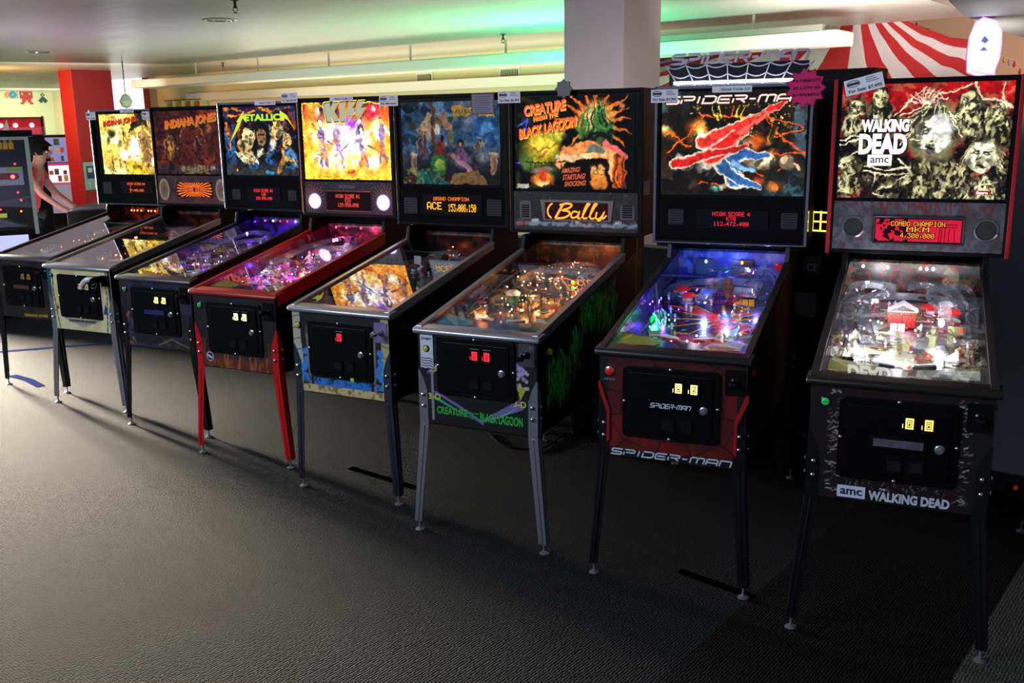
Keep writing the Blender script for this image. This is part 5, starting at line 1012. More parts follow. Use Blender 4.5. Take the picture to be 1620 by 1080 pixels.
def ex4(t):
    o = MB().lathe([(.026, 0), (.026, .0015), (.001, .002)], -.190, -.001, .565, 24, 0, 'y').build('round_sticker', mat('sticker_white', 'b8b8c8', .5), t, smooth=True); MB().lathe([(.022, 0), (.022, .001), (.001, .0015)], -.190, -.0025, .565, 24, 0, 'y').build('sticker_field', INK, o); b = MB(); stroke_mesh(b, [(-.207, .572), (-.173, .558)], .012, .0006, -.0046); b.build('sticker_lettering', mat('sticker_white', 'b8b8c8', .5), o)
    # drum kit toy at the far end
    d = MB(); Z = pz(1.0) + .02
    d.lathe([(.04, -.02), (.042, -.016), (.042, .016), (.04, .02)], .04, 1.0, Z + .03, 20, 0, 'y'); d.lathe([(.036, 0), (.001, .001)], .04, .978, Z + .03, 20, 1, 'y')
    for (x, y, z, r) in ((-.01, .985, .075, .02), (.06, .99, .08, .02), (.1, .98, .05, .024)): d.lathe([(r, 0), (r, .02)], x, y, Z + z, 14, 0); d.lathe([(r * .98, .0205), (.001, .021)], x, y, Z + z, 14, 1)
    for (x, y, z) in ((-.05, .98, .10), (.13, .985, .105)): d.lathe([(.03, 0), (.001, .004)], x, y, Z + z, 16, 2); d.tube([(x, y, Z - .02), (x, y, Z + z)], .0015, 5, 2)
    d.build('drum_kit_toy', [mat('drum_shell', '402060', .3), mat('drum_skin', 'd8d0d8', .5), CHR], t, smooth=True)
    for (x, y, c1) in ((-.11, .80, 'c8a8c8'), (.0, .84, 'e0d0a0'), (-.04, .72, 'd0c0e0'), (.1, .80, 'b0a0d0')):
        Z = pz(y); b = MB().lathe([(.012, 0), (.008, .02), (.014, .042), (.006, .052), (.010, .064), (.001, .076)], x, y, Z, 9); b.tube([(x - .012, y, Z + .045), (x - .024, y - .01, Z + .03), (x + .01, y - .016, Z + .03)], .004, 5); b.tube([(x - .03, y - .018, Z + .02), (x + .03, y - .02, Z + .045)], .003, 5); b.build('rocker_figurine', mat('toy_' + c1, c1, .4, noise=.5, nscale=160), t, smooth=True)
S4 = dict(pos=(-1.467, 5.008, -.464), foot=(.326, .009), label='red-legged pinball machine with red lock bar and blazing yellow backglass with bolt-shaped letters',
    leg=LEGRED, lock=mat('red_armour_bar', '9c1412', .35), rail=mat('red_armour_rail', 'a01012', .3), raild=.06, rearblack=1, bb=(.345, 1.060, 1.940, 1.228), bg=bg4, e=2.6, titles=ti4, spart=sp4, disp=disp4, art=(-.318, 1.452, .322, 1.912), front=front4, extra=ex4,
    speakers=((-.247, 1.318, .044, 'lit'), (.262, 1.318, .044, 'lit')), start=dict(c='108848', r=.013, x=-.232, z=.845, e=.3), slotc='e8f0b0', slote=2.2, cards=('a89c30', '9080a8'), flipc='901818', inner=mat('red_inner_side', '5c1024', .2),
    pf=lambda: pf_art(41, '28102c', ['6a1850', 'a88030', '402080', 'c0a060', '901838'], ['ff60c0', 'ffffff', 'f0e060'], n=80, res=120), seed=4, back=lambda: Cv(.515, .17, 30, '300820', 4).noise(5, .5, .65, 'a02850'),
    toys=dict(sling='c040a0', flip=('f0e0f0', '401060'), posts=16, bumpers=((-.15, .93, 'c82070', .5), (.14, .9, 'c82070', .5)), targets=((-.2, .6, 1.4, 4, 'e090d0'),), ramps=((.045, [(.08, .6, .03), (.14, .8, .06), (.08, 1.0, .08), (-.08, 1.04, .08), (-.2, .9, .06), (-.21, .55, .04)], None),),
        wires=([(-.08, .34, .03), (-.12, .36, .035), (-.05, .42, .045), (.06, .47, .05), (.14, .55, .05)],), plastics=shards(42, 18, ['d0a040', '9030a0', 'e060c0', 'f0e0a0', '5030a0']),
        bulbs=(('ff50e0', 12, scatter(41, 16, -.22, .2, .3, .7)), ('ffffff', 12, scatter(42, 12, -.2, .2, .32, 1.0)), ('b060ff', 12, scatter(43, 10))), lights=((-.10, .33, .06, 1.3, 'ff40e0'), (.10, .36, .06, 1.21, 'e050ff'), (.0, .55, .08, 1.3, 'ff90e0'), (-.12, .72, .09, 1.3, 'ffc080'), (.12, .78, .1, 1.47, 'b050ff'), (.0, 1.0, .12, 1.3, 'ff4070'), (-.2, .5, .05, 0.518, '6040ff')),
        backlamps=((-.17, 1.14, 'ff3060', 20), (-.09, 1.14, 'ff2858', 20), (.02, 1.14, 'ff2858', 20), (.11, 1.14, 'ff2858', 20), (.20, 1.14, 'ff3060', 20))))

# ================= machine 3: metal band
def bg3(w, h):
    c = Cv(w, h, 150, '0a0a10', 3); q = lambda x, y: ((x - 75) / 505 * c.asp, (y - 165) / 515); g = random.Random(3)
    c.mixm(np.clip((.30 - c.Y) * 5, 0, .8), '301040'); c.rect(*q(80, 300), *q(150, 640), '2c5c90')
    for y in (320, 430, 560): c.ell(*q(122, y), .035, .05, '0c1420', 0, .2)
    for pts in ([(75, 170), (180, 190), (240, 220), (350, 175)], [(80, 210), (150, 240), (240, 215)], [(330, 180), (440, 200), (540, 170)], [(90, 290), (110, 400), (105, 480)]): c.line([q(*p) for p in pts], .03, 'f08820', .9, .01)
    c.mixm(np.clip((c.Y - .72) * 6, 0, 1), '2c2c2a'); c.noise(6, .5, .7, '48443c', .5, mask=np.clip((c.Y - .75) * 5, 0, 1)); c.noise(10, .6, .7, 'c04818', .7, mask=np.clip((.7 - c.Y) * 5, 0, 1)); c.noise(14, .6, .66, '203c6c', .8)
    for (x, y, r, sk, hr, rot) in ((248, 400, .16, 'f0e098', 'f0e8a0', 0), (335, 390, .13, 'a07848', '1a120c', 0), (450, 350, .13, 'f0d080', 'e0c060', 6), (515, 425, .12, 'e8c070', '3858a0', -4)): c.face(*q(x, y), r, sk, '281808', hr, rot, .15)
    for pts, w1, col in (([(240, 500), (255, 580)], .09, 'c8b070'), ([(330, 500), (390, 600), (360, 650)], .05, '202830'), ([(400, 480), (370, 560), (400, 590)], .045, '2c5c98'), ([(490, 500), (470, 600), (450, 650)], .045, 'b07c30'), ([(520, 510), (560, 580)], .09, '5080b0'), ([(480, 480), (500, 560), (560, 580)], .035, 'e0b060'), ([(180, 430), (195, 500)], .05, 'c8a060'), ([(200, 520), (280, 560), (380, 500), (440, 430)], .012, 'c0a060'), ([(230, 610), (290, 610), (280, 590)], .03, '2c5c90'), ([(360, 650), (410, 665)], .03, '4080b0'), ([(500, 620), (570, 620)], .02, '2c5c98')): c.line([q(*p) for p in pts], w1, col)
    c.poly([q(135, 500), q(215, 600), q(240, 560), q(180, 500)], 'e8e8c0'); c.poly([q(255, 550), q(310, 600), q(290, 540)], 'e8e8c0'); c.poly([q(300, 490), q(350, 470), q(345, 520), q(290, 540)], 'f0ecc8'); c.ell(*q(420, 430), .08, .1, 'f0e0c8', 0, .6); c.noise(22, .56, .62, '100c08', .6)
    c.ell(*q(146, 640), .03, .02, 'e0a030', 0, .3); return c
def ti3(o, *a):
    A, y = a[:4], a[4] + .006; x0, z0, x1, z1 = A; w, h = x1 - x0, z1 - z0
    T(o, A, 'ETALLIC', (.31, .105, .80, .205), glow('a8d830', 1.3), y, offset=.05); T(o, A, 'ETALLIC', (.305, .115, .81, .215), mat('art_shadow', '100c08', .5), y + .0009, offset=.09, name='lettering_shadow')
    X = lambda u: x0 + u * w; Z = lambda v: z1 - v * h
    b = MB(); b.prism([(X(.07), Z(.53)), (X(.21), Z(.22)), (X(.19), Z(.21)), (X(.31), Z(.05)), (X(.29), Z(.12)), (X(.34), Z(.12)), (X(.33), Z(.23)), (X(.28), Z(.16)), (X(.22), Z(.30))], 'y', y, y + .0004)
    b.prism([(X(.80), Z(.21)), (X(.80), Z(.06)), (X(.89), Z(.13)), (X(.93), Z(.22)), (X(.99), Z(.34)), (X(.90), Z(.20)), (X(.86), Z(.17)), (X(.85), Z(.21))], 'y', y, y + .0004); b.build('title_letter', glow('d0d838', 1.2), o)
def disp3(sp, by): dmd(sp, -.130, 1.285, .150, 1.385, by - .003, line_c('HIGH SCORE #4', 3) | line_c('LAW', 11) | line_c('108,950,490', 20), 'ff3c30', 5., '0a0204', 0)
def front3():
    c = Cv(.56, FA, 90, '0c0c12', 3); g = random.Random(8); c.noise(5, .5, .6, '5a3020', .8, mask=np.clip(np.abs(c.X - FX(0)) * 3 - 1.2, 0, 1)); c.noise(6, .5, .6, '302850', .8)
    for i in range(12): x = FX(-.22) + g.uniform(-.04, .1); z = g.uniform(.52, .72); c.line([(x, FZ(z)), (x + g.uniform(-.1, .1), FZ(z) + .08)], .02, g.choice(['b06a40', '383870', '181828', '8c5030']), .9, .006)
    c.ell(FX(.12), FZ(.545), .3, .07, '3c3630', 5, .2); c.noise(16, .5, .6, '14120f', .9, mask=(np.hypot((c.X - FX(.12)) / .3, (c.Y - FZ(.545)) / .08) < 1) * 1.); c.line([(FX(.0), FZ(.53)), (FX(.1), FZ(.57)), (FX(.24), FZ(.53))], .012, '7c6a50'); return c
S3 = dict(pos=(-2.077, 5.547, -.461), foot=(.330, .0), label='pinball machine with violet-lit playfield and cartoon rock musicians on a chrome-edged backglass',
    lock=mat('grey_worn_bar', '5c5c60', .4, .8), rail=mat('black_rail', '26262a', .35, .4), bb=(.330, 1.0, 1.930, 1.235), bg=bg3, e=1.15, titles=ti3, disp=disp3, art=(-.300, 1.462, .300, 1.902), front=front3, speakers=((-.225, 1.335, .034, 'sq'), (.245, 1.335, .034, 'sq')),
    trim=(('L', 'chr', .012), ('R', 'red', .012, .16), ('T', 'chr', .012)), start=dict(c='108040', r=.013, x=-.235, z=.848, e=.2), slotc='e8f090', slote=2., cards=('a8a838', 'b8bcb0'), plate=lambda p, zz: MB().box(-.074, -.0215, zz - .013, .079, -.020, zz + .013).build('plate_picture', mat('plate_violet', '303068', .2, noise=.8, nscale=60), p),
    inner=mat('violet_inner_side', '2c2048', .2), pf=lambda: pf_art(31, '14101c', ['3c2c5c', 'a07850', '503060', '202838'], ['ff4040', 'ffffff', 'a060ff'], n=60, res=110), seed=3, back=lambda: Cv(.515, .17, 30, '180828', 4).noise(5, .5, .65, '5020a0'),
    toys=dict(sling='3868a8', flip=('f0f0f0', '202020'), posts=16, bumpers=((-.1, .95, '8040c0', .5), (.05, .98, '8040c0', .5)), targets=((-.2, .6, 1.4, 3, 'c0c0e0'),), ramps=((.045, [(.1, .5, .03), (.14, .75, .06), (.06, .95, .07), (-.1, 1.0, .08), (-.2, .85, .06), (-.2, .5, .04)], None),), wires=([(-.18, .36, .02), (-.1, .5, .05), (.02, .58, .06), (.12, .68, .06)], [(.0, .40, .03), (.1, .52, .05), (.18, .7, .06)]),
        plastics=shards(32, 12, ['c8c0d8', '6030a0', 'a03828', '404858']), bulbs=(('ffffff', 14, scatter(31, 12, -.15, .2, .3, .75)), ('9040ff', 12, scatter(32, 12)), ('ff4020', 8, scatter(33, 4))), lights=((-.02, .34, .06, 0.774, 'e8e0ff'), (.12, .45, .06, 0.704, 'e0d8ff'), (-.15, .55, .08, 0.634, '9050ff'), (.05, .72, .08, 0.774, 'c8a0ff'), (-.08, .98, .12, 1.2, '7030ff'), (.12, .98, .12, 0.704, 'ffffff')),
        backlamps=((-.13, 1.14, '8030ff', 20), (-.06, 1.14, 'd0d0ff', 20), (.0, 1.14, 'ff2030', 14), (.06, 1.14, 'ff2030', 14), (.13, 1.14, 'd0d0ff', 20), (.20, 1.14, '8030ff', 20), (-.22, 1.13, '6020ff', 14))))

# ================= machines 2 and 1: adventure film titles
def bg2(w, h):
    c = Cv(w, h, 120, '5c241c', 2); q = lambda x, y: ((x - 505) / 460 * c.asp, (y - 180) / 440); g = random.Random(2)
    c.noise(4, .4, .65, '8c3c28', .8); c.noise(7, .5, .7, '3c1c20', .8); c.ell(*q(600, 430), .14, .24, 'd89040', 0, .35); c.rect(*q(510, 560), *q(965, 620), '3a3c44', .7); c.ell(*q(760, 400), .24, .34, '6c2c1c', 0, .2); c.line([(q(760, 400)[0] + .24 * math.cos(a), q(760, 400)[1] + .34 * math.sin(a)) for a in [PI + i * .35 for i in range(10)]], .02, 'b06838')
    for x, y, hgt in ((580, 500, .34), (640, 520, .28), (790, 520, .40)): c.fig(*q(x, y), hgt, 'a87858', '3a2420')
    c.poly([q(710, 560), q(850, 560), q(860, 620), q(700, 620)], '8c7850'); c.ell(*q(610, 570), .06, .08, '2c2024', 0, .4); c.ell(*q(680, 580), .06, .07, 'a08c78', 0, .4); c.ell(*q(880, 580), .06, .08, 'a09488', 0, .4); c.ell(*q(870, 300), .09, .1, '9c6040', 0, .5); c.noise(18, .55, .63, '201014', .6); return c
def ti2(o, *a):
    A, y = a[:4], a[4] + .006; f = (.16, .03, .92, .32)
    T(o, A, 'INDIANA JONES', f, glow('e85020', .9), y, warp=slant(.42), offset=.03, shear=.15); T(o, A, 'INDIANA JONES', (f[0] + .008, f[1] + .014, f[2] + .008, f[3] + .014), glow('d8b030', .7), y + .001, warp=slant(.42), offset=.05, shear=.15, name='lettering_shadow')
def sp2(w, h):
    c = Cv(w, h, 50, '5a2c28', 5); c.noise(6, .4, .7, '301c28')
    for x in (.28, c.asp - .28): c.ell(x, .5, .26, .42, 'a89878', 0, .1); c.ell(x, .5, .2, .34, '706450', 0, .2); c.poly([(x - .08, .55), (x, .35), (x + .08, .55)], 'a02820')
    return c
def disp2(sp, by):
    pts = set()
    for k in range(28):
        a = k * 2 * PI / 28 + .1
        for r in range(12, 66):
            for s in (-.03, 0, .03): pts.add((int(64 + r * math.cos(a + s)), int(16 + r * .5 * math.sin(a + s))))
    tx = line_c('GAME OVER', 13); near = {(a + i, b + j) for a, b in tx for i in (-1, 0, 1) for j in (-1, 0, 1)}
    dmd(sp, -.14, 1.285, .19, 1.392, by - .003, (pts - near) | tx, 'ff7020', 4.5, '2a0a04', 0)
def front2():
    c = Cv(.56, FA, 80, 'f0e4b0', 3); c.noise(6, .5, .7, 'dcc078', .6); g = random.Random(3)
    for sd in (-1, 1): c.line([(FX(sd * .245), 0), (FX(sd * .23), .2), (FX(sd * .24), .4), (FX(sd * .225), .65), (FX(sd * .22), .8), (FX(sd * .21), 1)], .012, '140e0a'); c.rect(FX(sd * .28), 0, FX(sd * .252), 1, '182838')
    for sd in (1,): c.rect(FX(-.28), 0, FX(-.25), 1, '20506c')
    c.poly([(FX(-.19), FZ(.60)), (FX(-.12), FZ(.565)), (FX(0), FZ(.535)), (FX(.1), FZ(.56)), (FX(.2), FZ(.60)), (FX(.1), FZ(.585)), (FX(-.1), FZ(.585))], 'a8a0a8'); c.line([(FX(-.1), FZ(.575)), (FX(.1), FZ(.568))], .012, '6a5838'); c.poly([(FX(.19), FZ(.63)), (FX(.215), FZ(.70)), (FX(.235), FZ(.63))], '1c4c6c'); c.ell(FX(-.213), FZ(.65), .035, .02, '181008', -15, .2); c.line([(FX(-.22), FZ(.645)), (FX(-.235), FZ(.625))], .008, '181008'); c.line([(FX(-.205), FZ(.645)), (FX(-.19), FZ(.63))], .008, '181008'); c.line([(FX(-.213), FZ(.65)), (FX(-.21), FZ(.675))], .01, '181008'); return c
S2 = dict(pos=(-2.757, 6.091, -.440), foot=(.325, .02), label='pinball machine with cream front, pistol-grip plunger and dull red-brown backglass',
    leg=STEEL, bb=(.345, 1.075, 1.924, 1.221), bg=bg2, e=.55, titles=ti2, spart=sp2, disp=disp2, speakers=(), art=(-.320, 1.45, .320, 1.895), front=front2, plunger=('gun',), slotc='c8b8a0', slote=.7, start=dict(c='303030', r=.01, x=-.235, z=.86), lock=STEEL,
    extra=lambda t: text('title_lettering', 'INDIANA JONES', -.12, .555, .12, .585, -.003, mat('brown_ink', '3c2814', .6), t, warp=slant(.2)), pf=lambda: pf_art(21, '161210', ['403018', '502018', '283028'], ['e06020', 'f0c060'], n=40, res=90), seed=2, back=lambda: Cv(.515, .17, 24, '2c100c', 4).noise(5, .5, .65, '802c18'), cards=('a8a070', None), apron=mat('apron_tan', '5c5440', .5),
    toys=dict(sling='a04020', flip=('f0e8d0', 'c03020'), posts=12, bumpers=((-.1, .93, '903018', .3), (.05, .95, '903018', .3)), plastics=shards(22, 10, ['b08040', '802018', 'd8c8a0']), ramps=((.045, [(.1, .6, .03), (.14, .8, .06), (.05, .98, .07), (-.1, .98, .06)], None),), bulbs=(('ff9040', 14, scatter(21, 12, -.2, .2, .3, .8)), ('ff3020', 8, scatter(22, 6, -.1, .2, .7, 1.05))), lights=((.1, .35, .05, 0.27, 'ff9040'), (.1, .85, .1, 0.27, 'ff4020'), (-.1, .6, .1, 0.135, 'ffa060')), backlamps=()))
def bg1(w, h):
    c = Cv(w, h, 120, 'd8b850', 1); q = lambda x, y: ((x - 95) / 400 * c.asp, (y - 170) / 420); c.noise(5, .45, .7, 'f8e898', .8); c.noise(5, .55, .75, 'a87828', .5)
    c.poly([q(360, 170), q(430, 170), q(450, 260), q(380, 250), q(300, 300)], '18140c'); c.poly([q(400, 260), q(440, 300), q(480, 480), q(420, 560), q(380, 400)], 'a87c48'); c.noise(12, .5, .6, '5c4420', .7, mask=(c.X > .85) * 1.)
    for (x, y, rx, ry, col) in ((180, 310, .12, .09, '24241c'), (150, 350, .05, .09, '3c4c30'), (200, 360, .10, .06, 'f0f0e0'), (340, 400, .16, .24, 'ffffff'), (260, 450, .14, .12, 'fff8d8'), (230, 380, .06, .1, '5c6840'), (465, 500, .06, .08, 'fff8e0')): c.ell(*q(x, y), rx, ry, col, 10, .5)
    for x, y, hgt in ((265, 370, .26), (170, 580, .28), (220, 550, .2), (260, 560, .2), (430, 580, .22)): c.fig(*q(x, y), hgt, 'c89058', '4a3018')
    c.poly([q(270, 540), q(300, 500), q(410, 520), q(430, 570), q(410, 590), q(280, 590)], 'c8a028'); c.rect(*q(310, 525), *q(380, 555), '6c5010'); c.noise(16, .6, .66, '302410', .4); return c
def ti1(o, *a):
    A, y = a[:4], a[4] + .006; f = (.07, .03, .70, .23); T(o, A, 'INDIANA JONES', f, glow('e84018', 1.), y, warp=slant(.4), offset=.04, shear=.15); T(o, A, 'INDIANA JONES', (f[0] + .008, f[1] + .014, f[2] + .008, f[3] + .014), mat('brown_shadow', '301808', .5), y + .001, warp=slant(.4), offset=.06, shear=.15, name='lettering_shadow')
def disp1(sp, by): dmd(sp, -.09, 1.290, .235, 1.382, by - .003, line_c('HIGH SCORE #4', 2) | line_c('97,400,000', 20) | {(x, y) for x in (38,) for y in range(10, 31)}, 'ff6018', 5., '1a0804', 0)
S1 = dict(pos=(-3.353, 6.564, -.446), foot=(.311, .002), label='leftmost pinball machine of the row, with dark front and bright yellow backglass',
    bb=(.345, 1.022, 1.915, 1.208), bg=bg1, e=2.1, titles=ti1, disp=disp1, speakers=((-.235, 1.33, .045, 'sq'),), art=(-.262, 1.436, .30, 1.885), trim=(('L', 'chr', .010), ('T', 'chr', .01), ('B', 'chr', .008)), rail=mat('black_rail', '26262a', .35, .4), lock=mat('grey_worn_bar', '5c5c60', .4, .8),
    front=lambda: Cv(.56, FA, 50, '0c0a08', 3).noise(5, .5, .65, '3c2410', .8), slotc='a08040', slote=.6, extra=lambda t: text('title_lettering', 'INDIANA JONES', -.02, .515, .21, .545, -.003, mat('amber_print', 'a88820', .5), t, offset=.03, warp=slant(.2)), plate=lambda p, zz: MB().box(-.074, -.0215, zz - .013, .079, -.020, zz + .013).build('plate_picture', mat('plate_brown', '503428', .3, noise=.6, nscale=60), p),
    pf=lambda: pf_art(12, '181210', ['40281c', '583c20', '602018'], ['f06020', 'f0d080'], n=40, res=90), seed=1, back=lambda: Cv(.515, .17, 24, '401410', 4).noise(5, .5, .65, 'c04418'), inner=WOODIN, cards=(None, 'c8ccc0'), apron=mat('apron_tan', '5c5440', .5),
    toys=dict(sling='a04020', posts=12, bumpers=((-.1, .93, '903018', .3), (.05, .95, '903018', .3)), plastics=shards(12, 10, ['b08040', '802018', 'd8c8a0', '406048']), ramps=((.045, [(.1, .6, .03), (.14, .8, .06), (.05, .98, .07), (-.1, .98, .06)], None),), bulbs=(('ff9040', 14, scatter(11, 10, -.2, .2, .3, .9)), ('40ff60', 8, scatter(12, 3))), lights=((.08, .5, .06, 0.216, 'ff7030'), (.12, .98, .1, 0.504, 'ff5020')), backlamps=tuple((x, 1.14, 'ff8050', 18) for x in (-.15, -.12, -.085, -.045, .03, .06, .10, .16))))
# ================= machine 9: only one leg reaches into the picture
S9 = dict(pos=(1.962, 2.56, -.404), label='pinball machine at the right picture edge, only one black leg showing', bg=lambda w, h: Cv(w, h, 20, '101014'), e=.2, disp=lambda sp, by: None, seed=9, nodoor=1, front=None,
    pf=lambda: Cv(.52, 1.14, 20, '202024'), toys=dict(posts=2))
for k, sp in enumerate((S1, S2, S3, S4, S5, S6, S7, S8, S9)): machine(k + 1, sp)

# ================================================================ the room
def roomobj(mb, name, mats, kind=True, **kw):
    o = mb.build(name, mats, rot=(0, 0, -RY), **kw)
    if kind: struct(o)
    return o
# carpet: a woven grey floor with a darker woven band laid across it
def carpet():
    M = bpy.data.materials.new('woven_carpet'); M.use_nodes = True; nt = M.node_tree; n = nt.nodes; L = nt.links; b = n['Principled BSDF']; b.inputs['Roughness'].default_value = .95; b.inputs['Specular IOR Level'].default_value = .1
    tc = n.new('ShaderNodeTexCoord'); sx = n.new('ShaderNodeSeparateXYZ'); L.new(tc.outputs['Object'], sx.inputs[0])
    def math_(op, a, b_=None, clamp=False):
        m_ = n.new('ShaderNodeMath'); m_.operation = op; m_.use_clamp = clamp
        for i, v in enumerate((a, b_)):
            if v is None: continue
            if isinstance(v, (int, float)): m_.inputs[i].default_value = v
            else: L.new(v, m_.inputs[i])
        return m_.outputs[0]
    vo = n.new('ShaderNodeTexVoronoi'); vo.feature = 'F1'; vo.inputs['Scale'].default_value = 95; vo.inputs['Randomness'].default_value = .35; L.new(tc.outputs['Object'], vo.inputs['Vector'])
    ns = n.new('ShaderNodeTexNoise'); ns.inputs['Scale'].default_value = 260; L.new(tc.outputs['Object'], ns.inputs['Vector'])
    n2 = n.new('ShaderNodeTexNoise'); n2.inputs['Scale'].default_value = 1.3; n2.inputs['Detail'].default_value = 4; L.new(tc.outputs['Object'], n2.inputs['Vector'])
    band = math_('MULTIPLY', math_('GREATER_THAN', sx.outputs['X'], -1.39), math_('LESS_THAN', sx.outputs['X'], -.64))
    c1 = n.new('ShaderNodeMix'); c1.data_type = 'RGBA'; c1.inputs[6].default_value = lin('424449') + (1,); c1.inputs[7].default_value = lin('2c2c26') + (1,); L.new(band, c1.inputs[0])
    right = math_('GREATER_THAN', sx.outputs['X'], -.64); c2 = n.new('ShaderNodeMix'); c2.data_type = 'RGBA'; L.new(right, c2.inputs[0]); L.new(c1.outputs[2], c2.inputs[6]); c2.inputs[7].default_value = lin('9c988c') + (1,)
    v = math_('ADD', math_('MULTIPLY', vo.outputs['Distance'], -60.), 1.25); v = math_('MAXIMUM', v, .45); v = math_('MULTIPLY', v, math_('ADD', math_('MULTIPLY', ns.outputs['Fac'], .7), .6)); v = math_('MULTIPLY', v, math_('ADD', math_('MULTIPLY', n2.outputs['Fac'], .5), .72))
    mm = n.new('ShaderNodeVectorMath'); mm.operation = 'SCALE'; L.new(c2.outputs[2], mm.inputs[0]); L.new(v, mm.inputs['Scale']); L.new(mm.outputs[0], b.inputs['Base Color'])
    bp = n.new('ShaderNodeBump'); bp.inputs['Strength'].default_value = .8; bp.inputs['Distance'].default_value = .004; L.new(math_('MULTIPLY', vo.outputs['Distance'], -60.), bp.inputs['Height']); L.new(bp.outputs[0], b.inputs['Normal']); return M
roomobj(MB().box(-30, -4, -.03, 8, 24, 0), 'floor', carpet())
# ceiling with a satin sheen
def ceil_mat():
    M = bpy.data.materials.new('satin_ceiling_paint'); M.use_nodes = True; nt = M.node_tree; n = nt.nodes; L = nt.links; b = n['Principled BSDF']
    b.inputs['Base Color'].default_value = lin('b4b0a8') + (1,); b.inputs['Roughness'].default_value = .36; b.inputs['Specular IOR Level'].default_value = .5
    tc = n.new('ShaderNodeTexCoord'); mp = n.new('ShaderNodeMapping'); mp.inputs['Scale'].default_value = (.25, 1.6, 1); L.new(tc.outputs['Object'], mp.inputs[0]); t = n.new('ShaderNodeTexNoise'); t.inputs['Scale'].default_value = 1.2; t.inputs['Detail'].default_value = 3; L.new(mp.outputs[0], t.inputs['Vector'])
    bp = n.new('ShaderNodeBump'); bp.inputs['Strength'].default_value = .35; bp.inputs['Distance'].default_value = .05; L.new(t.outputs['Fac'], bp.inputs['Height']); L.new(bp.outputs[0], b.inputs['Normal']); return M
CM = ceil_mat()
cb = MB(); cb.prism([(-26.9, 1.5), (-2.72, 1.5), (-2.72, 11.42), (-22.8, 11.42), (-22.8, 14), (-26.9, 14)], 'z', 2.8, 2.95); roomobj(cb, 'ceiling', CM)
CREAM = mat('cream_wall_paint', 'd0c498', .7, bump=.03); WALLG = mat('pale_green_wall_paint', 'c4cca0', .7); WHITEP = mat('white_beam_paint', 'd4d0c4', .4); GREYP = mat('grey_wall_paint', 'c0c0c4', .8, noise=.05, nscale=8)
roomobj(MB().box(-18.1, 11.35, 0, -7.0, 11.55, 2.8), 'wall_back', CREAM)
roomobj(MB().box(-16.9, 11.20, 2.28, -7.0, 11.35, 2.43), 'trim_1', WHITEP, bevel=.01)
roomobj(MB().box(-27, 3, 0, -26.8, 22, 2.8), 'wall_left', WALLG)
roomobj(MB().box(-26.9, 14.0, 0, -22.8, 14.2, 2.8), 'wall_far', WALLG)
roomobj(MB().box(-7.2, 18.2, 0, 9, 18.4, 5), 'wall_hall', mat('hall_wall_paint', 'd4a88c', .7))
# long boxed beam that hangs in front of the back wall
bm = MB(); bm.box(-15.6, 9.3, 2.45, -3.45, 9.75, 2.585); roomobj(bm, 'trim_2', WHITEP, bevel=.02)
rb = MB(); [rb.box(-6.3, 9.30 + .045 * i, 2.585, -3.6, 9.325 + .045 * i, 2.64) for i in range(10)]; roomobj(rb, 'trim_3', mat('ribbed_grey_rail', '77766e', .5))
bk = MB(); [bk.box(u, 9.5, 2.585, u + .02, 9.52, 2.80) for u in (-14, -12.4, -10.8, -9.2, -7.6, -6.6, -4.4)]; roomobj(bk, 'trim_4', WHITEP)
# columns
colm = mat('white_column_paint', '989094', .6, noise=.03); redc = mat('red_column_paint', '9c1420', .6); 
R0_ = Vector((1.35, 8.86)); 
uw, vw = R0_.x * cR - R0_.y * sR, R0_.x * sR + R0_.y * cR
roomobj(MB().box(uw - .61, vw - .61, 0, uw, vw, 2.8), 'column_white', colm, bevel=.006)
ur, vr = -7.61 * cR - 17.44 * sR, -7.61 * sR + 17.44 * cR
roomobj(MB().box(ur - .45, vr, 0, ur, vr + .75, 2.8), 'column_red', [redc], bevel=.006)
# low partition behind the machines at the right
pw = MB(); pw.box(-1.22, 4.92, 0, 3, 5.06, 1.88); roomobj(pw, 'wall_partition', GREYP); pb = MB(); pb.box(-1.22, 4.905, 0, 3, 4.92, .09); roomobj(pb, 'baseboard_partition', mat('dark_base', '3c3a48', .6))
pw = MB(); pw.box(-9.5, 5.25, 0, -2.3, 5.37, 1.0); roomobj(pw, 'wall_rear_partition', mat('dark_partition', '3a3a40', .7)); roomobj(MB().box(-9.5, 5.235, 0, -2.3, 5.25, .08), 'baseboard_rear', mat('pale_base', '8c887c', .6))
# dark rounded soffit at the upper right
def arcsoffit():
    pts = []
    for i in range(13):
        t = i / 12; x = 3.1 + 2.3 * t; y = 6.75 + 1.95 * t - .35 * math.sin(PI * t) * -1; pts.append((x, y))
    P = [Vector((p[0], p[1])) for p in pts]; out = [(p.x * cR - p.y * sR, p.x * sR + p.y * cR) for p in P]; return out
so = [(x * cR - y * sR, x * sR + y * cR) for x, y in ((2.83, 6.51), (3.3, 7.35), (3.75, 8.05), (4.18, 8.63), (4.6, 9.22), (5.07, 9.80), (5.6, 10.35), (6.2, 10.9), (9, 10.9), (9, 3), (2.0, 3), (2.0, 5.2))]
sb = MB(); sb.prism(so, 'z', 2.50, 2.68); roomobj(sb, 'soffit_right', mat('grey_soffit_paint', 'a8a6a4', .6, noise=.06, nscale=20))
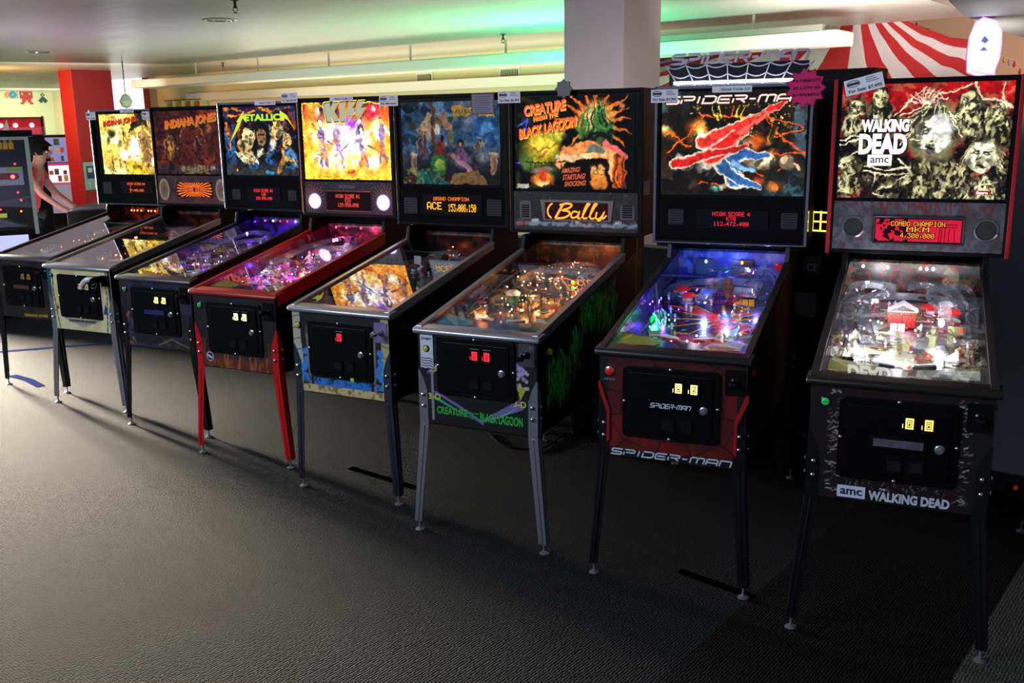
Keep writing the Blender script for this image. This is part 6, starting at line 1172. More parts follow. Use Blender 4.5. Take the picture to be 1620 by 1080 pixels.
# high plank ceiling of the tent hall
pk = bpy.data.materials.new('painted_planks'); pk.use_nodes = True; nn = pk.node_tree.nodes; ll = pk.node_tree.links; bb_ = nn['Principled BSDF']; bb_.inputs['Roughness'].default_value = .6
tcx = nn.new('ShaderNodeTexCoord'); wv = nn.new('ShaderNodeTexWave'); wv.bands_direction = 'Y'; wv.inputs['Scale'].default_value = 2.2; wv.inputs['Distortion'].default_value = 0; ll.new(tcx.outputs['Object'], wv.inputs['Vector']); cr_ = nn.new('ShaderNodeValToRGB'); cr_.color_ramp.elements[0].position = .0; cr_.color_ramp.elements[0].color = lin('6a5a58') + (1,); cr_.color_ramp.elements[1].position = .12; cr_.color_ramp.elements[1].color = lin('b89c98') + (1,); ll.new(wv.outputs['Fac'], cr_.inputs[0]); ll.new(cr_.outputs[0], bb_.inputs['Base Color'])
roomobj(MB().box(-7.2, 7.0, 3.75, 9, 18.4, 3.85), 'ceiling_hall', pk)
# tent canopy of red and white stripes
def tent():
    A = Vector((4.55, 13.2, 3.40)); corners = [Vector((-.2, 17.0, 2.45)), Vector((1.2, 12.6, 2.15)), Vector((3.3, 9.8, 1.95)), Vector((4.75, 10.3, 2.0)), Vector((6.15, 12.6, 2.66)), Vector((7.0, 16.5, 2.7))]
    edge = []
    for (a, b), n_ in zip(zip(corners[:-1], corners[1:]), (8, 6, 4, 4, 6)):
        for i in range(n_): edge.append(a.lerp(b, i / n_))
    edge.append(corners[-1]); b = MB(); K = 12; pv = []
    ang = 0
    for j, e in enumerate(edge):
        row = []
        for k in range(K + 1):
            t = k / K; p = A.lerp(e, .02 + .98 * t); p = p + Vector((0, 0, -.16 * math.sin(PI * t) + .018 * math.sin(k * 2.3 + j * .5) * t)); row.append(p)
        pv.append(row)
    vs = [p for r in pv for p in r]; fs = []; ms = []
    for j in range(len(edge) - 1):
        for k in range(K): fs.append((j * (K + 1) + k, (j + 1) * (K + 1) + k, (j + 1) * (K + 1) + k + 1, j * (K + 1) + k + 1)); ms.append(j % 2)
    b.v = [tuple(v) for v in vs]; b.f = fs; b.m = ms
    o = b.build('tent_canopy', [mat('canvas_white', 'dcd8d8', .8), mat('canvas_red', 'c01c24', .8)], smooth=True); s_ = o.modifiers.new('thick', 'SOLIDIFY'); s_.thickness = .01
    # valance hanging from the right-hand corner
    v = MB(); e0 = corners[4] + Vector((.0, 0, 0)); pts = [(e0 + Vector((-.16 * i / 8 + .0, -.12 * i / 8, -.01 * (i % 2)))) for i in range(9)]
    v.loft([[p, p + Vector((0, .012, 0)), p + Vector((.0, .012, -.7)), p + Vector((0, 0, -.7))] for p in pts]); v.build('tent_flap', mat('canvas_pale', 'd8cce0', .8), o)
    tag(o, 'red and white striped tent canopy hanging beyond the two right-hand machines', 'tent'); return o
tent()
# vents on the back wall
for i, (ua, ub) in enumerate(((-10.86, -10.50), (-9.18, -8.80))):
    t = thing('wall_vent', ['square air vent on the cream wall, the one farther left above the bolt-lettered machine', 'square air vent on the cream wall, the one nearer the white column'][i], 'vent', room((ua + ub) / 2, 11.345, 2.47), -RY)
    w = (ub - ua) / 2; f = MB(); f.prism(rbox(-w, -.09, w, .09, .006), 'y', -.012, 0); f.build('vent_frame', WHITEP, t, bevel=.003); MB().box(-w + .03, -.014, -.062, w - .03, -.011, .062).build('vent_backing', mat('vent_shadow', '3a382e', .8), t)
    s = MB(); [s.box(-w + .04 + k * .028, -.02, -.06, -w + .052 + k * .028, -.012, .06) for k in range(int((2 * w - .08) / .028) + 1)]; s.build('vent_slats', mat('vent_slat_paint', 'b0a888', .5), t)
# recessed ceiling lights and sprinklers
for (x, y, lab) in ((-2.80, 9.87, 'recessed round ceiling light nearest the viewer'), (-6.27, 13.47, 'recessed round ceiling light above the red column')):
    t = thing('ceiling_light', lab, 'light', (x, y, 2.8)); MB().lathe([(.16, .0), (.165, -.006), (.14, -.008), (.12, .03)], 0, 0, 0, 24).build('light_rim', CHR, t, smooth=True)
    MB().lathe([(.118, -.003), (.06, .0), (.001, .0)], 0, 0, 0, 20).build('light_reflector', mat('ribbed_reflector', 'a8b0a8', .1, 1., bump=1., nscale=60, emit=.15), t)
for i, (x, y, lab) in enumerate(((-2.25, 8.41, 'brass sprinkler head hanging from the ceiling at the top edge'), (-4.6, 16.2, 'sprinkler head on the far ceiling above the musicians machine'), (-.05, 11.9, 'small ceiling fixture beside the white column'))):
    s = .9; b = MB().lathe([(.035, 0), (.035, -.006), (.012, -.01), (.012, -.05), (.02, -.055), (.008, -.065)], 0, 0, 0, 12); b.tube([(-.012, 0, -.055), (-.02, 0, -.08), (0, 0, -.10)], .004, 5); b.tube([(.012, 0, -.055), (.02, 0, -.08), (0, 0, -.10)], .004, 5); b.lathe([(.022, 0), (.022, .003)], 0, 0, -.104, 12)
    tag(b.build('sprinkler_head', mat('dull_brass', '4a4238', .4, .8), loc=(x, y, 2.8), smooth=True), lab, 'sprinkler')
# far left: bright doorway, dark green door, shelves with magazines
winm = glow('fffdf4', 2.5)
def far(name, u0_, v0_, z0, u1_, v1_, z1, mt, kind=True, **kw): return roomobj(MB().box(u0_, v0_, z0, u1_, v1_, z1), name, mt, kind, **kw)
far('wall_far_end', -27, 13.6, 0, -14, 13.8, 4.2, mat('far_wall_paint', 'e0d4a8', .7))
far('window_1', -22.75, 12.9, .9, -21.0, 13.0, 3.5, winm); far('trim_5', -20.98, 12.8, .9, -20.80, 12.9, 3.5, mat('red_mullion', 'c03028', .5)); far('trim_6', -20.8, 12.85, .9, -19.9, 12.95, 3.5, mat('cream_curtain', 'e0cc98', .7)); far('window_2', -19.9, 12.9, .9, -19.75, 13.0, 3.2, winm)
dg = roomobj(MB().box(-22.1, 12.0, 0, -21.35, 12.06, 2.60), 'door_1', mat('dark_green_door', '1c302c', .5))
for i in range(2): MB().box(-22.0 + .34 * i, 11.99, 1.3, -21.76 + .34 * i, 12.0, 2.45).build('door_panel', mat('door_panel_green', '2c4a42', .5), dg)
MB().lathe([(.03, 0), (.03, .05), (.001, .06)], -21.45, 11.99, 1.05, 10, 0, 'y').build('door_handle', CHR, dg)
t = thing('magazine_shelf', 'small wooden wall shelf with coloured magazines seen over the second machine', 'shelf', room(-17.0, 11.33, 2.1), -RY)
MB().box(-.62, -.16, -.25, .62, 0, -.22).build('shelf_board', mat('shelf_wood', '8a7040', .6), t); MB().box(-.62, -.16, .20, .62, 0, .22).build('shelf_top', mat('shelf_wood', '8a7040', .6), t)
for i in range(5): MB().box(-.62 + i * .305, -.16, -.22, -.60 + i * .305, -.0, .20).build('shelf_divider', mat('shelf_wood_pale', 'e0d4a0', .6), t)
for i in range(4):
    tag(roomobj(MB().box(-17.0 - .57 + i * .305, 11.22, 1.9, -17.0 - .37 + i * .305, 11.26, 2.26), 'magazine', mat('cover_%d' % i, ['a87850', 'c8a050', 'b06a40', 'c06038'][i], .5, noise=.8, nscale=18), False), 'magazine with %s cover standing in compartment %s of the wall shelf' % (['tan', 'mustard', 'brown', 'orange-red'][i], ['farthest left', 'left of centre', 'right of centre', 'farthest right'][i]), 'magazine', 'magazines on the wall shelf')
# game-sprite stickers on the pale green wall
SP = {'round_sprite': (['..#..', '.###.', '##.##', '.###.', '#.#.#'], 'd07858'), 'fish_sprite': (['.###.#', '#####.', '##.###', '#####.', '.###.#'], '3c88a0'), 'monster_sprite': (['.##.##.', '#######', '#.###.#', '#######', '#######', '.#####.', '.##.##.', '##...##'], 'b03038'), 'ship_sprite': (['...#...', '..#.#..', '...#...', '..###..', '.#####.', '#######', '.##.##.'], '2c4c40')}
ds = {'round_sprite': (12, 12, 152), 'fish_sprite': (16, 22, 152), 'monster_sprite': (24, 42, 156), 'ship_sprite': (18, 68, 157)}
def px_on(px, py, d):
    v = fw + rt * ((px - 810) / 1525.7) + up * ((540 - py) / 1525.7); return Vector((0, 0, CAM_H)) + v * (d / v.y)
def px_wall(px, py, uu):
    d = fw + rt * ((px - 810) / 1525.7) + up * ((540 - py) / 1525.7); t_ = uu / (d.x * cR - d.y * sR); return Vector((0, 0, CAM_H)) + d * t_
for nme, (rows, col) in SP.items():
    wpx, px, py = ds[nme]; P0 = px_wall(px, py, -26.79); sc = wpx * P0.y / 1525.7 / max(len(r) for r in rows) * .82; b = MB()
    for j, r in enumerate(rows):
        for i, ch in enumerate(r):
            if ch == '#': b.box((i - len(r) / 2) * sc, 0, (len(rows) / 2 - j) * sc, (i + 1 - len(r) / 2) * sc, .004, (len(rows) / 2 - j + 1) * sc)
    tag(b.build('wall_sticker', mat('sticker_' + col, col, .6), loc=P0, rot=(0, 0, PI / 2 - RY)), '%s pixel figure sticker high on the pale green wall' % {'round_sprite': 'orange round', 'fish_sprite': 'blue-green winged', 'monster_sprite': 'large red', 'ship_sprite': 'dark green'}[nme], 'sticker', 'pixel stickers on the green wall')
# notice on the red column
t = thing('notice_poster', 'pale teal notice with pictures taped to the red column', 'poster', room(ur + .006, vr + .19, .97), -RY + PI / 2)
MB().box(-.16, -.004, -.25, .30, 0, .24).build('poster_sheet', mat('poster_teal', '80a8a0', .6), t); MB().box(-.11, -.006, -.05, .25, -.004, .17).build('poster_photo', mat('poster_navy', '24345c', .6), t)
b = MB(); [b.box(-.08 + .11 * i, -.008, .06, .0 + .11 * i, -.006, .14) for i in range(3)]; [b.box(-.09 + .1 * i, -.008, -.15 - .05 * j, -.05 + .1 * i, -.006, -.12 - .05 * j) for i in range(3) for j in range(2)]; b.build('poster_icons', mat('poster_pale', 'b8c8c4', .6), t)
# hanging lamp bulb by the doorway and a fan rod
t = thing('pendant_lamp', 'small clear pendant globe hanging beside the bright doorway', 'lamp', px_on(199, 158, 15.5)); MB().lathe([(.001, -.13), (.07, -.10), (.10, -.02), (.06, .06), (.03, .09)], n=16).build('globe', mat('pendant_glass', 'e8e8d8', .1), t, smooth=True); MB().tube([(0, 0, .09), (0, 0, .9)], .008, 5).build('cord', BLKM, t)

# ================================================================ things on and round the machines
def Mloc(S_, x, y, z):
    X, Y, a = S_['pos']; return Vector((X + x * math.cos(a) - y * math.sin(a), Y + x * math.sin(a) + y * math.cos(a), z))
TAGW = mat('tag_card', 'f2f0fa', .6)
def price_tag(S_, x, z, label, price=None, w=.125, h=.058, tilt=0, y=-.012, small=None):
    by = S_['bb'][1] if 'bb' in S_ else 1.034
    t = thing('price_tag', label, 'price tag', Mloc(S_, x, by + y, z), S_['pos'][2], 'paper tags taped along the backglass tops'); t.rotation_euler = (0, tilt, S_['pos'][2])
    MB().box(-w / 2, -.0012, -h / 2, w / 2, 0, h / 2).build('tag_card', TAGW, t)
    if small: text('tag_lettering', small, -w * .28, -h * .22, w * .45, h * .2, -.002, mat('tag_grey_ink', '5a5868', .6), t)
    else:
        b = MB(); b.tube([(-w * .27 + w * .17 * math.cos(a), -.0018, h * .18 + h * .2 * math.sin(a)) for a in [2 * PI * i / 20 for i in range(21)]], .0012, 4); b.box(-w * .42, -.002, h * .10, -w * .12, -.0013, h * .26); b.build('tag_logo', mat('tag_logo_ink', '2c2838', .6), t)
        b = MB(); [b.box(w * .06, -.002, h * (.08 + .13 * i), w * (.40 - .05 * i), -.0013, h * (.12 + .13 * i)) for i in range(3)]; b.build('tag_small_print', mat('tag_grey_ink', '5a5868', .6), t)
        if price: text('tag_lettering', price, -w * .42, -h * .40, w * .44, -h * .16, -.002, INK, t, offset=.02)
    return t
price_tag(S7, -.305, 1.882, 'white sale tag reading $7,995 at the top left of the silver-lettered web backglass', 'For Sale: $7,995'); price_tag(S7, .0, 1.905, 'narrow white tag reading Game Code 2.0 above the web backglass', w=.175, h=.028, small='Game Code 2.0')
price_tag(S8, -.235, 1.905, 'tilted white sale tag reading $7,495 on the zombie backglass', 'For Sale: $7,495', w=.15, h=.062, tilt=math.radians(-14))
price_tag(S6, -.345, 1.900, 'white sale tag reading $6,495 between the desert and lagoon backglasses', 'For Sale: $6,495', y=-.016); price_tag(S5, -.375, 1.905, 'white tag reading See Manager at the left of the desert backglass', 'See Manager', y=-.016)
price_tag(S4, -.385, 1.945, 'white tag with a dark oval logo between the musicians and bolt-lettered backglasses', 'For Sale: $5,995', y=-.018); price_tag(S4, .0, 1.93, 'narrow white tag above the bolt-shaped letters', w=.17, h=.028, small='Game Code 1.0')
price_tag(S3, .08, 1.925, 'narrow white tag on the chrome top of the musicians backglass', w=.17, h=.03, small='Game Code 1.7')
price_tag(S1, -.32, 1.875, 'white tag on the top left corner of the leftmost backglass', 'For Sale', w=.10); price_tag(S1, .06, 1.908, 'narrow white tag on the top edge of the leftmost backglass', w=.14, h=.03, small='Game Code'); price_tag(S1, .355, 1.868, 'white tag between the two leftmost backglasses', 'For Sale', w=.11, y=-.10)
def star(S_, x, z, r, mt, label, lines, ink, n=11, y=-.03, tilt=0):
    by = S_['bb'][1]; t = thing('star_card', label, 'star sign', Mloc(S_, x, by + y, z), S_['pos'][2]); t.rotation_euler = (0, tilt, S_['pos'][2]); pts = []
    for i in range(2 * n): a = PI * i / n; q = r if i % 2 == 0 else r * .76; pts.append((q * math.cos(a), q * math.sin(a)))
    MB().prism(pts, 'y', -.001, .001).build('card', mt, t); b = MB(); b.tube([(p[0] * .98, -.0018, p[1] * .98) for p in pts + pts[:1]], .0012, 4); b.build('card_outline', ink, t)
    for i, l in enumerate(lines): text('card_lettering', l, -r * .62, r * (.26 - .34 * i), r * .66, r * (.44 - .34 * i), -.003, ink, t, warp=slant(.18))
    return t
star(S7, .318, 1.90, .088, mat('hot_pink_card', 'e01868', .7), 'hot pink starburst card with handwritten payment offer at the top right of the web machine', ('PAYMENTS', 'AS LOW AS', '$180/MO!'), INK)
star(S6, -.04, 1.93, .048, mat('grey_card', '808480', .7), 'small grey eight-pointed star card above the lagoon backglass', (), mat('grey_card_ink', '3a3c3a', .7), 8)
t = thing('info_sheet', 'framed sheet of small print at the top right of the desert backglass', 'sheet', Mloc(S5, .225, 1.045, 1.875), S5['pos'][2]); MB().box(-.07, -.002, -.055, .07, 0, .055).build('sheet_frame', mat('brown_frame', '6a5048', .6), t); MB().box(-.062, -.003, -.048, .062, -.002, .048).build('sheet_paper', mat('sheet_paper', '8c88a0', .5), t)
b = MB(); [b.box(-.052, -.0035, .036 - .011 * i, .05 - .008 * (i % 3), -.003, .039 - .011 * i) for i in range(8)]; b.build('sheet_print', mat('sheet_ink', '50486a', .6), t)
# dark arcade cabinet in the gap between the two right-hand machines
t = thing('arcade_cabinet', 'tall black arcade cabinet standing in the gap between the two right-hand pinball machines', 'arcade cabinet', room(-1.86, 4.66, 0), -RY)
MB().prism([(-.0, 0), (-.0, 1.98), (.05, 2.0), (.24, 2.0), (.24, 0)], 'x', -.30, .30).build('cabinet_body', BLK, t, bevel=.004)
MB().box(.155, -.004, 1.25, .163, 0, 1.9).build('edge_strip', mat('edge_grey', '8a8a90', .4), t)
sc = MB().box(-.02, -.006, 1.23, .15, -.001, 1.33).build('lit_window', mat('window_dark', '181408', .4), t); b = MB(); [b.box(-.02 + i * .04, -.009, 1.23, -.013 + i * .04, -.006, 1.33) for i in range(5)]; [b.box(-.02, -.009, 1.23 + j * .045, .15, -.006, 1.237 + j * .045) for j in range(3)]; b.build('window_grid', glow('f0e050', 2.5), sc)
cs = MB().box(.03, -.005, 1.015, .115, -.001, 1.105).build('approval_sticker', mat('sticker_grey', '5c5c60', .6), t); text('sticker_lettering', 'CE', .045, 1.03, .10, 1.07, -.006, mat('pale_ink', 'c0c0c4', .6), cs)
MB().box(-.1, -.004, .80, .10, 0, .92).build('rating_plate', mat('plate_grey', '6c6e6c', .6), t)
MB().box(.295, -.012, .1, .306, .02, 1.15).build('side_trim', mat('yellow_trim', '9a9a28', .4), t); MB().box(.306, -.012, .1, .314, .02, 1.15).build('side_trim', mat('red_trim', '8c2030', .4), t)
# small bins on the carpet
for (x, y, lab) in ((1.42, 4.70, 'small black bin on the carpet between the two right-hand machines'), (.40, 5.40, 'small black bin on the carpet behind the lagoon machine')):
    t = thing('waste_bin', lab, 'bin', (x, y, 0)); b = MB().lathe([(.060, 0), (.063, .004), (.080, .18), (.086, .182), (.086, .19), (.078, .19), (.060, .01), (.001, .008)], n=24); b.build('bin_body', mat('bin_plastic', '1a1c22', .35), t, smooth=True)
# cable and plug by the partition
t = thing('power_cable', 'black power cable lying on the carpet behind the zombie machine', 'cable'); MB().tube([tuple(p) for p in smooth_path([(2.34, 4.22, .03), (2.28, 4.12, .008), (2.2, 4.10, .008), (2.10, 4.22, .008), (2.16, 4.32, .008)], 6)], .006, 6).build('cable', BLKM, t, smooth=True)
MB().box(2.32, 4.25, .01, 2.38, 4.29, .10).build('plug', mat('plug_dark', '181414', .4), t); MB().lathe([(.012, 0), (.001, .008)], 2.35, 4.25, .07, 10, 0, 'y').build('plug_lamp', glow('902010', .6), t)
t = thing('extension_cord', 'black cord on the carpet beside the small bin behind the lagoon machine', 'cable'); MB().tube([tuple(p) for p in smooth_path([(.30, 5.35, .008), (.15, 5.1, .008), (-.05, 5.15, .008), (-.15, 5.4, .008)], 6)], .006, 6).build('cord', BLKM, t, smooth=True)
# thin black strips lying on the carpet
for (p0, p1, lab) in (((-.87, 4.85), (-.50, 4.55), 'short black strip on the carpet under the desert machine'), ((.66, 3.59), (.90, 3.36), 'short black strip on the carpet under the web machine')):
    d = Vector((p1[0] - p0[0], p1[1] - p0[1], 0)); L_ = d.length; o = MB().box(0, -.022, 0.0005, L_, .022, .003).build('floor_strip', mat('black_strip', '030303', .9, spec=.0), loc=(p0[0], p0[1], 0), rot=(0, 0, math.atan2(d.y, d.x)), bevel=.001); tag(o, lab, 'tape')
for (pts, lab) in (([(-4.35, 7.7), (-3.6, 7.95), (-3.3, 8.05)], 'long blue tape line on the carpet left of the cream machine'), ([(-3.72, 6.95), (-3.52, 6.80), (-3.35, 6.62)], 'frayed blue tape piece on the carpet at the far left'), ([(-3.22, 8.1), (-3.05, 8.2)], 'short blue tape piece on the carpet beyond the second machine')):
    tp = MB(); P = [Vector((a, b_, .001)) for a, b_ in pts]; rings = []
    for i, p in enumerate(P): d = (P[min(i + 1, len(P) - 1)] - P[max(i - 1, 0)]).normalized(); n_ = Vector((-d.y, d.x, 0)) * .03; rings.append([p + n_, p - n_, p - n_ + Vector((0, 0, .002)), p + n_ + Vector((0, 0, .002))])
    tp.loft(rings); tag(tp.build('blue_tape', mat('blue_tape', '1c2448', .9, spec=.0)), lab, 'tape')

# ================================================================ far right: lit marquee and bulbs
t = thing('lit_marquee', 'glowing white scalloped marquee standing above the zombie machine', 'sign', px_on(1556, 76, 7.6), math.radians(-20))
def mq(s): return [(x * s, z * s) for x, z in ((-.095, -.17), (-.105, -.05), (-.10, .08), (-.07, .18), (-.02, .215), (.03, .20), (.075, .185), (.11, .12), (.115, .02), (.11, -.08), (.08, -.19), (-.02, -.20))]
MB().prism(mq(1.06), 'y', .0, .10).build('marquee_housing', mat('marquee_grey', 'a8b0a8', .5), t, bevel=.01); MB().prism(mq(1.), 'y', -.012, .0).build('marquee_face', glow('fbf6ff', 2.6), t, bevel=.004)
MB().tube([(x, -.004, z) for x, z in mq(1.03) + mq(1.03)[:1]], .006, 6).build('neon_edge', glow('a070ff', 3.), t)
b = MB(); b.prism([(-.03, -.02), (.0, .01), (.03, -.02)], 'y', -.016, -.012); b.prism([(-.025, .05), (.0, .09), (.03, .055), (.01, .03)], 'y', -.016, -.012); b.build('marquee_emblem', glow('6080c8', .9), t)
b = MB(); [b.tube([(-.07 + .012 * i, -.015, -.158 - .003 * i), (-.066 + .012 * i, -.015, -.175 - .003 * i)], .003, 4) for i in range(12)]; b.build('marquee_lettering', glow('e03050', 1.), t)
MB().tube([(-.02, .05, -.2), (-.02, .05, -t.location.z)], .02, 8).build('marquee_post', mat('marquee_grey', 'a8b0a8', .5), t)
def bulb_string(pxs, d, lab):
    t = thing('string_lights', lab, 'string lights', px_on(*pxs[0], d)); o0 = t.location.copy(); P = [px_on(x, y, d) - o0 for x, y in pxs]
    MB().tube([tuple(p) for p in smooth_path(P, 3)], .006, 5).build('string_wire', mat('string_wire_paint', 'c8a880', .6), t)
    cs_ = ['a02028', 'a02028', 'b08830', '8c8480', 'a02028']
    for i, p in enumerate(P):
        b = MB().lathe([(.014, 0), (.014, -.03), (.022, -.045), (.022, -.07), (.008, -.10), (.001, -.105)], n=8); b.build('string_bulb', mat('bulb_' + cs_[i % 5], cs_[i % 5], .3), t, loc=p, smooth=True)
bulb_string([(1572, 82), (1580, 86), (1589, 89), (1597, 93), (1605, 96), (1614, 108)], 15.5, 'string of coloured bulbs right of the glowing marquee')
bulb_string([(1428, 33), (1450, 35), (1470, 45), (1482, 48), (1494, 53), (1507, 56), (1520, 60), (1530, 68)], 17.4, 'string of coloured bulbs above the striped tent, left of the marquee')

# ================================================================ far left: game cabinets and a man in a red shirt
a0 = px_on(57, 380, 8.0); t = thing('glass_game_cabinet', 'glass-fronted game cabinet with white frame at the left edge of the picture', 'arcade cabinet', (px_on(57, 380, 9.35).x - .40, 9.12, 0), math.radians(27))
MB().box(-.5, 0, 0, .5, .7, .80).build('cabinet_base', BLK, t, bevel=.005); [MB().box(x, .03, .80, x + .02, .66, 1.72).build('side_panel', BLK, t) for x in (-.5, .48)]
MB().box(-.5, -.01, 1.72, .54, .7, 1.78).build('cabinet_top', BLKG, t, bevel=.005); MB().box(-.5, .66, .80, .5, .7, 1.72).build('back_board', mat('navy_board', '080c1c', .7, noise=.6, nscale=8), t)
for (x, w) in ((-.5, .03), (.465, .035)): MB().box(x, -.005, .80, x + w, .03, 1.72).build('corner_post', mat('frame_pale', 'a8b4ac', .4), t, bevel=.003)
MB().box(-.47, -.003, 1.69, .47, .025, 1.725).build('frame_rail', mat('frame_pale', 'a8b4ac', .4), t, bevel=.002); MB().box(-.47, -.003, .80, .47, .025, .85).build('frame_rail', BLKG, t)
MB().add([(-.47, .004, .85), (.465, .004, .85), (.465, .004, 1.69), (-.47, .004, 1.69)], [(0, 1, 2, 3)]).build('front_glass', PANE, t)
nt_ = MB().box(.08, -.006, 1.27, .42, -.002, 1.44).build('instruction_notice', mat('notice_pale', '9ca4b8', .6), t); MB().box(.28, -.008, 1.41, .41, -.006, 1.435).build('notice_label', plas('a8b030'), nt_); MB().box(.09, -.008, 1.40, .14, -.006, 1.43).build('notice_emblem', plas('a84860'), nt_); MB().prism(rbox(.12, 1.325, .38, 1.385, .025), 'y', -.009, -.006).build('notice_picture', mat('notice_red', '8c4040', .4, noise=.6, nscale=40), nt_)
b = MB(); [b.lathe([(.02, 0), (.022, .06), (.001, .09)], .05 + .05 * i, .3, 1.60, 8, 0) for i in range(7)]; b.build('prize_row', mat('prize_yellow', 'b89020', .4, noise=.5, emit=.3, ecol='b89020'), t)
MB().prism([(-.2, .86), (-.05, .95), (.15, .97), (.32, .89), (.42, .86)], 'y', .15, .5).build('prize_ramp', mat('ramp_grey', '6a747c', .4), t, bevel=.01); MB().box(.08, .13, .96, .24, .135, 1.0).build('prize_label', glow('b8c858', .7), t)
g = random.Random(9)
for i in range(14): MB().lathe([(.004, -.01), (.012, 0), (.004, .01)], g.uniform(-.1, .42), g.uniform(.2, .5), g.uniform(1.0, 1.5), 7).build('prize_lamp', glow(g.choice(['ff9040', 'ffe080', '40ffb0', 'ff4040']), 3.), t)
MB().box(-.4, -.004, .62, .40, -.001, .80).build('lit_base_panel', glow('b8c0f0', 1.2), t)
for (x, z) in ((.2, 1.35), (.33, 1.35)): MB().lathe([(.02, 0), (.001, .012)], x, -.009, z, 10, 0, 'y').build('button_lamp', glow('ff6060', 3.), nt_)
# red-hooded prize machine behind it
t = thing('red_hood_machine', 'prize machine with a rounded red hood behind the glass game cabinet', 'arcade cabinet', px_on(20, 201, 12.2) + Vector((0, 0, -1.72)), math.radians(24)); Hh = 1.72
hp = [(0, -.10), (0, .11)] + [(0 + .0, .11)]
MB().prism([(-.09, Hh - .10), (-.13, Hh), (-.09, Hh + .09), (.0, Hh + .12), (.6, Hh + .12), (.6, Hh - .10)], 'x', -.7, .33).build('red_hood', mat('hood_red', 'c0141c', .35), t, bevel=.01, smooth=True)
MB().prism([(-.10, Hh - .11), (-.14, Hh), (-.10, Hh + .10), (.0, Hh + .13), (.6, Hh + .13), (.6, Hh - .11)], 'x', .33, .35).build('hood_end', BLKG, t)
MB().box(-.7, 0, 0, .33, .6, Hh - .1).build('machine_body', BLKM, t)
for x in (-.12, .04, .22): MB().lathe([(.025, 0), (.02, .01), (.001, .012)], x, -.128, Hh + .02, 10, 0, 'y').build('hood_lamp', glow('fff0f0', 8), t)
MB().prism([(-.10, Hh - .04), (-.05, Hh + .10), (-.03, Hh - .04)], 'y', -.135, -.128).build('hood_emblem', mat('emblem_grey', '8c8c84', .5), t)
# lit vending cabinet beyond the man
t = thing('prize_vending_machine', 'brightly lit prize vending machine beside the red column', 'vending machine', px_on(84, 330, 18.6).xy.to_3d(), math.radians(20))
X0, X1 = -.42, .36
MB().box(X0 - .03, .04, 0, X1, .6, 1.69).build('machine_body', BLK, t)
for z0_, z1_, c1, e_ in ((1.18, 1.64, '9090c8', .8), (.80, 1.12, 'f0e0f0', 1.3), (.22, .76, 'b8a8b8', .55)): MB().box(X0, .02, z0_, X1, .04, z1_).build('lit_shelf_panel', glow(c1, e_), t)
for z_ in (1.15, .78): MB().box(X0, -.02, z_ - .015, X1, .03, z_ + .015).build('shelf_edge', glow('d84878', .8), t)
bx_ = [MB() for _ in range(4)]
for i in range(30): x = g.uniform(X0 + .03, X1 - .08); z = g.choice([1.2, 1.36, 1.50, .82, .95]); k_ = i % 4; MB().box(x, -.01, z, x + g.uniform(.05, .09), .015, z + g.uniform(.07, .12)).build('prize_box', plas(('2c8c4c', 'a84860', '505058', 'c8b070')[k_]), t)
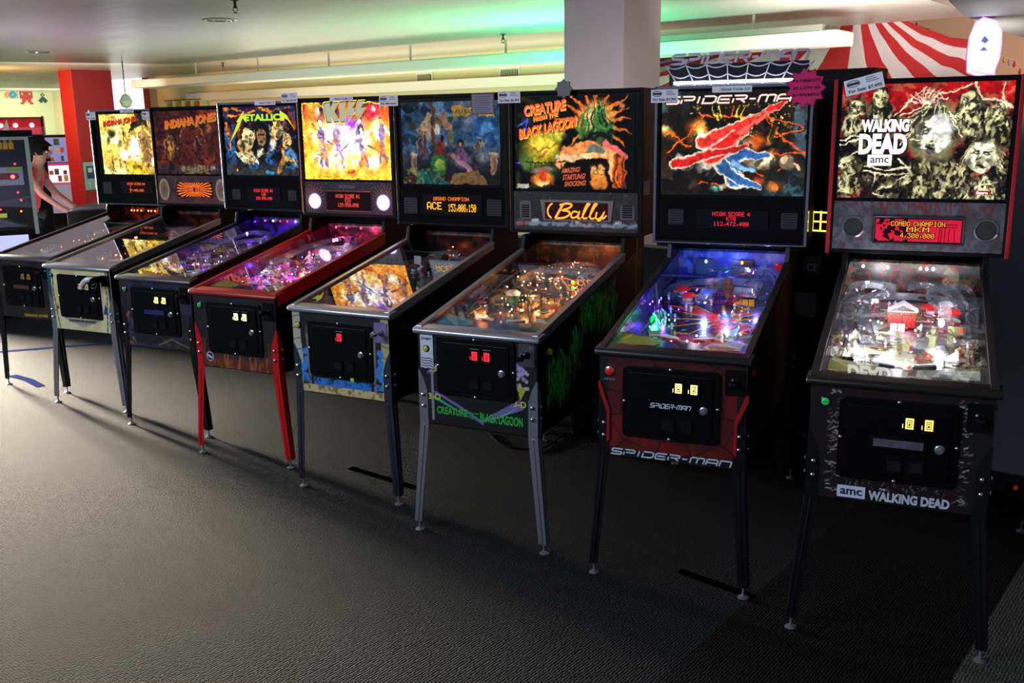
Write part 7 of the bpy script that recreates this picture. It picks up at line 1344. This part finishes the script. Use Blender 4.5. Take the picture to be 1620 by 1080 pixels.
# the man, leaning over a machine and looking down to the right
def person(loc, rz):
    t = thing('person', 'person in a red t-shirt and glasses leaning over a game at the left edge', 'person', loc, rz)
    SK = mat('skin_tone', '7c5240', .6); SH = mat('red_shirt', '98101c', .8, bump=.2, nscale=14); HR = mat('dark_hair', '070505', .85, spec=.1); TR = mat('dark_trousers', '16181e', .8)
    def skin(name, V, E, Rr, mt, root=0, par=t, sub=2):
        me = bpy.data.meshes.new(name); me.from_pydata(V, E, []); o = bpy.data.objects.new(name, me); C.objects.link(o); o.parent = par; me.materials.append(mt)
        s_ = o.modifiers.new('skin', 'SKIN'); s_.use_smooth_shade = True
        for i, r in enumerate(Rr): d = me.skin_vertices[0].data[i]; d.radius = r if isinstance(r, tuple) else (r, r); d.use_root = i == root
        u = o.modifiers.new('sub', 'SUBSURF'); u.levels = sub; u.render_levels = sub; return o
    # facing +x; body from pelvis through neck and head, arms down to the controls
    V = [(0, 0, .93), (.02, 0, 1.10), (.08, 0, 1.28), (.13, 0, 1.42), (.17, 0, 1.50), (.205, 0, 1.56), (.225, 0, 1.62), (.22, 0, 1.68), (.12, -.17, 1.40), (.26, -.21, 1.17), (.46, -.17, 1.00), (.52, -.15, .98), (.12, .17, 1.40), (.25, .21, 1.16), (.46, .17, 1.0), (.52, .15, .98), (0, -.09, .88), (.03, -.10, .50), (-.02, -.11, .08), (.14, -.12, .035), (0, .09, .88), (-.03, .10, .50), (-.10, .11, .08), (.06, .12, .035)]
    E = [(0, 1), (1, 2), (2, 3), (3, 4), (4, 5), (5, 6), (6, 7), (3, 8), (8, 9), (9, 10), (10, 11), (3, 12), (12, 13), (13, 14), (14, 15), (0, 16), (16, 17), (17, 18), (18, 19), (0, 20), (20, 21), (21, 22), (22, 23)]
    Rr = [(.14, .11), (.13, .10), (.15, .11), (.12, .09), .055, .075, .092, .075, .055, .042, .032, .034, .055, .042, .032, .034, .085, .058, .04, .035, .085, .058, .04, .035]
    body = skin('body', V, E, Rr, SK)
    for s_ in (-1, 1):       # fingers curl down over the controls
        for i in range(4):
            y0 = s_ * .15 + (i - 1.5) * .019; l_ = (.062, .07, .066, .05)[i]; skin('finger', [(.535, y0, .985), (.535 + l_ * .5, y0, .985), (.535 + l_ * .85, y0, .965), (.535 + l_, y0, .945)], [(0, 1), (1, 2), (2, 3)], [.010, .009, .008, .007], SK, 0, body, 1)
        skin('thumb', [(.50, s_ * .15 - s_ * .03, .98), (.535, s_ * .15 - s_ * .055, .972), (.565, s_ * .15 - s_ * .058, .962)], [(0, 1), (1, 2)], [.012, .010, .008], SK, 0, body, 1)
    skin('shirt', [(0, 0, .95), (.02, 0, 1.10), (.08, 0, 1.28), (.125, 0, 1.41), (.15, 0, 1.465), (.115, -.17, 1.40), (.18, -.20, 1.29), (.115, .17, 1.40), (.18, .20, 1.29)], [(0, 1), (1, 2), (2, 3), (3, 4), (3, 5), (5, 6), (3, 7), (7, 8)], [(.17, .14), (.16, .13), (.175, .13), (.14, .11), .07, .075, .072, .075, .072], SH)
    skin('trousers', [(0, 0, .96), (0, -.09, .88), (.03, -.10, .50), (-.02, -.11, .12), (0, .09, .88), (-.03, .10, .50), (-.10, .11, .12)], [(0, 1), (1, 2), (2, 3), (0, 4), (4, 5), (5, 6)], [(.15, .12), .105, .078, .065, .105, .078, .065], TR)
    h = MB(); rings = []
    hd = Vector((.225, 0, 1.625))
    b = bmesh.new(); bmesh.ops.create_uvsphere(b, u_segments=20, v_segments=14, radius=1.)
    for v in b.verts: v.co = Vector((v.co.x * .108 - .012, v.co.y * .088, v.co.z * .10 + .055)) + hd
    me = bpy.data.meshes.new('hair'); 
    kill = [v for v in b.verts if (v.co.x - hd.x > .06 and v.co.z - hd.z < .055) or v.co.z - hd.z < -.01]
    bmesh.ops.delete(b, geom=kill, context='VERTS'); b.to_mesh(me); b.free(); me.materials.append(HR); me.polygons.foreach_set('use_smooth', [True] * len(me.polygons)); o = bpy.data.objects.new('hair', me); C.objects.link(o); o.parent = t; sd = o.modifiers.new('thick', 'SOLIDIFY'); sd.thickness = .018; sd.offset = 1
    MB().tube([(hd.x + .06, -.02, hd.z + .105), (hd.x + .10, 0, hd.z + .105), (hd.x + .125, .02, hd.z + .085)], [.014, .014, .006], 8).build('hair_fringe', HR, t, smooth=True)
    MB().tube([(hd.x + .088, 0, hd.z + .028), (hd.x + .118, 0, hd.z - .006), (hd.x + .092, 0, hd.z - .018)], [.009, .014, .010], 8).build('nose', SK, body, smooth=True)
    MB().tube([(hd.x + .085, -.022, hd.z - .042), (hd.x + .096, 0, hd.z - .044), (hd.x + .085, .022, hd.z - .042)], [.004, .007, .004], 6).build('mouth', mat('lip_tone', '7c4640', .5), body, smooth=True)
    for s_ in (-1, 1):
        MB().lathe([(.001, -.012), (.010, -.008), (.012, 0), (.010, .008), (.001, .012)], hd.x + .078, s_ * .034, hd.z + .022, 10).build('eye', mat('eye_white', 'd8d4d0', .3), body, smooth=True); MB().lathe([(.006, 0), (.001, .003)], hd.x + .089, s_ * .034, hd.z + .020, 8, 0, 'x').build('pupil', INK, body)
        MB().tube([(hd.x - .01, s_ * .086, hd.z + .03), (hd.x - .025, s_ * .094, hd.z + .015), (hd.x - .012, s_ * .088, hd.z - .02)], [.008, .012, .007], 7).build('ear', SK, body, smooth=True)
    gl = MB()
    for s_ in (-1, 1): gl.tube([(hd.x + .103, s_ * .034 + .026 * math.cos(a), hd.z + .02 + .017 * math.sin(a)) for a in [2 * PI * i / 14 for i in range(15)]], .0028, 5); gl.tube([(hd.x + .10, s_ * .06, hd.z + .026), (hd.x - .005, s_ * .09, hd.z + .03)], .0028, 5)
    gl.tube([(hd.x + .104, -.009, hd.z + .024), (hd.x + .104, .009, hd.z + .024)], .0028, 5); gl.build('glasses', BLKG, t)
    b = MB().tube([(hd.x + .06, -.03, hd.z - .075), (hd.x + .09, 0, hd.z - .072), (hd.x + .06, .03, hd.z - .075)], [.01, .016, .01], 8).build('beard', HR, t, smooth=True)
    return t
pp = person(px_on(50, 380, 10.7).xy.to_3d(), math.radians(4)); pp.scale = (.95, .95, .94)
# dark game he leans on
t = thing('table_game', 'dark low game the person in red leans over', 'arcade cabinet', (px_on(50, 380, 10.7).x + .85, 10.7, 0), math.radians(4)); MB().prism([(-.25, 0), (-.25, .93), (.45, .97), (.45, 0)], 'y', -.45, .45).build('game_body', mat('navy_black', '0c0e18', .4), t, bevel=.01); MB().box(-.2, -.40, .945, .40, .40, .975).build('control_top', mat('dark_grey_top', '2c2e34', .5), t)
MB().box(.12, -.3, .975, .3, -.1, 1.0).build('lit_panel', glow('ffe8b0', 4.), t)
